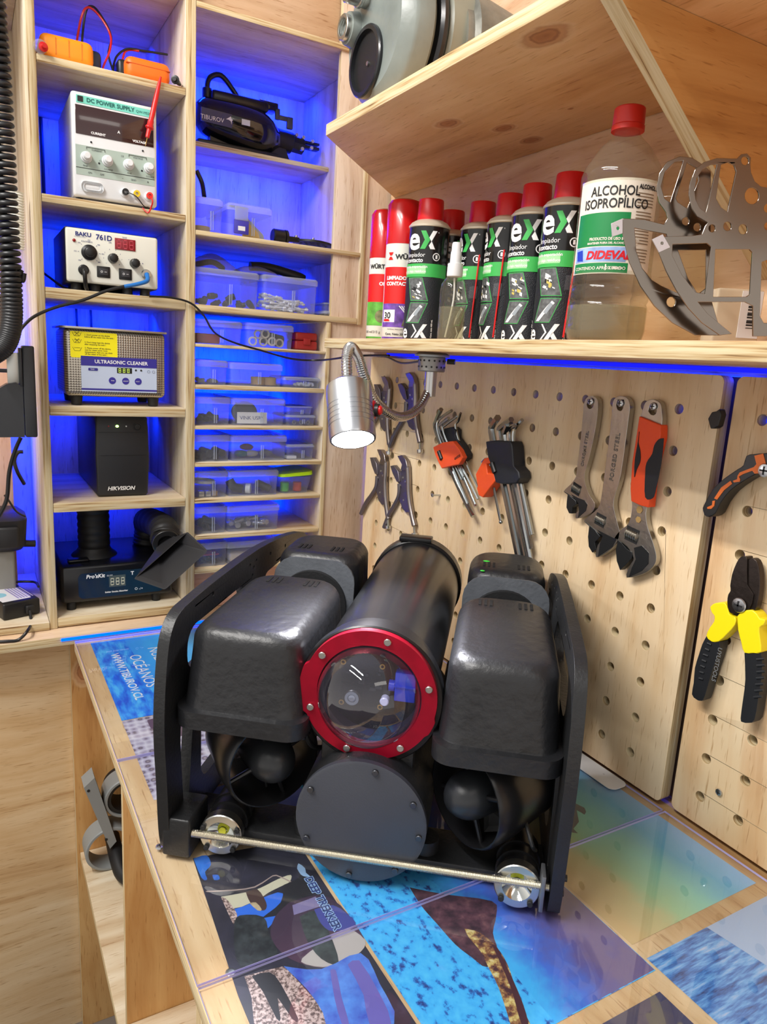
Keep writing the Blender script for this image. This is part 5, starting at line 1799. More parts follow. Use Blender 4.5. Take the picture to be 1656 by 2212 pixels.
def contact_can(x, y, face, label, straw=True, hgt=.177, group='black contact cleaner cans'):
    """face = turn of the label (radians) about the can's own axis"""
    R = .0322
    t = thing('spray_can', label, 'spray can', (x, y, ZSH), face - .16)
    MB().lathe([(.029, 0), (.0318, .0015), (.0324, .004), (.0324, .006), (R, .008), (R, hgt - .003)], (0, 0, 0), (0, 0, 1), 48).build('can_body', CANB, t)
    MB().lathe([(.0324, hgt - .003), (.0332, hgt - .002), (.0332, hgt), (.0322, hgt + .001), (.029, hgt + .005), (.022, hgt + .009), (.0001, hgt + .010)], (0, 0, 0), (0, 0, 1), 44).build('shoulder', CREAM, t, label='cream shoulder')
    cz = hgt + .0065
    MB().lathe([(.0205, 0), (.0208, .002), (.0198, .0325), (.0190, .0340), (.012, .0345), (.0001, .0346)], (0, 0, cz), (0, 0, 1), 36).build('cap', CAPR, t, label='red cap')
    L = []
    x0_, x1_ = -.050, .050
    L.append(ppiece([(x0_, .0985), (x1_, .0985), (x1_, .1185), (x0_, .1185)], 1, .0003))
    L.append(ppiece([(x0_, .103), (x1_ * .2, .103), (x1_ * .2, .114), (x0_, .114)], 2, .0004))
    L.append(ppiece([(-.046, .004), (.046, .004), (.046, .0975), (-.046, .0975)], 5, .0002))
    # chevron picture panels with green outlines
    for y0_, y1_ in ((.060, .0975), (.028, .0595)):
        s = 1 if y0_ > .05 else -1
        A = [(-.021, y1_), (.006, y1_), (.017, y0_ + .002), (-.013, y0_ + .002)] if s > 0 else [(-.013, y1_), (.017, y1_), (.004, y0_), (-.022, y0_)]
        L.append(ppiece(A, 1, .0004))
        c_ = (sum(p[0] for p in A) / 4, sum(p[1] for p in A) / 4)
        B = [(c_[0] + (p[0] - c_[0]) * .93, c_[1] + (p[1] - c_[1]) * .95) for p in A]
        L.append(ppiece(B, 3, .0005))
    # little circuit board and probe pictures
    for i in range(16):
        a_ = -.012 + random.random() * .016; b_ = .066 + random.random() * .022
        w_ = .0015 + random.random() * .005; h_ = .001 + random.random() * .004
        L.append(ppiece([(a_, b_), (a_ + w_, b_ - w_ * .4), (a_ + w_, b_ - w_ * .4 + h_), (a_, b_ + h_)], random.choice((4, 4, 0, 6)), .0006 + i * .00002))
    L.append(ppiece([(-.018, .030), (-.012, .030), (.009, .053), (.005, .0560)], 4, .0006))
    L.append(ppiece([(-.006, .041), (-.001, .039), (.007, .051), (.003, .054)], 7, .0007))
    # writing
    L.append(tpiece('e', .0480, -.0245, .1400, 4, off=.0012))
    L.append(ppiece([(-.0010, .1400), (.0070, .1400), (.0140, .1535), (.0070, .1670), (-.0010, .1670), (.0058, .1535)], 1, .0007))
    L.append(ppiece([(.0150, .1400), (.0225, .1400), (.0165, .1515), (.0125, .1450)], 4, .0007))
    L.append(ppiece([(.0125, .1570), (.0160, .1510), (.0245, .1670), (.0178, .1670)], 4, .0007))
    L.append(tpiece('R', .003, .0262, .1640, 4))
    L.append(tpiece('limpiador', .0090, -.0265, .1285, 4))
    L.append(tpiece('de contacto', .0090, -.0365, .1205, 4, off=.00025, sx=.95))
    L.append(tpiece('de rápida evaporación', .0056, -.0375, .1120, 4, off=.00012))
    L.append(tpiece('que no deja residuos', .0056, -.0365, .1050, 4, off=.00012))
    L.append((circ(.0255, .1290, .0060, 20), [tuple(range(20))], 4, .0006))
    L.append((circ(.0255, .1290, .0046, 20), [tuple(range(20))], 0, .0007))
    L.append(ppiece([(.0240, .1262), (.0272, .1262), (.0272, .1318), (.0240, .1318)], 4, .0008))
    L.append(tpiece('e', .030, -.030, .0050, 4, off=.0006))
    L.append(ppiece([(-.0080, .005), (-.0055, .005), (.0020, .0155), (-.0045, .0260), (-.0070, .0260), (-.0005, .0155)], 4, .0006))
    L.append(ppiece([(-.0020, .005), (.0040, .005), (.0180, .0265), (.0115, .0265)], 4, .0007))
    L.append(ppiece([(.0110, .005), (.0180, .005), (.0100, .0165), (.0070, .0115)], 4, .0007))
    L.append(tpiece('Cont. neto 400 mL', .0036, .0262, .0060, 4, off=.0001, rot=1))
    for i, (V_, F_, mi_, li_) in enumerate(L):
        L[i] = ([(p[0], p[1]) for p in V_], F_, mi_, li_)
    m = MB()
    decals(m, L, R, 0)
    m.build('printed_label', [CANB, CGRN, CGL, mat('label_picture', (92, 96, 98), .5, var=.4, vscale=200), WHI, DOT, mat('picture_yellow', (196, 180, 90), .5), mat('picture_steel', (150, 160, 168), .4)], t, smooth=0)
    if straw:
        a_ = .86
        s = MB().tube([((R + .0016) * sin(a_) + .003, -(R + .0016) * cos(a_), .135), ((R + .0016) * sin(a_ - .12), -(R + .0016) * cos(a_ - .12), .010)], .0013, 8)
        s.build('straw', STRAW, t, label='red straw')
        m = MB()
        decals(m, [ppiece([(R * (a_ - .14) - .005, .070), (R * (a_ - .14) + .006, .070), (R * (a_ - .14) + .007, .088), (R * (a_ - .14) - .004, .088)], 0, .0032)], R, 0)
        m.build('tape', TAPE, t, smooth=0)
    return t


def toward(x, y, extra=0.0):
    d = Vector((CAM.x - x, CAM.y - y))
    return math.atan2(d.y, d.x) + pi / 2 + extra


CL = 'black contact cleaner can with red cap '
for (x, y, e_, lb, st) in ((.505, -.336, -.22, CL + 'between the red cans and small spray bottle', False), (.577, -.292, .5, CL + 'mostly hidden in the back row', True),
                           (.574, -.380, -.75, CL + 'just right of the small spray bottle', True), (.571, -.452, -.85, CL + 'third from the right with a slanted straw', True),
                           (.560, -.523, -.30, CL + 'second from the right, full label showing', False), (.553, -.597, -.28, CL + 'nearest the alcohol bottle, straw on its right', True)):
    contact_can(x, y, toward(x, y, e_), lb, st, group=None)


def red_can(x, y, R, face, label, bands, hgt, capz):
    t = thing('spray_can', label, 'spray can', (x, y, ZSH), face)
    MB().lathe([(R - .002, 0), (R, .003), (R, capz)], (0, 0, 0), (0, 0, 1), 44).build('can_body', mat('can_white', (226, 226, 216), .35), t)
    MB().lathe([(R + .0004, capz), (R + .0004, hgt - .010), (R - .004, hgt - .003), (R - .012, hgt), (.0001, hgt)], (0, 0, 0), (0, 0, 1), 40).build('cap', mat('cap_deep_red', (196, 14, 22), .25, coat=.3), t, label='red cap')
    m = MB()
    decals(m, bands, R, 0)
    m.build('printed_label', [mat('band_red', (222, 24, 22), .4), BLKT, mat('band_purple', (112, 72, 164), .45, var=.5, vscale=70), mat('band_green', (96, 172, 60), .45, var=.4, vscale=60), WHI, mat('picture_olive', (120, 120, 80), .5, var=.5, vscale=90)], t, smooth=0)
    return t


B = []
for (y0_, y1_, mi) in ((.060, .118, 0), (.022, .060, 2), (.0, .006, 2)):
    B.append(ppiece([(-.04, y0_), (.04, y0_), (.04, y1_), (-.04, y1_)], mi, .0003))
B.append(ppiece([(-.036, .030), (-.012, .030), (-.012, .050), (-.036, .050)], 4, .0005))
B.append(tpiece('30', .014, -.033, .036, 1, off=.0004)); B.append(ppiece([(-.034, .031), (-.020, .031), (-.022, .035), (-.034, .035)], 0, .0007))
B += [ppiece([(-.030, .141), (-.020, .141), (-.023, .136), (-.027, .136)], 0, .0006), ppiece([(-.027, .134), (-.023, .134), (-.020, .129), (-.030, .129)], 0, .0006)]
B.append(tpiece('WÜRTH', .0105, -.016, .1305, 1, off=.0004, sx=1.1))
B.append(tpiece('LIMPIADOR', .0078, -.031, .098, 4, off=.0004)); B.append(tpiece('CONTACTOS', .0078, -.031, .089, 4, off=.0004))
B.append(tpiece('MATERIAL PARA USO', .0028, -.024, .0175, 1)); B.append(tpiece('Cont. Neto 300 mL', .0052, -.028, .009, 1, off=.0001))
for i in range(5):
    B.append(ppiece([(-.006 + i * .004, .056), (-.0045 + i * .004, .057), (.010 + i * .003, .042), (.0085 + i * .003, .041)], 4, .0005))
B.append(ppiece([(.0, .024), (.02, .024), (.02, .038), (.004, .036)], 5, .0005))
red_can(.497, -.270, .0285, toward(.497, -.270, .15), 'larger red capped white and red contact cleaner can', B, .2265, .155)
B = []
for (y0_, y1_, mi) in ((.066, .113, 0), (.026, .066, 3), (.0, .007, 3)):
    B.append(ppiece([(-.03, y0_), (.03, y0_), (.03, y1_), (-.03, y1_)], mi, .0003))
B.append(tpiece('WÜRTH', .0095, -.022, .122, 1, off=.0004)); B.append(tpiece('OFF', .008, -.002, .094, 4, off=.0004))
B.append((circ(.004, .042, .011, 16), [tuple(range(16))], 5, .0005)); B.append(tpiece('300 ml/215 g', .006, -.028, .013, 1))
red_can(.500, -.198, .0235, toward(.500, -.198, -.1), 'slimmer red capped can at the far left end of the lower shelf', B, .222, .140)

# small spray bottle
q = at(987, 524, 2, ZSH + .142)
sb = thing('spray_bottle', 'small clear spray bottle with white pump between the black cans', 'spray bottle', (q.x, q.y, ZSH))
PET = clear('pet_clear', (246, 246, 240), haze=.07, ior=1.42, hcol=(220, 216, 205), rough=.04)
WATER = clear('liquid_clear', (232, 230, 214), haze=.16, ior=1.33, hcol=(226, 222, 196), rough=.04)
MB().lathe([(.0185, 0), (.0200, .003), (.0200, .072), (.0190, .082), (.014, .090), (.0105, .094), (.0105, .098)], (0, 0, 0), (0, 0, 1), 36).build('bottle', PET, sb, label='clear bottle')
MB().lathe([(.0180, .0008), (.0188, .004), (.0188, .050), (.0001, .0502)], (0, 0, 0), (0, 0, 1), 32).build('liquid', WATER, sb, label='clear liquid')
MB().lathe([(.0112, .094), (.0118, .096), (.0114, .112), (.0085, .113), (.0080, .128), (.0072, .130), (.0070, .139), (.0060, .142), (.0001, .142)], (0, 0, 0), (0, 0, 1), 28).build('pump', WHT, sb, label='white pump')
MB().tube([(0, 0, .092), (.001, 0, .06), (-.008, .002, .006)], .0014, 8, smooth=5).build('dip_tube', WHT, sb)


def pet_bottle(name, label, x, y, R, H_, full=.0, cap=True, deco=True):
    t = thing(name, label, 'bottle', (x, y, ZSH), toward(x, y, 0))
    pr = [(R * .80, .0), (R * .94, .004), (R, .014), (R, .040), (R * .955, .044), (R, .048), (R, .058), (R * .955, .062), (R, .066), (R, H_ * .30), (R * .985, H_ * .31), (R * .985, H_ * .665), (R, H_ * .675), (R, H_ * .715), (R * .93, H_ * .75), (R * .62, H_ * .835), (R * .36, H_ * .88), (R * .30, H_ * .90), (R * .30, H_ * .935)]
    MB().lathe(pr, (0, 0, 0), (0, 0, 1), 56).build('bottle', PET if deco else clear('pet_thin', (250, 248, 240), haze=.03, ior=1.3), t, smooth=50)
    if cap:
        MB().lathe([(R * .40, H_ * .905), (R * .40, H_ * .925), (R * .375, H_ * .93), (R * .385, H_ * .935), (R * .375, H_ * .995), (R * .35, H_), (.0001, H_)], (0, 0, 0), (0, 0, 1), 36).build('cap', mat('cap_tomato', (214, 44, 34), .4), t, label='red screw cap')
    if full:
        MB().lathe([(R * .78, .001), (R * .92, .005), (R * .98, .015), (R * .98, full), (.0001, full + .0003)], (0, 0, 0), (0, 0, 1), 48).build('liquid', WATER, t, label='clear liquid')
    return t


R = .0435
q = at(1361, 234, 2, ZSH + .2475)
HB = .2475
al = pet_bottle('alcohol_bottle', 'one litre alcohol bottle with a red cap and green white label', q.x, q.y, R, HB, full=.040)
L = []
y0_, y1_ = .072, .168
L.append(ppiece([(-.052, y0_), (.046, y0_), (.046, y1_), (-.052, y1_)], 0, .0002))
L.append(ppiece([(-.048, .100), (.0135, .100), (.0135, .134), (-.048, .134)], 1, .0004))
L.append(ppiece([(-.048, y0_ + .001), (.0165, y0_ + .001), (.0165, .083), (-.048, .083)], 1, .0004))
L.append(ppiece([(-.048, .084), (.0135, .084), (.0135, .099), (-.048, .099)], 3, .0004))
L.append(tpiece('ALCOHOL', .0135, -.032, .151, 2, off=.0002, sx=.82))
L.append(tpiece('ISOPROPÍLICO', .0135, -.040, .1385, 2, off=.0002, sx=.82))
L.append(tpiece('PRODUCTO DE USO INDUSTRIAL', .0040, -.028, .106, 0, off=.00015, sx=.9))
L.append(tpiece('MANTENER FUERA DEL ALCANCE DE NIÑOS', .0030, -.030, .102, 0, off=.0001, sx=.9))
L.append(tpiece('DIDEVAL', .0115, -.030, .087, 4, off=.0005, shear=.2, sx=1.05))
L.append(ppiece([(-.044, .086), (-.034, .085), (-.036, .097), (-.046, .096)], 5, .0005))
L.append(tpiece('CONTENIDO APROXIMADO', .0046, -.045, .076, 0, off=.00008)); L.append(tpiece('1', .008, -.0085, .0755, 0, off=.0003)); L.append(tpiece('LITRO', .0046, -.003, .076, 0, off=.00008))
L.append(tpiece('ALCOHOL ISOPR', .0062, .0190, .158, 2, off=.0003, sx=.72))
for i in range(24):
    yy = .153 - i * .0031
    if i % 6 == 5:
        continue
    L.append(ppiece([(.0185, yy), (.0185 + .018 + random.random() * .004, yy), (.0185 + .020, yy + .0011), (.0185, yy + .0011)], 6, .0005))
m = MB(); decals(m, L, R * .985, 0)
m.build('printed_label', [mat('label_paper', (226, 218, 204), .5), mat('label_green', (14, 128, 66), .4), BLKT, mat('label_sky', (150, 176, 226), .5, var=.3, vscale=60), mat('label_red', (206, 18, 34), .4), mat('label_blue', (30, 60, 180), .4), mat('ink_brown', (130, 112, 92), .6)], al, smooth=0)
q2 = at(1500, 312, 2, ZSH + .235)
pet_bottle('clear_bottle', 'empty clear bottle behind the steel brackets', min(q2.x, .597), q2.y, .042, .235, cap=False, deco=False)
q3 = at(1512, 560, 0, .56)
o = thing('white_tub', 'white labelled box seen through the steel bracket', 'box', (.545, -.845, ZSH), radians(-30))
MB().box(0, .05, 0, .03, 0, .062, .003, seg=3).build('box', mat('carton_cream', (214, 196, 166), .5), o)
m = MB().box(.026, .048, -.0008, .0, .012, .060)
for i in range(9):
    m.box(.034, .044, -.0012, -.0008, .022 + i * .0026, .022 + i * .0026 + (.0008 + .0008 * (i % 3)), 0, 1)
m.build('label', [WHI, BLKT], o, smooth=0)

# stainless bracket plates
STL = mat('polished_plate', (150, 140, 130), .16, 1.0)
PE = Vector((.8693, -.4943, 0))


def px_plate(name, label, zoomloops, P0, th, sc=4.652, ox=1300, oy=300, mt=None):
    n = PE.cross(Vector((0, 0, 1))).normalized()
    P0 = Vector(P0)
    def cv(a, b):
        r = ray(ox + a / sc, oy + b / sc)
        t = (P0 - CAM).dot(n) / r.dot(n)
        q = CAM + r * t - P0
        return (q.dot(PE), q.z)
    loops = [[cv(*p) for p in lp] for lp in zoomloops]
    o = MB().plate(loops, th, frame(P0, PE, (0, 0, 1))).build(name, mt or STL, smooth=30)
    bv = o.modifiers.new('b', 'BEVEL'); bv.width = .0005; bv.segments = 2; bv.limit_method = 'ANGLE'
    tag(o, label, 'bracket')
    return o


def zc(cx, cy, r, n=18, s=1.15):
    return [(cx + r * cos(2 * pi * i / n), cy + r * s * sin(2 * pi * i / n)) for i in range(n)]


fr = [(870, 560), (880, 440), (930, 310), (1020, 235), (1150, 195), (1300, 200), (1350, 200), (1395, 155), (1450, 148), (1490, 190), (1485, 260), (1492, 340), (1530, 430), (1590, 480), (1700, 500), (1860, 500), (1860, 1985), (1510, 1985), (1510, 1680), (1430, 1640), (960, 1640), (1060, 1760), (1300, 1960), (1180, 1975), (1000, 1850), (860, 1700), (740, 1520), (640, 1330), (570, 1150), (600, 985), (900, 975), (1000, 960), (1030, 880), (1060, 840), (950, 780), (900, 700), (880, 620)]
hol = [[(925, 520), (945, 400), (1005, 310), (1090, 262), (1150, 262), (1040, 740), (980, 700), (935, 610)], [(1190, 262), (1262, 240), (1322, 270), (1342, 330), (1255, 735), (1190, 690), (1140, 600)], zc(1500, 575, 72), zc(1255, 880, 40), zc(1410, 910, 44), zc(1430, 222, 38), zc(1100, 900, 34),
       [(705, 1060), (1050, 1050), (1090, 1085), (1030, 1560), (935, 1540), (800, 1370), (700, 1170)], [(1135, 1112), (1475, 1112), (1505, 1142), (1478, 1565), (1440, 1588), (1112, 1588)], zc(1660, 700, 40), zc(1660, 880, 36), [(1600, 1240), (1700, 1200), (1800, 1200), (1800, 1850), (1620, 1850), (1580, 1780)]]
px_plate('steel_bracket', 'polished steel bracket plate in front at the right end of the lower shelf', [fr] + hol, (.432, -.862, .60), .002)
bk_ = [(205, 800), (420, 810), (620, 860), (655, 800), (640, 740), (570, 640), (545, 500), (570, 350), (650, 230), (780, 175), (900, 190), (1010, 260), (1090, 330), (1090, 1600), (1200, 1975), (930, 1975), (700, 1850), (520, 1680), (380, 1480), (270, 1240), (205, 960)]
bh = [[(590, 480), (630, 330), (720, 240), (810, 222), (800, 260), (680, 640), (625, 600)], [(850, 240), (950, 300), (965, 420), (850, 700), (760, 640), (740, 600)], [(325, 900), (640, 960), (700, 1200), (800, 1400), (870, 1600), (600, 1480), (500, 1420), (400, 1300), (340, 1120)], zc(690, 1640, 44), zc(835, 830, 34), zc(950, 890, 34), [(760, 1120), (1040, 1120), (1040, 1500), (960, 1560), (860, 1400)]]
px_plate('steel_bracket', 'second polished steel bracket plate leaning behind the first', [bk_] + bh, (.438, -.836, .60), .002)
# small flanges with a screw hole at the tips of both plates
for (lp, lb, P0) in (([(90, 850), (205, 800), (205, 950), (100, 985)], 'rear', (.437, -.836, .60)), ([(500, 1010), (605, 960), (680, 1090), (570, 1140)], 'front', (.431, -.862, .60))):
    o = px_plate('bracket_tab', 'small pale folded tab', [lp, zc((lp[0][0] + lp[2][0]) / 2 + 10, (lp[0][1] + lp[2][1]) / 2, 16)], P0, .0015, mt=mat('film_tab', (206, 200, 204), .4, .4))
    par = bpy.data.objects['steel_bracket' if lb == 'front' else 'steel_bracket.001']
    o.parent = par
    for k in ('category',):
        del o[k]
    o['label'] = 'small pale folded tab'

# ---------------------------------------------------------------- grey casting on the upper shelf
GC = mat('grey_casting', (124, 132, 128), .36, bump=.3, bscale=60, var=.25, vscale=9)
XG = .365
ZUS = ZU + .0172
q = at(806, 85, 0, XG)
C0 = .094
en = thing('pump_casting', 'grey painted metal casting with threaded ports on the upper shelf', 'casting', (XG, q.y, ZUS))
out = []
for i in range(80):
    a = 2 * pi * i / 80
    d = math.degrees(a) % 360
    r = .0935
    if 100 < d < 160: r += .022 * sin(radians((d - 100) * 3))
    if 20 < d < 60: r += .008 * sin(radians((d - 20) * 4.5))
    out.append((-r * cos(a), r * sin(a)))
Mx = frame((.0, 0, C0), (0, -1, 0), (0, 0, 1))
bore = (-.016, -.034)
loopsA = [[Mx @ Vector((p[0] * k, p[1] * k, -x)) for p in out] for k, x in ((.80, .0), (.97, .012), (1.0, .018), (1.0, .040), (.93, .046))]
fl = MB().loft(loopsA).build('flange', GC, en, smooth=35)
by, bz = -bore[0], C0 + bore[1]
MB().ring((-.006, by, bz), (1, 0, 0), .046, .039, .012, 44, bev=.002).build('bore_ring', mat('rubber_ring', (30, 32, 36), .25), en)
m = MB().lathe([(.0395, -.0055), (.0395, .0002), (.0001, .0006)], (.0, by, bz), (-1, 0, 0), 36)
m.build('bore_cover', mat('bore_black', (14, 15, 17), .45), en)
MB().cyl((-.0006, by - .006, bz - .004), (-.003, by - .006, bz - .004), .003, seg=12).build('bore_bolt', STEEL, en)
MB().cyl((.002, .060, C0 + .020), (-.012, .060, C0 + .020), .024, .021, 28).build('port_boss', GC, en)
for (y_, z_, r_, x_) in ((.060, C0 + .020, .017, -.020), (.026, C0 + .052, .0155, -.032)):
    m = MB().ring((x_, y_, z_), (1, 0, 0), r_, r_ * .74, .036, 30, bev=.001)
    for k in range(5):
        m.ring((x_ + .001 + k * .0034, y_, z_), (1, 0, 0), r_ * .76, r_ * .67, .0014, 24)
    m.ring((x_ + .018, y_, z_), (1, 0, 0), r_ * 1.12, r_ * .74, .006, 30, bev=.001)
    m.build('threaded_port', STEEL, en, smooth=40)
MB().cyl((.044, 0, C0), (.060, 0, C0), .070, seg=48).build('neck', GC, en)
MB().ring((.052, 0, C0), (1, 0, 0), .0925, .06, .013, 60, bev=.004).build('seal_ring', mat('rubber_ring', (30, 32, 36), .25), en)
MB().cyl((.068, 0, C0), (.112, 0, C0), .0905, seg=60, bev=.004).build('housing', mat('casting_pale', (138, 142, 130), .36, bump=.15, bscale=60, var=.08), en)
MB().box(.032, .060, -.062, -.016, C0 + .040, C0 + .110, .010, seg=3).build('lug', MATS['casting_pale'], en)
MB().lathe([(.072, .112), (.070, .122), (.078, .128), (.074, .150), (.060, .20), (.05, .206)], (0, 0, C0 - .014), (1, -.25, 0), 44).build('taper_body', mat('worn_casting', (126, 126, 118), .45, .3, bump=.6, bscale=50, var=.4, vscale=20), en)

# ================================================================ tools on the pegboards
def Q(px, py, off=0.0, xp=XP):
    q = at(px, py, 0, xp - off)
    return (-q.y, q.z)


def zp(ox, oy, sc):
    return lambda a, b: (ox + a / sc, oy + b / sc)


def peg_plate(mb, loops, off, th, mi=0, xp=XP, cv=None):
    """loops in photo pixels, laid on the plane `off` in front of the board"""
    f = cv or (lambda a, b: (a, b))
    L2 = [[Q(*f(*p), off + th / 2, xp) for p in lp] for lp in loops]
    return mb.plate(L2, th, frame((xp - off - th / 2, 0, 0), (0, -1, 0), (0, 0, 1)), mi)


def P3(p2, off, xp=XP):
    return Vector((xp - off, -p2[0], p2[1]))


CHR = mat('chrome_worn', (176, 174, 168), .3, 1.0, bump=.15, bscale=120)
CHD = mat('chrome_dark', (44, 46, 48), .35, .6)
WORM = mat('worm_steel', (150, 146, 138), .3, 1)
SCRW = mat('screw_zinc', (196, 200, 204), .3, 1)


def sm(lp, k=3):
    P = [Vector((a, b, 0)) for a, b in lp]
    P.append(P[0])
    return [(p.x, p.y) for p in spline(P, k)][:-1]


def soft(o, w_=.0015, seg=3):
    bv = o.modifiers.new('b', 'BEVEL'); bv.width = w_; bv.segments = seg; bv.limit_method = 'ANGLE'; bv.angle_limit = radians(45)
    return o


def screw_head(mb, p, r=.0040, cross=1):
    mb.cyl((p.x + .012, p.y, p.z), (p.x, p.y, p.z), r * .5, seg=10)
    mb.lathe([(r, 0), (r * .9, .0012), (r * .4, .002), (.0001, .002)], p, (-1, 0, 0), 20)
    if cross:
        mb.box(p.x - .0023, p.x - .0017, p.y - r * .6, p.y + r * .6, p.z - r * .12, p.z + r * .12, 0, cross)
        mb.box(p.x - .0023, p.x - .0017, p.y - r * .12, p.y + r * .12, p.z - r * .6, p.z + r * .6, 0, cross)


def wrench(label, body, hole, jaw, face, worm, screw, writing=None, sleeve=None):
    cv = zp(1140, 800, 3.209)
    t = thing('adjustable_wrench', label, 'wrench', (0, 0, 0))
    o = peg_plate(MB(), [sm(body, 3), sm(hole, 3)], .004, .008, cv=cv).build('wrench_body', CHR, t, smooth=45); soft(o, .002)
    o = peg_plate(MB(), [jaw], .0038, .0095, cv=cv).build('moving_jaw', CHD, t, smooth=45); soft(o, .0012, 2)
    o = peg_plate(MB(), [face], .0115, .0010, cv=cv).build('fixed_jaw_face', CHD, t, smooth=45)
    (a, b), (c, d) = worm
    p0, p1 = P3(Q(*cv(a, b), .009), .0095), P3(Q(*cv(c, d), .009), .0095)
    win = MB()
    dv_ = (p1 - p0).normalized(); L_ = (p1 - p0).length
    up_ = Vector((1, 0, 0)).cross(dv_).normalized()
    m = MB()
    n = 6
    prf = []
    for i in range(n * 2 + 1):
        prf.append(((.0062 if i % 2 else .0040) * (L_ / .017), L_ * i / (n * 2)))
    m.lathe(prf, p0, dv_, 18)
    ww = MB()
    k = L_ / .017
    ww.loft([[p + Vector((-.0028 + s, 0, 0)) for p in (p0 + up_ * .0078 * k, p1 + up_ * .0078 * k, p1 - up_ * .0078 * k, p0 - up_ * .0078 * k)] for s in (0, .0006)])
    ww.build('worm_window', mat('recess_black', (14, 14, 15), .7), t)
    m.build('worm_screw', WORM, t, smooth=50)
    sm_ = MB(); screw_head(sm_, P3(Q(*cv(*screw), .013), .013), .0050)
    sc_ = sm_.build('screw', [SCRW, BLKT], None)
    tag(sc_, 'cross head screw holding ' + label.split(' hanging')[0][:60], 'screw')
    if writing:
        s, a_, b_, size = writing
        pa, pb = P3(Q(*cv(*a_), .0125), .0125), P3(Q(*cv(*b_), .0125), .0125)
        dx_ = (pb - pa).normalized()
        yy = Vector((-1, 0, 0)).cross(dx_)
        MB().text(s, size, frame(pa, dx_, yy), 0, off=.0002, ext=.0002, space=1.1).build('embossed_writing', mat('emboss_dark', (140, 138, 134), .4, .9), t, smooth=0)
    return t, cv


t, cv = wrench('small adjustable wrench hanging leftmost of the three wrenches',
       [(400, 240), (415, 198), (450, 176), (487, 192), (499, 240), (486, 380), (440, 600), (407, 715), (412, 790), (440, 865), (474, 915), (476, 950), (455, 985), (400, 1012), (347, 1025), (350, 985), (392, 930), (370, 905), (300, 865), (262, 838), (310, 790), (345, 740), (352, 690), (385, 420)],
       [(420, 235), (436, 205), (462, 208), (470, 238), (452, 266), (430, 262)],
       [(262, 838), (290, 862), (284, 910), (282, 950), (300, 990), (320, 992), (322, 950), (352, 925), (345, 900), (300, 862)],
       [(300, 860), (350, 885), (392, 900), (412, 930), (400, 975), (347, 1022), (355, 975), (350, 920)],
       ((318, 805), (372, 840)), (434, 216), ('CHROME STEEL', (380, 668), (432, 345), .0066))
t, cv = wrench('medium adjustable wrench reading forged steel, hanging in the middle',
       [(597, 250), (610, 202), (652, 178), (700, 192), (720, 240), (712, 330), (658, 720), (613, 880), (610, 960), (640, 1080), (648, 1135), (625, 1200), (560, 1262), (486, 1293), (497, 1210), (540, 1155), (500, 1125), (440, 1078), (403, 1045), (425, 1018), (495, 958), (520, 890), (548, 690), (588, 380)],
       [(625, 240), (636, 208), (660, 208), (676, 245), (660, 280), (636, 272)],
       [(403, 1045), (440, 1078), (432, 1150), (437, 1220), (462, 1262), (488, 1240), (478, 1190), (516, 1150), (480, 1105)],
       [(480, 1105), (560, 1145), (612, 1170), (585, 1225), (487, 1290), (500, 1200), (518, 1150)],
       ((480, 1020), (545, 1055)), (641, 228), ('FORGED STEEL', (585, 770), (640, 405), .0088))
t, cv = wrench('large adjustable wrench with orange and black grip, hanging rightmost',
       [(805, 290), (825, 225), (875, 200), (930, 225), (942, 290), (940, 400), (870, 850), (835, 960), (838, 1060), (870, 1160), (902, 1270), (893, 1340), (830, 1400), (698, 1435), (720, 1350), (745, 1300), (700, 1220), (628, 1170), (612, 1160), (650, 1110), (710, 1060), (735, 960), (738, 850), (780, 420)],
       [(848, 280), (860, 245), (885, 240), (905, 275), (895, 305), (870, 308)],
       [(612, 1160), (640, 1180), (625, 1240), (632, 1320), (655, 1383), (690, 1350), (735, 1300), (735, 1260), (700, 1235), (660, 1190)],
       [(735, 1230), (790, 1215), (838, 1265), (835, 1340), (790, 1390), (700, 1433), (720, 1370), (748, 1310)],
       ((690, 1120), (775, 1160)), (868, 250))
o = peg_plate(MB(), [[(795, 318), (870, 350), (945, 380), (943, 470), (885, 700), (858, 950), (800, 935), (738, 905), (733, 820), (745, 640), (780, 420)]], .0025, .0135, cv=cv).build('grip', mat('grip_orange', (236, 78, 26), .5), t, smooth=45, label='orange rubber grip'); soft(o, .004)
for lp in ([(942, 470), (905, 478), (875, 520), (860, 580), (822, 640), (812, 720), (812, 880), (865, 886), (888, 820), (925, 640)], [(772, 425), (762, 500), (742, 620), (738, 740), (752, 690), (778, 630), (778, 560), (765, 500)]):
    o = peg_plate(MB(), [sm(lp, 3)], .0158, .0012, cv=cv).build('grip_inlay', mat('grip_black', (24, 26, 32), .6), t, smooth=45, label='black rubber inlay'); soft(o, .0006)
for a_, b_, r_ in ((772, 965, 18), (764, 1035, 15)):
    p = P3(Q(*cv(a_, b_), .0125), .0125)
    MB().cyl(p + Vector((.001, 0, 0)), p - Vector((.0003, 0, 0)), .0052 * r_ / 18, seg=6).build('hex_hole', mat('hole_tan', (150, 120, 70), .6), t)

# hex key sets
KEY = mat('hex_key', (178, 184, 186), .22, 1.0)
cvh = zp(920, 860, 6.146)


def key(parent, pts, r, off0, seg=6):
    """pts in zoom pixels with an offset each"""
    P = []
    for a, b, o_ in pts:
        P.append(P3(Q(*cvh(a, b), o_), o_))
    P = spline(P, 4) if len(P) > 2 else P
    return MB().tube(P, r, seg).build('hex_key', KEY, parent, smooth=25)


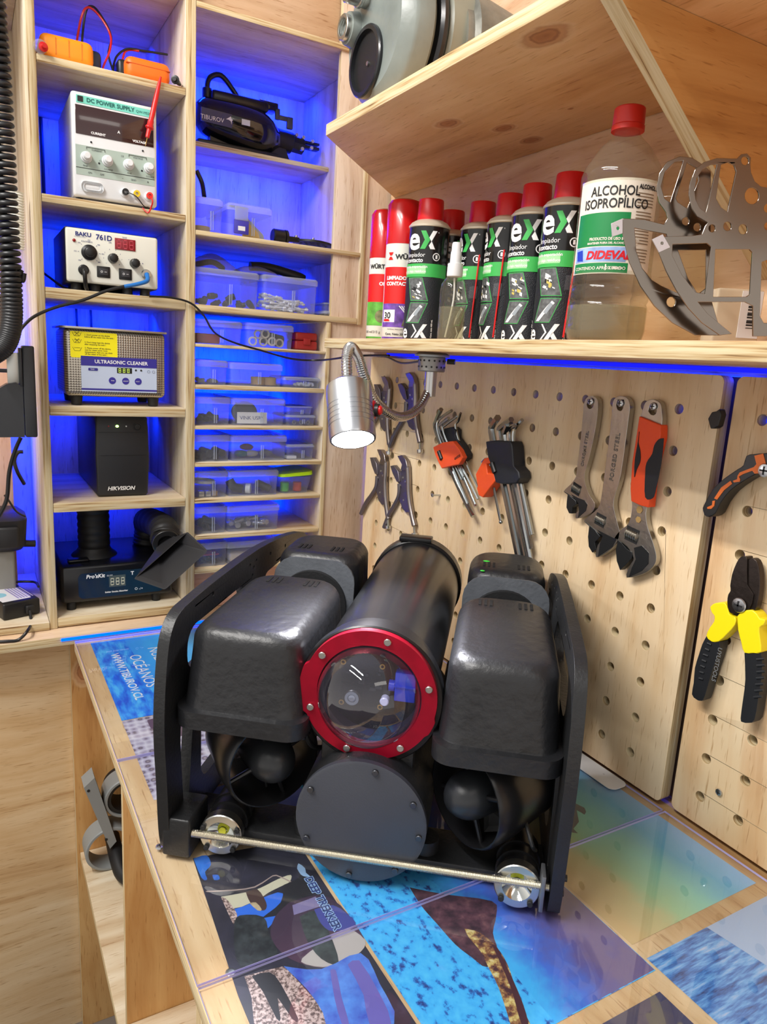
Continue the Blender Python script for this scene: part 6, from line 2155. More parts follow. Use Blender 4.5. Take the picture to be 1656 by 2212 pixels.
t = thing('hex_key_set', 'folding hex key set with orange clip over a black holder, left', 'hex key set', (0, 0, 0))
for pts, r in ((((200, 150, .030), (140, 290, .020), (125, 400, .016), (250, 750, .016), (440, 1200, .016), (625, 1570, .016)), .0042),
               (((340, 165, .030), (200, 260, .020), (145, 370, .020), (210, 610, .020), (350, 900, .016), (560, 1400, .016)), .0026),
               (((300, 265, .026), (190, 350, .022), (170, 390, .020), (250, 600, .020), (420, 900, .014), (655, 1440, .014)), .0030),
               (((405, 245, .024), (250, 360, .020), (220, 400, .020), (290, 600, .020), (470, 900, .012), (690, 1340, .012)), .0024),
               (((460, 200, .020), (430, 300, .012), (395, 400, .012), (530, 850, .012), (695, 1195, .012)), .0022),
               (((380, 890, .018), (475, 1085, .018)), .0016), (((430, 880, .014), (500, 1040, .014)), .0018)):
    key(t, pts, r, 0)
o = peg_plate(MB(), [[(250, 410), (390, 380), (430, 420), (430, 520), (510, 620), (575, 740), (570, 800), (500, 850), (420, 860), (300, 620), (240, 440)]], .002, .014, cv=cvh).build('holder', mat('holder_black', (26, 30, 38), .5), t, smooth=45, label='black holder'); soft(o)
o = peg_plate(MB(), [[(120, 650), (240, 590), (380, 570), (470, 680), (520, 785), (465, 880), (340, 905), (235, 935), (195, 860), (150, 760)]], .016, .010, cv=cvh).build('clip', mat('clip_orange', (232, 84, 34), .45), t, smooth=45, label='orange clip'); soft(o)
p0, p1 = P3(Q(*cvh(165, 705), .027), .026), P3(Q(*cvh(205, 815), .027), .026)
MB().cyl(p0, p1, .0042, seg=14, bev=.0005).build('hinge_pin', BLKP, t)
pa, pb = P3(Q(*cvh(375, 825), .0265), .0265), P3(Q(*cvh(465, 765), .0265), .0265)
MB().text('extra', .0085, frame(pa, pb - pa, Vector((-1, 0, 0)).cross(pb - pa)), 0, off=.0001, shear=.3).build('lettering', BLKT, t, smooth=0)

t = thing('hex_key_set', 'large hex key set in a black holder with an opened orange clip, right', 'hex key set', (0, 0, 0))
for pts, r in ((((950, 262, .036), (890, 350, .022), (870, 450, .018), (960, 900, .016), (1030, 1150, .016), (1235, 2130, .016)), .0056),
               (((1130, 285, .034), (1000, 380, .022), (970, 470, .018), (1040, 900, .016), (1110, 1150, .016), (1310, 2140, .016)), .0046),
               (((1080, 350, .030), (1050, 430, .022), (1040, 520, .018), (1110, 900, .016), (1180, 1150, .014), (1385, 2150, .014)), .0040),
               (((1180, 360, .024), (1110, 410, .018), (1100, 560, .016), (1160, 900, .014), (1230, 1150, .012), (1395, 2000, .012)), .0033),
               (((1275, 290, .020), (1180, 400, .014), (1160, 570, .014), (1200, 900, .012), (1270, 1130, .010), (1415, 1810, .010)), .0030),
               (((900, 1190, .016), (940, 1400, .016), (990, 1640, .016)), .0022), (((740, 850, .022), (800, 800, .020), (850, 900, .018)), .0014)):
    key(t, pts, r, 0)
MB().sphere(P3(Q(*cvh(992, 1645), .016), .016), .0034, seg=12, rings=8).build('ball_tip', KEY, t)
o = peg_plate(MB(), [[(865, 575), (1000, 560), (1200, 575), (1222, 640), (1240, 900), (1310, 980), (1320, 1060), (1275, 1130), (1100, 1140), (1000, 1120), (940, 900), (895, 780)]], .002, .024, cv=cvh).build('holder', MATS['holder_black'], t, smooth=45, label='black holder'); soft(o, .003)
o = peg_plate(MB(), [[(830, 800), (910, 780), (930, 850), (905, 870), (860, 870), (875, 1000), (960, 1000), (985, 1090), (900, 1200), (815, 1318), (760, 1290), (735, 1190), (745, 1160), (718, 1010)]], .004, .020, cv=cvh).build('clip', MATS['clip_orange'], t, smooth=45, label='orange clip'); soft(o, .002)
p0, p1 = P3(Q(*cvh(880, 860), .026), .026), P3(Q(*cvh(920, 990), .026), .026)
MB().cyl(p0, p1, .0050, seg=14, bev=.0005).build('hinge_pin', BLKP, t)

# locking pliers: drawn once on the board plane and moved to four places
cvp = zp(760, 780, 5.53)
A0, B0 = Q(*cvp(650, 1125)), Q(*cvp(790, 2080))


def pliers(label, A1, B1, off):
    a, b = complex(*A0), complex(*B0)
    c, d = complex(*Q(*cvp(*A1))), complex(*Q(*cvp(*B1)))
    k = (d - c) / (b - a)
    def T(x, y):
        z = c + k * (complex(*Q(*cvp(x, y))) - a)
        return (z.real, z.imag)
    t = thing('locking_pliers', label, 'locking pliers', (0, 0, 0))
    PM = mat('pliers_nickel', (150, 142, 140), .32, 1.0, bump=.1, bscale=200)
    PD_ = mat('pliers_grey', (112, 106, 112), .4, .8)
    def pl(lp, o_, th, name, mt, w_=.001, lb=None, hol=()):
        L2 = [[T(*p) for p in l] for l in [lp] + list(hol)]
        o = MB().plate(L2, th, frame((XP - off - o_ - th / 2, 0, 0), (0, -1, 0), (0, 0, 1))).build(name, mt, t, smooth=45)
        return soft(o, w_, 2)
    pl([(600, 1130), (655, 1122), (700, 1175), (722, 1262), (700, 1300), (640, 1300), (655, 1230), (625, 1180)], .003, .009, 'upper_jaw', PM)
    pl([(512, 1252), (552, 1243), (610, 1318), (650, 1288), (690, 1262), (708, 1500), (715, 1800), (690, 1810), (640, 1760), (600, 1640), (628, 1500), (580, 1440), (540, 1345)], .002, .006, 'side_plate', PD_)
    pl([(512, 1252), (552, 1243), (604, 1312), (625, 1440), (590, 1440), (543, 1345)], .0075, .004, 'lower_jaw', PD_)
    P = [P3(T(*p), off + .007) for p in ((705, 1260), (712, 1400), (715, 1550), (730, 1700), (760, 1860), (785, 1965))]
    MB().tube(spline(P, 4), .0056, 14).build('handle', PM, t, smooth=60)
    P = [P3(T(*p), off + .007) for p in ((605, 1465), (600, 1600), (545, 1720), (480, 1830), (420, 1985))]
    m = MB().tube(spline(P, 4), .0048, 10)
    m.build('lever', PD_, t, smooth=60)
    p0, p1 = P3(T(778, 1950), off + .007), P3(T(785, 2050), off + .007)
    m = MB(); n = 14; L_ = (p1 - p0).length; prf = []
    for i in range(n * 2):
        prf.append((.0030 if i % 2 else .0025, L_ * i / (n * 2)))
    prf += [(.0062, L_), (.0062, L_ + .006), (.005, L_ + .0075)]
    m.lathe(prf, p0, p1 - p0, 14)
    m.build('adjusting_screw', STEEL, t, smooth=30)
    for p in ((600, 1330), (650, 1390), (680, 1440), (615, 1480), (580, 1620), (655, 1660)):
        c_ = P3(T(*p), off + .008)
        MB().lathe([(.0024, 0), (.002, .001), (.0001, .0014)], c_, (-1, 0, 0), 10).build('rivet', STEEL, t)
    s = MB(); screw_head(s, P3(T(648, 1300), off + .013), .0032)
    return t


pliers('locking pliers lower right of the four beside the short screw', (650, 1125), (790, 2080), 0)
pliers('locking pliers lower left of the four, near the board edge', (400, 1060), (470, 1990), .0)
pliers('locking pliers upper left of the four, behind the steel lamp neck', (450, 190), (478, 1105), .0)
pliers('locking pliers upper right of the four, under the lamp clamp', (745, 140), (855, 1085), .0)

# loose screws
for i, (px, py, lb) in enumerate(((934, 1070, 'zinc screw sticking out below the left hex key set'), (1552, 1711, 'zinc screw head low on the right pegboard'), (1598, 1308, None))):
    if lb is None:
        continue
    xp = XP if i == 0 else XP + .006
    m = MB(); p = P3(Q(px, py, .002 if i else .016, xp), .002 if i else .016, xp)
    screw_head(m, p, .0042 if i else .0036)
    if i == 0:
        m.cyl(p, p + Vector((.016, -.002, 0)), .0016, seg=8)
    tag(m.build('screw', [SCRW, BLKT]), lb, 'screw')

# yellow and black pliers on the right board
X2 = XP + .006
cvy = zp(1300, 1180, 3.685)
t = thing('crimping_pliers', 'dark headed pliers with yellow and black handles on the right pegboard', 'pliers', (0, 0, 0))
HD = mat('head_brown', (66, 58, 54), .35, .85, bump=.2, bscale=150)
YEL = mat('handle_yellow', (244, 222, 20), .4)
def pz(lps, off, th, name, mt, w_=.002, lb=None):
    o = peg_plate(MB(), lps, off, th, xp=X2, cv=cvy).build(name, mt, t, smooth=45, label=lb)
    return soft(o, w_, 3)
pz([sm([(1045, 310), (1060, 220), (1095, 130), (1125, 85), (1160, 78), (1180, 110), (1180, 300), (1230, 380), (1190, 510), (1110, 530), (1040, 520), (1022, 440), (1030, 380), (1048, 350)], 2)], .006, .012, 'head', HD)
pz([sm([(1180, 110), (1205, 92), (1245, 110), (1268, 180), (1275, 300), (1262, 420), (1235, 510), (1180, 520), (1140, 500), (1165, 380), (1180, 300)], 2)], .007, .009, 'head', HD)
pz([[(1042, 575), (1090, 575), (1125, 500), (1050, 500)]], .004, .008, 'spring_gap', BLKT, .0005)
pz([sm([(892, 480), (915, 455), (960, 442), (1010, 445), (1030, 480), (1050, 540), (1095, 560), (1090, 620), (1030, 690), (960, 752), (900, 750), (862, 705), (890, 640), (925, 590), (925, 545), (905, 520)], 2)], .003, .016, 'handle_collar', YEL, .003, 'yellow handle collar')
pz([sm([(1108, 550), (1150, 512), (1220, 500), (1265, 530), (1290, 570), (1330, 575), (1320, 620), (1285, 640), (1290, 720), (1300, 835), (1240, 842), (1165, 840), (1140, 760), (1115, 660)], 2)], .003, .016, 'handle_collar', YEL, .003, 'yellow handle collar')
pz([sm([(865, 705), (905, 745), (970, 752), (950, 860), (900, 1010), (850, 1180), (825, 1222), (780, 1210), (746, 1170), (760, 1080), (770, 960), (800, 860), (830, 770)], 2)], .003, .015, 'handle', mat('handle_black', (26, 28, 32), .5), .003)
pz([sm([(1165, 842), (1240, 846), (1298, 838), (1305, 1000), (1275, 1200), (1245, 1370), (1200, 1396), (1150, 1390), (1134, 1360), (1155, 1200), (1172, 1050)], 2)], .003, .015, 'handle', mat('handle_black', (26, 28, 32), .5), .003)
for side, rows in ((0, [((838, 770), (870, 785)), ((822, 815), (855, 830)), ((806, 860), (845, 875)), ((796, 905), (830, 920)), ((785, 950), (820, 965)), ((778, 1000), (812, 1010)), ((772, 1050), (805, 1060))]), (1, [((1230, 900), (1292, 895)), ((1232, 950), (1296, 945)), ((1232, 1000), (1296, 995)), ((1228, 1050), (1292, 1045)), ((1222, 1100), (1286, 1095)), ((1216, 1150), (1280, 1145)), ((1208, 1200), (1272, 1195))])):
    for a, b in rows:
        p0, p1 = P3(Q(*cvy(*a), .018, X2), .0178, X2), P3(Q(*cvy(*b), .018, X2), .0178, X2)
        MB().cyl(p0, p1, .0016, seg=8).build('grip_rib', mat('handle_black', (26, 28, 32), .5), t)
s_ = MB(); screw_head(s_, P3(Q(*cvy(1088, 470), .020, X2), .020, X2), .0085)
tag(s_.build('screw', [SCRW, BLKT]), 'cross head screw holding up the yellow handled pliers', 'screw')
pa, pb = P3(Q(*cvy(925, 800), .0185, X2), .0185, X2), P3(Q(*cvy(890, 970), .0185, X2), .0185, X2)
MB().text('UYUSTOOLS', .0075, frame(pa, pb - pa, Vector((-1, 0, 0)).cross(pb - pa)), 0).build('lettering', mat('ink_grey', (120, 124, 128), .5), t, smooth=0)

# orange and black handled tool at the right edge
cvo = zp(1480, 780, 5.53)
t = thing('cutting_pliers', 'black and orange curved tool handle cut off by the right edge', 'pliers', (0, 0, 0))
o = peg_plate(MB(), [sm([(262, 1750), (300, 1670), (390, 1520), (520, 1400), (680, 1290), (750, 1240), (785, 1130), (880, 1110), (1000, 1100), (1080, 1110), (1080, 1290), (900, 1350), (740, 1440), (590, 1550), (480, 1690), (420, 1810), (340, 1858), (280, 1830)], 2)], .004, .018, xp=X2, cv=cvo).build('handle', BLKP, t, smooth=45); soft(o, .005)
OR3 = mat('inlay_orange', (240, 120, 40), .5)
for lp in ([(825, 1130), (930, 1105), (960, 1220), (900, 1340), (830, 1345), (800, 1310), (690, 1350), (640, 1380), (655, 1410), (650, 1440), (580, 1450), (570, 1430), (620, 1410), (625, 1370), (650, 1330), (820, 1265), (850, 1230)], [(345, 1640), (430, 1510), (540, 1430), (560, 1465), (460, 1545), (380, 1655)], [(262, 1745), (320, 1720), (325, 1670), (355, 1665), (345, 1730), (310, 1765), (265, 1765)]):
    o = peg_plate(MB(), [lp], .0215, .0012, xp=X2, cv=cvo).build('grip_inlay', OR3, t, smooth=0, label='orange inlay')
s_ = MB(); screw_head(s_, P3(Q(*cvo(945, 1308), .024, X2), .024, X2), .0075)
tag(s_.build('screw', [SCRW, BLKT]), 'cross head screw in front of the orange and black tool', 'screw')
# black cable clip between the boards
o = peg_plate(MB(), [[(298, 690), (345, 610), (400, 600), (440, 570), (460, 640), (420, 780), (380, 805), (330, 808)]], .0, .010, cv=cvo).build('cable_clip', BLKP, smooth=40)
soft(o); tag(o, 'small black clip at the joint between the two pegboards', 'clip')

# ================================================================ gooseneck lamp under the shelf
ALU = mat('alu_turned', (205, 208, 214), .3, 1.0, bump=.05)
DL = .84
hc = dp(752, 830, DL + .01); hb = dp(762, 950, DL - .012)
axl = (hb - hc).normalized()
lamp = thing('gooseneck_lamp', 'lit aluminium gooseneck spot lamp clamped under the lower shelf', 'lamp', (0, 0, 0))
Lh = (hb - hc).length
r0 = 50.0 / F * DL
prf = [(.0001, -.004), (.012, -.004), (.020, -.001), (r0 * .97, .004), (r0, .010)]
for k in range(5):
    h_ = Lh * (.42 + .085 * k)
    prf += [(r0, h_), (r0 * .975, h_ + .0004), (r0 * .975, h_ + .0014), (r0, h_ + .0018)]
prf += [(r0, Lh - .003), (r0 * .98, Lh), (r0 * .90, Lh), (r0 * .88, Lh - .008)]
MB().lathe(prf, hc, axl, 48, cap=False).build('lamp_head', ALU, lamp, smooth=30, label='turned aluminium head')
MB().lathe([(r0 * .89, Lh - .0035), (r0 * .5, Lh - .002), (.0001, Lh - .0015)], hc, axl, 40, cap=False).build('lamp_lens', emis('lamp_white', (1, .98, 1, 1), 70), lamp, label='glowing white lens')
# the lamp's own light
sp = bpy.data.lights.new('spot_lamp_light', 'SPOT')
sp.energy = 6; sp.spot_size = radians(95); sp.spot_blend = .8; sp.shadow_soft_size = .024; sp.color = (.93, .93, 1.0)
so = bpy.data.objects.new('spot_lamp_light', sp); COL.objects.link(so)
so.location = hb + axl * .006
so.rotation_euler = (axl + Vector((.08, .10, 0))).normalized().to_track_quat('-Z', 'Y').to_euler()
# neck
cl = Vector((.452, at(932, 790, 0, .452).y, ZS0))
pts = [cl + Vector((0, 0, -.028)), cl + Vector((0, 0, -.062))]
n1_ = [cl + Vector((0, .0, -.060)), dp(926, 842, 1.08), dp(905, 880, 1.03), dp(872, 900, .98), dp(838, 892, .935), dp(806, 860, .905), dp(786, 810, .885), dp(772, 768, .870), dp(757, 750, .855), dp(749, 770, .848), dp(750, 826, DL + .004)]
P = spline(n1_, 60)
m = MB()
L_ = len(P) - 1
m.tube(P, .0062, 14, rad=lambda t_: .0062 * (1 + .05 * cos(t_ * pi * 200)))
m.build('gooseneck', mat('neck_chrome', (190, 190, 190), .22, 1.0), lamp, smooth=25)
MB().cyl(cl + Vector((0, 0, -.064)), cl + Vector((0, 0, -.026)), .0088, seg=24).build('neck_base', mat('neck_chrome', (190, 190, 190), .22, 1.0), lamp)
m = MB().ring(cl + Vector((0, 0, -.028)), (0, 0, 1), .020, .0085, .022, 32, bev=.0015)
for j in range(2):
    for i in range(16):
        a = 2 * pi * i / 16 + j * .2
        p = cl + Vector((.0200 * cos(a), .0200 * sin(a), -.012 - j * .009))
        m.cyl(p, p + Vector((.0004 * cos(a), .0004 * sin(a), 0)), .0015, seg=8, mi=1)
m.build('clamp_collar', [mat('collar_pewter', (150, 150, 148), .45, .8), BLKT], lamp)
MB().lathe([(.026, 0), (.026, .003), (.021, .006)], cl + Vector((0, 0, -.0065)), (0, 0, 1), 30).build('clamp_plate', mat('clear_grey', (150, 156, 160), .3, .5), lamp)
MB().cyl(cl + Vector((.018, -.014, -.012)), cl + Vector((.026, -.022, -.012)), .004, seg=10).build('clamp_screw', BLKP, lamp)
sw = dp(806, 886, DL + .005)
dsw = (RX * 1.0 + RD * .05 - RF * .25).normalized()
MB().lathe([(.0115, 0), (.0115, .003), (.009, .0045)], sw - dsw * .002, dsw, 24).build('switch_ring', REDP, lamp, label='red switch ring')
MB().lathe([(.0080, 0), (.0078, .005)], sw + dsw * .002, dsw, 20).build('switch_body', BLKP, lamp)
MB().lathe([(.0055, 0), (.0055, .003), (.004, .0045), (.0001, .005)], sw + dsw * .006, dsw, 18).build('switch_button', REDP, lamp, label='red switch button')
o = MB().tube([at(783, 768, 0, .50), at(830, 770, 0, .50), at(866, 784, 0, .47), cl + Vector((-.014, .012, -.014))], .0016, 8, smooth=6).build('lamp_cable', mat('cable_grey', (60, 62, 70), .4))
tag(o, 'short grey cable along the shelf underside to the lamp clamp', 'cable')

# ================================================================ things left of the cabinet post
def coil(name, label, px_pts, y, R, r, turns):
    P = [at(a, b, 1, y) for a, b in px_pts]
    C = spline(P, 40)
    n = len(C)
    N = turns * 12
    out = []
    for i in range(N + 1):
        t = i / N * (n - 1)
        k = min(int(t), n - 2); f_ = t - k
        c = C[k] * (1 - f_) + C[k + 1] * f_
        tg = (C[k + 1] - C[k]).normalized()
        u = Vector((0, 1, 0)); u = (u - tg * u.dot(tg)).normalized(); v = tg.cross(u)
        a = 2 * pi * i / 12
        out.append(c + (u * cos(a) + v * sin(a)) * R)
    o = MB().tube(out, r, 8).build(name, mat('coil_black', (26, 27, 30), .4), smooth=80)
    tag(o, label, 'cable')
    return o


coil('coiled_cable', 'thick black coiled cable hanging at the upper left edge', [(-20, -260), (-14, -20), (-2, 150), (8, 320), (16, 480), (24, 620), (24, 700), (10, 745), (-20, 768)], -.03, .0125, .0045, 78)
coil('coiled_cable', 'second coiled cable behind the first at the left edge', [(-6, 640), (-4, 700), (-16, 752)], .02, .012, .0042, 12)
o = MB().tube([at(46, 583, 1, -.03), at(40, 596, 1, -.03), at(48, 606, 1, -.028), at(51, 590, 1, -.028)], .0045, 10, smooth=6).build('cable_end', BLKP)
tag(o, 'black hook end beside the coiled cable', 'cable end')
m = MB()
q = at(34, 412, 1, .10); q2 = at(36, 540, 1, .10)
n = 22
prf = []
for i in range(n * 2):
    prf.append((.013 if i % 2 else .0105, (q - q2).length * i / (n * 2)))
m.lathe(prf, q2, q - q2, 20)
o = m.build('ribbed_hose', mat('hose_white', (214, 212, 204), .5)); tag(o, 'short white ribbed hose behind the coiled cable', 'hose')
# black cabinet box with an aluminium strip
yb_ = -.005
xr_ = at(78, 850, 1, yb_).x; zt_ = at(60, 747, 1, yb_).z; zb_ = at(60, 945, 1, yb_).z
xm_ = at(50, 850, 1, yb_).x
bxn = thing('black_case', 'black plastic case with a metal strip at the left edge of the photo', 'case', (xr_, yb_, zb_))
BC = mat('case_black', (40, 42, 46), .38, bump=.1, bscale=300)
MB().box(xm_ - xr_ + .0008, 0, 0, .034, 0, zt_ - zb_, .003, seg=3).build('case_cover', BC, bxn)
H_ = zt_ - zb_
lp = [(-.20, 0), (xm_ - xr_, 0), (xm_ - xr_, H_ * .56), (xm_ - xr_ - .010, H_ * .60), (xm_ - xr_ - .024, H_ * .58), (-.07, H_ * .46), (-.20, H_ * .46)]
m = MB().plate([lp], .032, FM(0, .018, 0)); m.build('case_body', BC, bxn, smooth=30)
MB().box(xm_ - xr_ - .022, xm_ - xr_ - .004, .006, .022, H_ * .585, H_ - .012, .001).build('metal_strip', mat('alu_plain', (196, 198, 194), .35, .9), bxn, label='aluminium strip')
MB().box(xm_ - xr_ - .004, xm_ - xr_ + .0006, .0, .03, H_ * .56, H_ - .004, .001).build('case_flange', BC, bxn)
MB().box(-.20, xm_ - xr_ - .020, .012, .02, H_ * .70, H_ * .74, .001).build('case_bar', BC, bxn)
# cables hanging below
o = MB().tube([at(45, 945, 1, .05), at(32, 975, 1, .05), at(20, 1020, 1, .05), at(14, 1080, 1, .05), at(-6, 1120, 1, .05)], .0036, 10, smooth=7).build('hanging_cable', BLKP); tag(o, 'black cable hanging from the black case', 'cable')
o = MB().tube([at(50, 976, 1, .2), at(38, 978, 1, .2), at(31, 996, 1, .2), at(38, 1020, 1, .2), at(52, 1045, 1, .22)], .0038, 10, smooth=7).build('hanging_cable', BLKP); tag(o, 'black cable looping against the blue lit panel', 'cable')
o = MB().tube([at(10, 1070, 1, .06), at(18, 1080, 1, .07), at(36, 1105, 1, .12), at(54, 1115, 1, .16)], .0018, 8, smooth=7).build('hanging_cable', BLKP); tag(o, 'thin black cable crossing below the black case', 'cable')
# inner board
xb_ = at(26, 1000, 1, .26).x
ib = slab('inner_board', -1.0, xb_, .26, .272, ZC + .016, .60, 'y', wood('plywood_pink', 'z', a=(226, 190, 170), b=(214, 172, 150), c=(196, 150, 128), stain=.3)); tag(ib, 'pinkish plywood board at the left edge behind the cables', 'board')
area('blue_led_strip', (xb_ + .03, .30, .50), (xb_ + .03, .9, .50), .05, .3, .9, BLUE)
area('blue_led_strip', (xb_ + .03, .30, .22), (xb_ + .03, .9, .22), .05, .3, .6, BLUE)
# black headset like part on a grey block
ZSF = ZC + .0156
gb = at(36, 1250, 2, ZSF + .0)
yk = .17
blk = MB().box(at(-60, 1240, 1, yk).x, at(34, 1240, 1, yk).x, yk, yk + .10, ZSF, at(20, 1190, 1, yk).z, .005, seg=3).build('grey_block', mat('block_grey', (140, 138, 132), .5, var=.1))
tag(blk, 'grey block standing at the left edge below the black device', 'block')
zz = at(20, 1190, 1, yk).z + .0008
hx = at(56, 1150, 1, .15).x
hs = thing('black_device', 'rounded black device resting on the grey block', 'device', (hx, .15, zz))
zt2 = at(30, 1112, 1, .15).z - zz
MB().loft([[(x, y, 0.0) for x, y in rrect(-.14, -.006, .012, .09, .02)], [(x, y, .012) for x, y in rrect(-.14, .0, .0, .10, .02)], [(x, y, zt2 - .012) for x, y in rrect(-.14, .004, -.004, .10, .02)], [(x, y, zt2) for x, y in rrect(-.13, -.010, .012, .09, .015)]]).build('shell', mat('device_black', (30, 30, 33), .4), hs, smooth=50)
MB().box(-.05, -.012, -.010, .002, .010, zt2 - .022, .005, seg=3).build('raised_panel', mat('device_black', (30, 30, 33), .4), hs)
MB().cyl((-.006, .03, .010), (.018, .03, .008), .007, seg=14, bev=.001).build('stub', BLKP, hs)
# power adapter with a printed label
A0_ = at(8, 1342, 2, ZSF); A1_ = at(88, 1325, 2, ZSF)
e1_ = (A1_ - A0_); W_ = e1_.length; ang = math.atan2(e1_.y, e1_.x)
ad = thing('power_adapter', 'black power adapter with a printed paper label on the counter shelf', 'power adapter', (A0_.x, A0_.y, ZSF), ang)
MB().box(0, W_, 0, .115, 0, .032, .004, seg=3).build('adapter_case', BLKP, ad)
m = MB().box(.004, W_ - .012, .012, .092, .0320, .0323)
m.cyl((.012, .055, .0323), (.012, .055, .0326), .014, seg=26, mi=1)
for i in range(6):
    x = .026 + (i % 3) * .006
    m.box(.034 + i * .0052, .037 + i * .0052, .018, .086, .0323, .0325, 0, 2)
m.text('1', .012, Matrix.Translation((.009, .050, .0328)), 2)
m.build('paper_label', [mat('label_ivory', (224, 224, 230), .5), mat('sticker_cyan', (140, 196, 216), .5), mat('ink_lilac', (150, 140, 190), .6)], ad, smooth=0, label='white label with a light blue round sticker')
MB().box(W_ * .58, W_ * .82, -.006, .002, .006, .022, .003, seg=3).build('plug', RUB, ad)
p0 = A0_ + e1_ * .70 + Vector((0, -.008, .013))
o = MB().tube([p0, at(67, 1345, 1, p0.y - .016), at(60, 1362, 1, .012), at(40, 1382, 1, .004), (at(15, 1388, 1, 0).x, .004, ZC + .0030), (at(-20, 1390, 1, 0).x, .010, ZC + .0030)], .0028, 10, smooth=7).build('adapter_cable', BLKP)
for v in o.data.vertices:
    if v.co.y > -.0005: v.co.z = max(v.co.z, ZC + .0004)
tag(o, 'black cable curving from the adapter to the left edge', 'cable')
o = MB().tube([Vector((A0_.x - .02, A0_.y + .10, ZSF + .04)), Vector((A0_.x + .02, A0_.y + .125, ZSF + .036)), Vector((A0_.x + .06, A0_.y + .12, ZSF + .034)), Vector((A0_.x + .066, A0_.y + .075, ZSF + .037))], .0025, 8, smooth=6).build('adapter_cable', BLKP)
tag(o, 'black cable lying over the back of the adapter', 'cable')

# ================================================================ prints under the acrylic
ZP = -.0039


def dz(px, py):
    q = at(px, py, 2, ZP)
    return (q.x, q.y)


def poster_mat(name, stops, scale=(1, 1, 1), noise=6.0, det=6, rough=.45, axis=None, mixn=.0, rot=0.0):
    """print: colour ramp driven by a stretched noise, or by the position along an axis with some noise mixed in"""
    m = bpy.data.materials.new(name)
    m.use_nodes = True
    nt = m.node_tree; L = nt.links.new
    b = nt.nodes['Principled BSDF']; b.inputs['Roughness'].default_value = rough
    tc = nt.nodes.new('ShaderNodeTexCoord')
    mp = nt.nodes.new('ShaderNodeMapping'); mp.inputs['Scale'].default_value = scale; mp.inputs['Rotation'].default_value = (0, 0, rot)
    L(tc.outputs['Object'], mp.inputs['Vector'])
    n = nt.nodes.new('ShaderNodeTexNoise'); n.inputs['Scale'].default_value = noise; n.inputs['Detail'].default_value = det; n.inputs['Roughness'].default_value = .62
    L(mp.outputs[0], n.inputs['Vector'])
    v = n.outputs['Fac']
    if axis is not None:
        (ax_, a0, a1) = axis
        sp_ = nt.nodes.new('ShaderNodeSeparateXYZ'); L(tc.outputs['Object'], sp_.inputs[0])
        mr = nt.nodes.new('ShaderNodeMapRange'); mr.inputs['From Min'].default_value = a0; mr.inputs['From Max'].default_value = a1
        L(sp_.outputs[ax_], mr.inputs['Value'])
        v = math_node(nt, 'ADD', mr.outputs[0], math_node(nt, 'MULTIPLY', math_node(nt, 'SUBTRACT', n.outputs['Fac'], .5), mixn))
    cr = nt.nodes.new('ShaderNodeValToRGB')
    e = cr.color_ramp.elements
    e[0].position = stops[0][0]; e[0].color = rgb(*stops[0][1])
    e[1].position = stops[-1][0]; e[1].color = rgb(*stops[-1][1])
    for p_, c_ in stops[1:-1]:
        q_ = e.new(p_); q_.color = rgb(*c_)
    L(v, cr.inputs[0]); L(cr.outputs[0], b.inputs['Base Color'])
    return m


class Print:
    def __init__(self):
        self.mb = MB(); self.mats = []; self.k = 0

    def add(self, pts, m):
        if m not in self.mats:
            self.mats.append(m)
        V, Fc = curve_mesh([pts], 0)
        z = ZP + .00002 * self.k; self.k += 1
        self.mb.add([(v.x, v.y, z) for v in V], Fc, self.mats.index(m))

    def blob(self, pts, m, k=3):
        self.add(sm(pts, k), m)

    def text(self, s, size, p0, p1, m, **kw):
        if m not in self.mats:
            self.mats.append(m)
        z = ZP + .00002 * self.k + .00004; self.k += 1
        a = Vector((p0[0], p0[1], z)); d = Vector((p1[0] - p0[0], p1[1] - p0[1], 0))
        self.mb.text(s, size, frame(a, d, Vector((0, 0, 1)).cross(d)), self.mats.index(m), **kw)

    def done(self, label, cat='poster'):
        o = self.mb.build('poster', self.mats, smooth=0)
        for p in o.data.polygons:
            if p.normal.z < 0:
                p.flip() if hasattr(p, 'flip') else None
        tag(o, label, cat)
        return o


OC = poster_mat('print_ocean', [(.36, (14, 80, 214)), (.5, (36, 140, 240)), (.64, (80, 190, 250))], (14, 4, 1), 5, rot=.3)
OC2 = poster_mat('print_ocean_light', [(.0, (40, 140, 236)), (1, (70, 190, 250))], (14, 4, 1), 5, axis=(0, .06, .16), mixn=.6)
P = Print()
P.add([(.026, -.333), (.345, -.333), (.345, -.014), (.026, -.014)], OC)
P.add([(.100, -.325), (.345, -.325), (.345, -.014), (.085, -.014), (.092, -.18)], OC2)
P.text('WWW.TIBUROV.CL', .0195, (.0510, -.080), (.0590, -.320), WHI, off=.0003, sx=1.12)
P.text('OCÉANOS', .0280, (.0790, -.098), (.0840, -.320), WHI, sx=1.05)
P.text('NUESTROS', .0280, (.1160, -.075), (.1210, -.320), WHI, sx=1.05)
P.done('blue sea poster with white web address at the far left of the bench')
BUB = mat('print_bubble', (176, 164, 176), .5)
nt = BUB.node_tree; L = nt.links.new
b_ = nt.nodes['Principled BSDF']
tc = nt.nodes.new('ShaderNodeTexCoord'); vo = nt.nodes.new('ShaderNodeTexVoronoi'); vo.inputs['Scale'].default_value = 85; vo.inputs['Randomness'].default_value = .35
cr = nt.nodes.new('ShaderNodeValToRGB'); e = cr.color_ramp.elements
e[0].position = .0; e[0].color = rgb(214, 200, 190); e[1].position = .75; e[1].color = rgb(210, 205, 214)
for p_, c_ in ((.3, (190, 176, 180)), (.42, (96, 80, 96)), (.52, (170, 160, 180))):
    q_ = e.new(p_); q_.color = rgb(*c_)
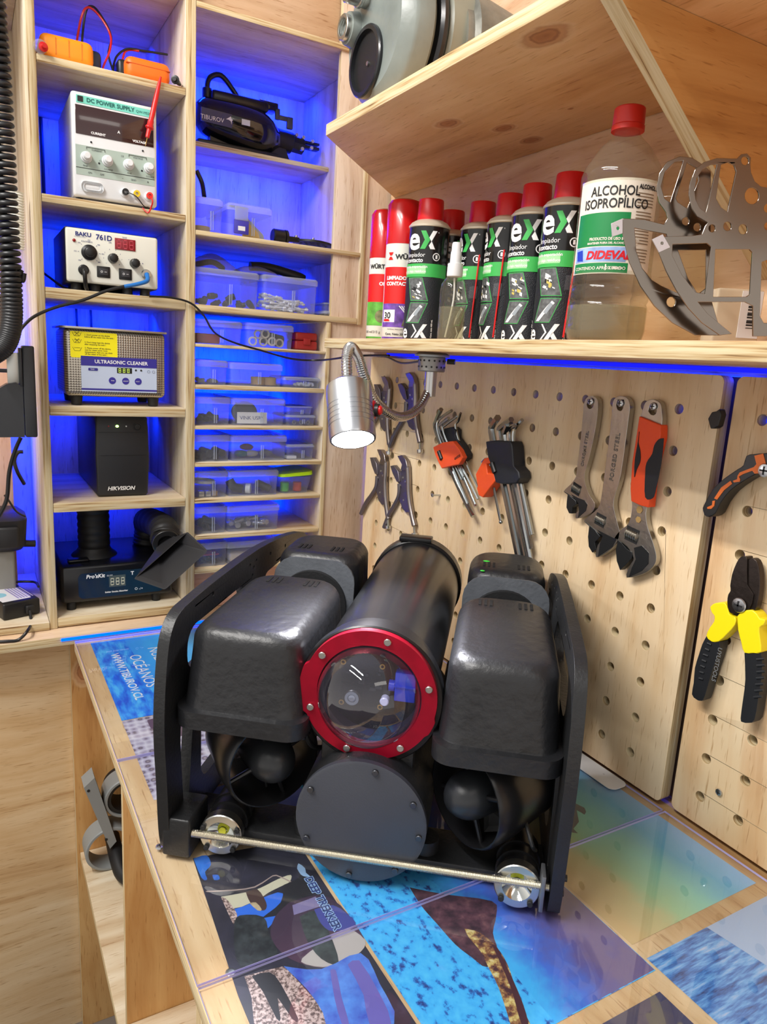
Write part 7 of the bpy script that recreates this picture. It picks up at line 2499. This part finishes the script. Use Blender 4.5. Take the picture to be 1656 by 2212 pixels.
L(tc.outputs['Object'], vo.inputs['Vector']); L(vo.outputs['Distance'], cr.inputs[0]); L(cr.outputs[0], b_.inputs['Base Color'])
P = Print()
P.add([(.026, -.548), (.200, -.548), (.200, -.335), (.026, -.335)], BUB)
P.blob([(.060, -.345), (.12, -.338), (.15, -.36), (.14, -.40), (.09, -.41), (.062, -.38)], mat('print_plum', (92, 66, 92), .5))
P.done('silvery poster of round bumps beside the left robot frame')
P = Print()
P.add([(.204, -.600), (.345, -.600), (.345, -.336), (.204, -.336)], poster_mat('print_violet', [(.3, (120, 96, 130)), (.6, (168, 140, 170)), (.8, (196, 170, 190))], (2, 2, 1), 8))
P.add([(.060, -.655), (.200, -.655), (.200, -.552), (.060, -.552)], poster_mat('print_lavender', [(.3, (120, 130, 226)), (.7, (170, 176, 240))], (2, 2, 1), 6))
P.done('violet and lavender prints under the robot')

# poster of the deep water robot
D = Print()
DKP = poster_mat('print_dark', [(.3, (20, 20, 30)), (.6, (44, 42, 60)), (.8, (76, 70, 92))], (2, 2, 1), 12)
BLP = poster_mat('print_blue', [(.3, (20, 80, 190)), (.7, (60, 140, 226))], (2, 2, 1), 10)
dd = lambda a, b: dz(380 + a / 3.185, 1780 + b / 3.185)
D.add([dd(115, 235), (.1545, -.690), (.1545, -1.10), (.030, -1.10), (.030, -.86)], DKP)
D.blob([dd(120, 238), dd(210, 215), dd(240, 280), dd(200, 330), dd(215, 380), dd(175, 370)], BLP)
D.blob([dd(250, 350), dd(290, 350), dd(300, 380), dd(262, 385)], BLP, 2)
SAND = poster_mat('print_sand', [(.3, (120, 96, 70)), (.55, (190, 170, 130)), (.8, (226, 214, 190))], (3, 3, 1), 14)
GRV = poster_mat('print_gravel', [(.42, (96, 76, 70)), (.5, (176, 150, 140)), (.6, (214, 190, 180))], (1, 1, 1), 330, 3)
D.blob([dd(310, 500), dd(480, 470), dd(580, 440), dd(700, 380), dd(790, 350), dd(780, 400), dd(720, 430), dd(640, 470), dd(560, 520), dd(400, 580)], mat('print_cream', (206, 200, 170), .5))
D.blob([dd(380, 590), dd(480, 560), dd(700, 470), dd(750, 520), dd(700, 560), dd(600, 650), dd(420, 640)], mat('print_azure', (40, 110, 220), .5))
D.blob([dd(600, 650), dd(740, 540), dd(750, 560), dd(650, 700), dd(620, 710)], mat('print_azure', (40, 110, 220), .5))
D.blob([dd(480, 470), dd(560, 450), dd(620, 540), dd(615, 590), dd(570, 590), dd(510, 540)], mat('print_umber', (70, 46, 40), .5))
D.blob([dd(505, 545), dd(550, 540), dd(590, 590), dd(560, 595)], SAND, 2)
D.blob([dd(310, 505), dd(350, 520), dd(420, 620), dd(400, 690), dd(370, 640)], GRV)
D.blob([dd(215, 460), dd(400, 452), dd(540, 430), dd(640, 370), dd(690, 350), dd(790, 395), dd(788, 403), dd(690, 358), dd(640, 378), dd(545, 438), dd(400, 460), dd(215, 470)], mat('print_thread', (170, 150, 140), .5), 2)
D.blob([dd(740, 420), dd(830, 380), dd(860, 350), dd(910, 370), dd(930, 470), dd(960, 520), dd(880, 560), dd(740, 620), dd(640, 640), dd(600, 640), dd(720, 540)], mat('print_ink', (22, 22, 30), .5))
# porthole disc and machine
D.blob([dd(780, 540), dd(980, 490), dd(1130, 560), dd(1290, 780), dd(1280, 870), dd(1150, 960), dd(1000, 990), dd(830, 950), dd(720, 880), dd(650, 770), dd(680, 640)], poster_mat('print_maroon', [(.0, (60, 40, 62)), (.5, (84, 56, 76)), (1, (176, 160, 150))], (1, 1, 1), 8, axis=(1, -.80, -.90), mixn=.3))
D.blob([dd(920, 880), dd(1060, 780), dd(1180, 720), dd(1300, 800), dd(1270, 880), dd(1150, 950), dd(1010, 985), dd(860, 950)], mat('print_pearl', (188, 180, 172), .5))
D.add([dd(800, 560), dd(960, 500), dd(1000, 565), dd(810, 628)], mat('print_violetgrey', (130, 120, 160), .5))
D.blob([dd(850, 640), dd(960, 600), dd(1050, 740), dd(1120, 960), dd(1000, 930), dd(900, 800)], poster_mat('print_darkgreen', [(.4, (30, 40, 42)), (.7, (70, 84, 80))], (2, 2, 1), 40))
D.blob([dd(950, 590), dd(1080, 560), dd(1200, 640), dd(1230, 700), dd(1080, 740), dd(1000, 690)], mat('print_indigo', (64, 70, 150), .5))
D.blob([dd(400, 680), dd(440, 630), dd(600, 640), dd(640, 760), dd(700, 900), dd(560, 970), dd(440, 980), dd(400, 840)], poster_mat('print_blackgreen', [(.4, (24, 30, 34)), (.75, (60, 68, 70))], (2, 2, 1), 60))
D.blob([dd(470, 1050), dd(700, 990), dd(760, 1000), dd(900, 1150), dd(1100, 1376), dd(1100, 1500), dd(600, 1500), dd(520, 1200)], GRV)
D.blob([dd(520, 1050), dd(640, 1020), dd(720, 1100), dd(840, 1340), dd(800, 1345), dd(700, 1200), dd(720, 1340), dd(690, 1340), dd(600, 1160)], mat('print_ink', (22, 22, 30), .5), 2)
D.blob([dd(740, 980), dd(1000, 1000), dd(1270, 890), dd(1400, 1100), dd(1500, 1376), dd(1100, 1500), dd(1010, 1300), dd(900, 1140)], poster_mat('print_sky', [(.35, (60, 80, 190)), (.6, (90, 150, 232)), (.8, (150, 170, 220))], (2, 2, 1), 16))
D.blob([dd(1060, 1010), dd(1100, 1010), dd(1140, 1200), dd(1190, 1376), dd(1140, 1376), dd(1090, 1200)], mat('print_haze', (110, 100, 180), .5), 2)
D.blob([dd(1180, 970), dd(1260, 940), dd(1400, 1170), dd(1480, 1376), dd(1330, 1376), dd(1290, 1180)], mat('print_haze', (110, 100, 180), .5), 2)
lg = mat('print_paleblue', (170, 206, 240), .5)
D.text('DEEP TREKKER', .0118, (.1385, -.7520), (.1350, -.8600), lg, off=.0010)
D.text('DEEP TREKKER', .0118, (.1385, -.7520), (.1350, -.8600), mat('ink_navydark', (40, 60, 120), .6), off=.00035)
D.blob([(.1370, -.735), (.1415, -.728), (.1450, -.738), (.1430, -.745), (.1450, -.752), (.1400, -.750), (.1370, -.745)], lg, 2)
D.done('dark diving robot poster at the near left corner of the bench')

# turquoise seabed with a spotted tail
T_ = Print()
TUR = poster_mat('print_turquoise', [(.34, (30, 60, 130)), (.40, (40, 120, 200)), (.45, (60, 180, 242)), (.7, (86, 204, 250))], (3, 2.2, 1), 38, 8, rot=.5)
T_.add([(.158, -1.004), (.386, -1.004), (.386, -.50), (.158, -.50)], TUR)
tt = lambda a, b: dz(840 + a / 2.029, 1700 + b / 2.029)
PUR = poster_mat('print_deep_reflection', [(.0, (60, 180, 240)), (.4, (60, 110, 210)), (.8, (90, 84, 150)), (1, (108, 92, 136))], (3, 3, 1), 14, axis=(0, .262, .35), mixn=.7)  # purple paints the pegboard's reflection into the dark blue print
T_.add([(.262, -1.003), (.3855, -1.003), (.3855, -.60), (.262, -.60)], PUR)
T_.blob([tt(90, 440), tt(240, 470), tt(450, 500), tt(470, 560), tt(455, 640), tt(475, 720), tt(430, 790), tt(360, 745), tt(290, 690), tt(210, 600), tt(140, 520)], poster_mat('print_mantle', [(.35, (50, 26, 40)), (.55, (92, 54, 66)), (.8, (140, 96, 96))], (3, 3, 1), 26))
TAIL = poster_mat('print_tail', [(.40, (70, 30, 40)), (.5, (150, 100, 60)), (.6, (214, 190, 110)), (.75, (230, 226, 190))], (2, 2, 1), 60)
T_.blob([tt(330, 620), tt(400, 640), tt(470, 700), tt(520, 780), (tt(560, 900)), tt(600, 1000), tt(640, 1100), tt(560, 1110), tt(520, 1000), tt(480, 880), tt(435, 790), tt(400, 720), tt(350, 660)], TAIL)
T_.blob([tt(455, 700), tt(475, 705), tt(545, 850), tt(590, 960), tt(612, 1050), tt(580, 1040), tt(540, 900), tt(500, 800)], mat('print_wine', (70, 20, 34), .5))
T_.done('turquoise seabed poster with a spotted brown tail in front of the robot')
P = Print()
P.add([(.160, -1.30), (.3700, -1.30), (.3700, -1.022), (.160, -1.022)], poster_mat('print_nightblue', [(.4, (50, 52, 90)), (.6, (76, 70, 90)), (.8, (96, 92, 110))], (3, 2, 1), 7))
P.done('grey violet poster at the near end of the bench')
# coast print
P = Print()
CO = poster_mat('print_coast', [(.0, (206, 176, 120)), (.22, (204, 196, 140)), (.34, (170, 210, 160)), (.55, (150, 214, 190)), (.8, (110, 186, 214)), (1, (150, 196, 232))], (2, 2, 1), 5, axis=(0, .395, .585), mixn=.35)
P.add([(.3895, -.9725), (.5870, -.9725), (.5870, -.56), (.3895, -.56)], CO)
P.blob([dz(1205, 1780), dz(1225, 1735), dz(1262, 1745), dz(1262, 1760), dz(1245, 1750), dz(1250, 1775), dz(1238, 1790), dz(1248, 1800), dz(1225, 1795)], mat('print_stone', (120, 116, 110), .5), 2)
P.done('pale turquoise coast poster between the robot and the pegboard')
P = Print()
SEA = poster_mat('print_sea', [(.34, (28, 52, 110)), (.46, (60, 120, 190)), (.56, (110, 170, 220)), (.70, (190, 200, 220))], (4.5, 30, 1), 5, 8, rot=-.62)
P.add([(.3895, -1.30), (.5870, -1.30), (.5870, -.9905), (.3895, -.9905)], SEA)
P.add([(.535, -1.30), (.587, -1.30), (.587, -.9905), (.478, -.9905)], mat('print_palesky', (170, 190, 216), .5))
P.done('blue sea waves poster at the near right corner of the bench')
# white card
cd_ = [dz(1215, 1618), dz(1345, 1696), (.599, dz(1345, 1696)[1]), (.599, dz(1215, 1618)[1])]
o = MB().plate([rrect(.566, .5985, -.780, -.640, .010)], .0008, Matrix.Translation((0, 0, .0009))).build('white_card', WHT)
MB().text('SL', .004, Matrix.Translation((.585, -.745, .0014)) @ Matrix.Rotation(-pi / 2, 4, 'Z')).build('lettering', mat('ink_grey2', (150, 156, 160), .6), o, smooth=0)
tag(o, 'white rounded card at the foot of the left pegboard', 'card')
# bench screws
for px, py, lb in ((345, 1829, 'zinc screw in the bench beside the left foot of the robot'), (167, 1380, 'screw at the far left corner of the bench'), (498, 2100, 'screw under the acrylic near the near seam')):
    q = at(px, py, 2, .0006 if px != 498 else ZP)
    z_ = .0004 if px != 498 else ZP + .0001
    m = MB().lathe([(.0048, 0), (.0042, .0012 if px != 498 else .0005), (.002, .0018 if px != 498 else .0007), (.0001, .0018 if px != 498 else .0007)], (q.x, q.y, z_), (0, 0, 1), 20)
    if px != 498:
        m.box(q.x - .003, q.x + .003, q.y - .0005, q.y + .0005, z_ + .0018, z_ + .0020, 0, 1)
        m.box(q.x - .0005, q.x + .0005, q.y - .003, q.y + .003, z_ + .0018, z_ + .0020, 0, 1)
    o = m.build('screw', [SCRW, BLKT]); tag(o, lb, 'screw')
q = at(856, 1880, 2, .003)

# grey pipe clip and dark hose on the shelf under the bench
zs_ = ZL + .0006
YH_ = -.02
def hp(px, py, y=YH_):
    return at(px, py, 1, y)
a_, b_, c_, d_ = hp(180, 1712), hp(203, 1690), hp(250, 1826), hp(236, 1842)
rc_ = hp(238, 1846)
R_ = .047
dz_ = zs_ + R_ - rc_.z
hd = thing('pipe_holder', 'grey plastic pipe holder standing under the bench', 'holder', (rc_.x, YH_, zs_))
GP = mat('grey_pvc', (138, 142, 142), .45)
def L3(p, d=0.0):
    return Vector((p.x - rc_.x, d, p.z + dz_ - zs_))
MB().loft([[L3(p, d) for p in (a_, b_, c_, d_)] for d in (-.010, .030)]).build('holder_plate', GP, hd)
m = MB().ring((0, -.006, R_), (0, 1, 0), R_, R_ - .006, .045, 48, bev=.002)
m.build('holder_ring', GP, hd, smooth=40)
q_ = L3(hp(262, 1740))
m = MB().ring((q_.x + .010, -.004, q_.z), (0, 1, 0), R_ * .9, R_ * .9 - .006, .045, 48, bev=.002)
m.build('holder_ring', GP, hd, smooth=40)
MB().ring((q_.x + .010, .0, q_.z), (0, 1, 0), R_ * .75, R_ * .62, .06, 40).build('dark_sleeve', RUB, hd, label='black sleeve in the upper ring')
m = MB().tube([(.012, .05, R_ * .75), (.010, -.01, R_ * .70), (.014, -.05, R_ * .45), (.030, -.075, .016)], .0145, 16, smooth=8)
m.build('dark_hose', RUB, hd, label='black hose end')
for p in ((190, 1718), (228, 1822)):
    c = L3(hp(*p), -.0105)
    MB().cyl(c + Vector((0, .001, 0)), c - Vector((0, .0002, 0)), .0028, seg=12).build('plate_hole', BLKT, hd)
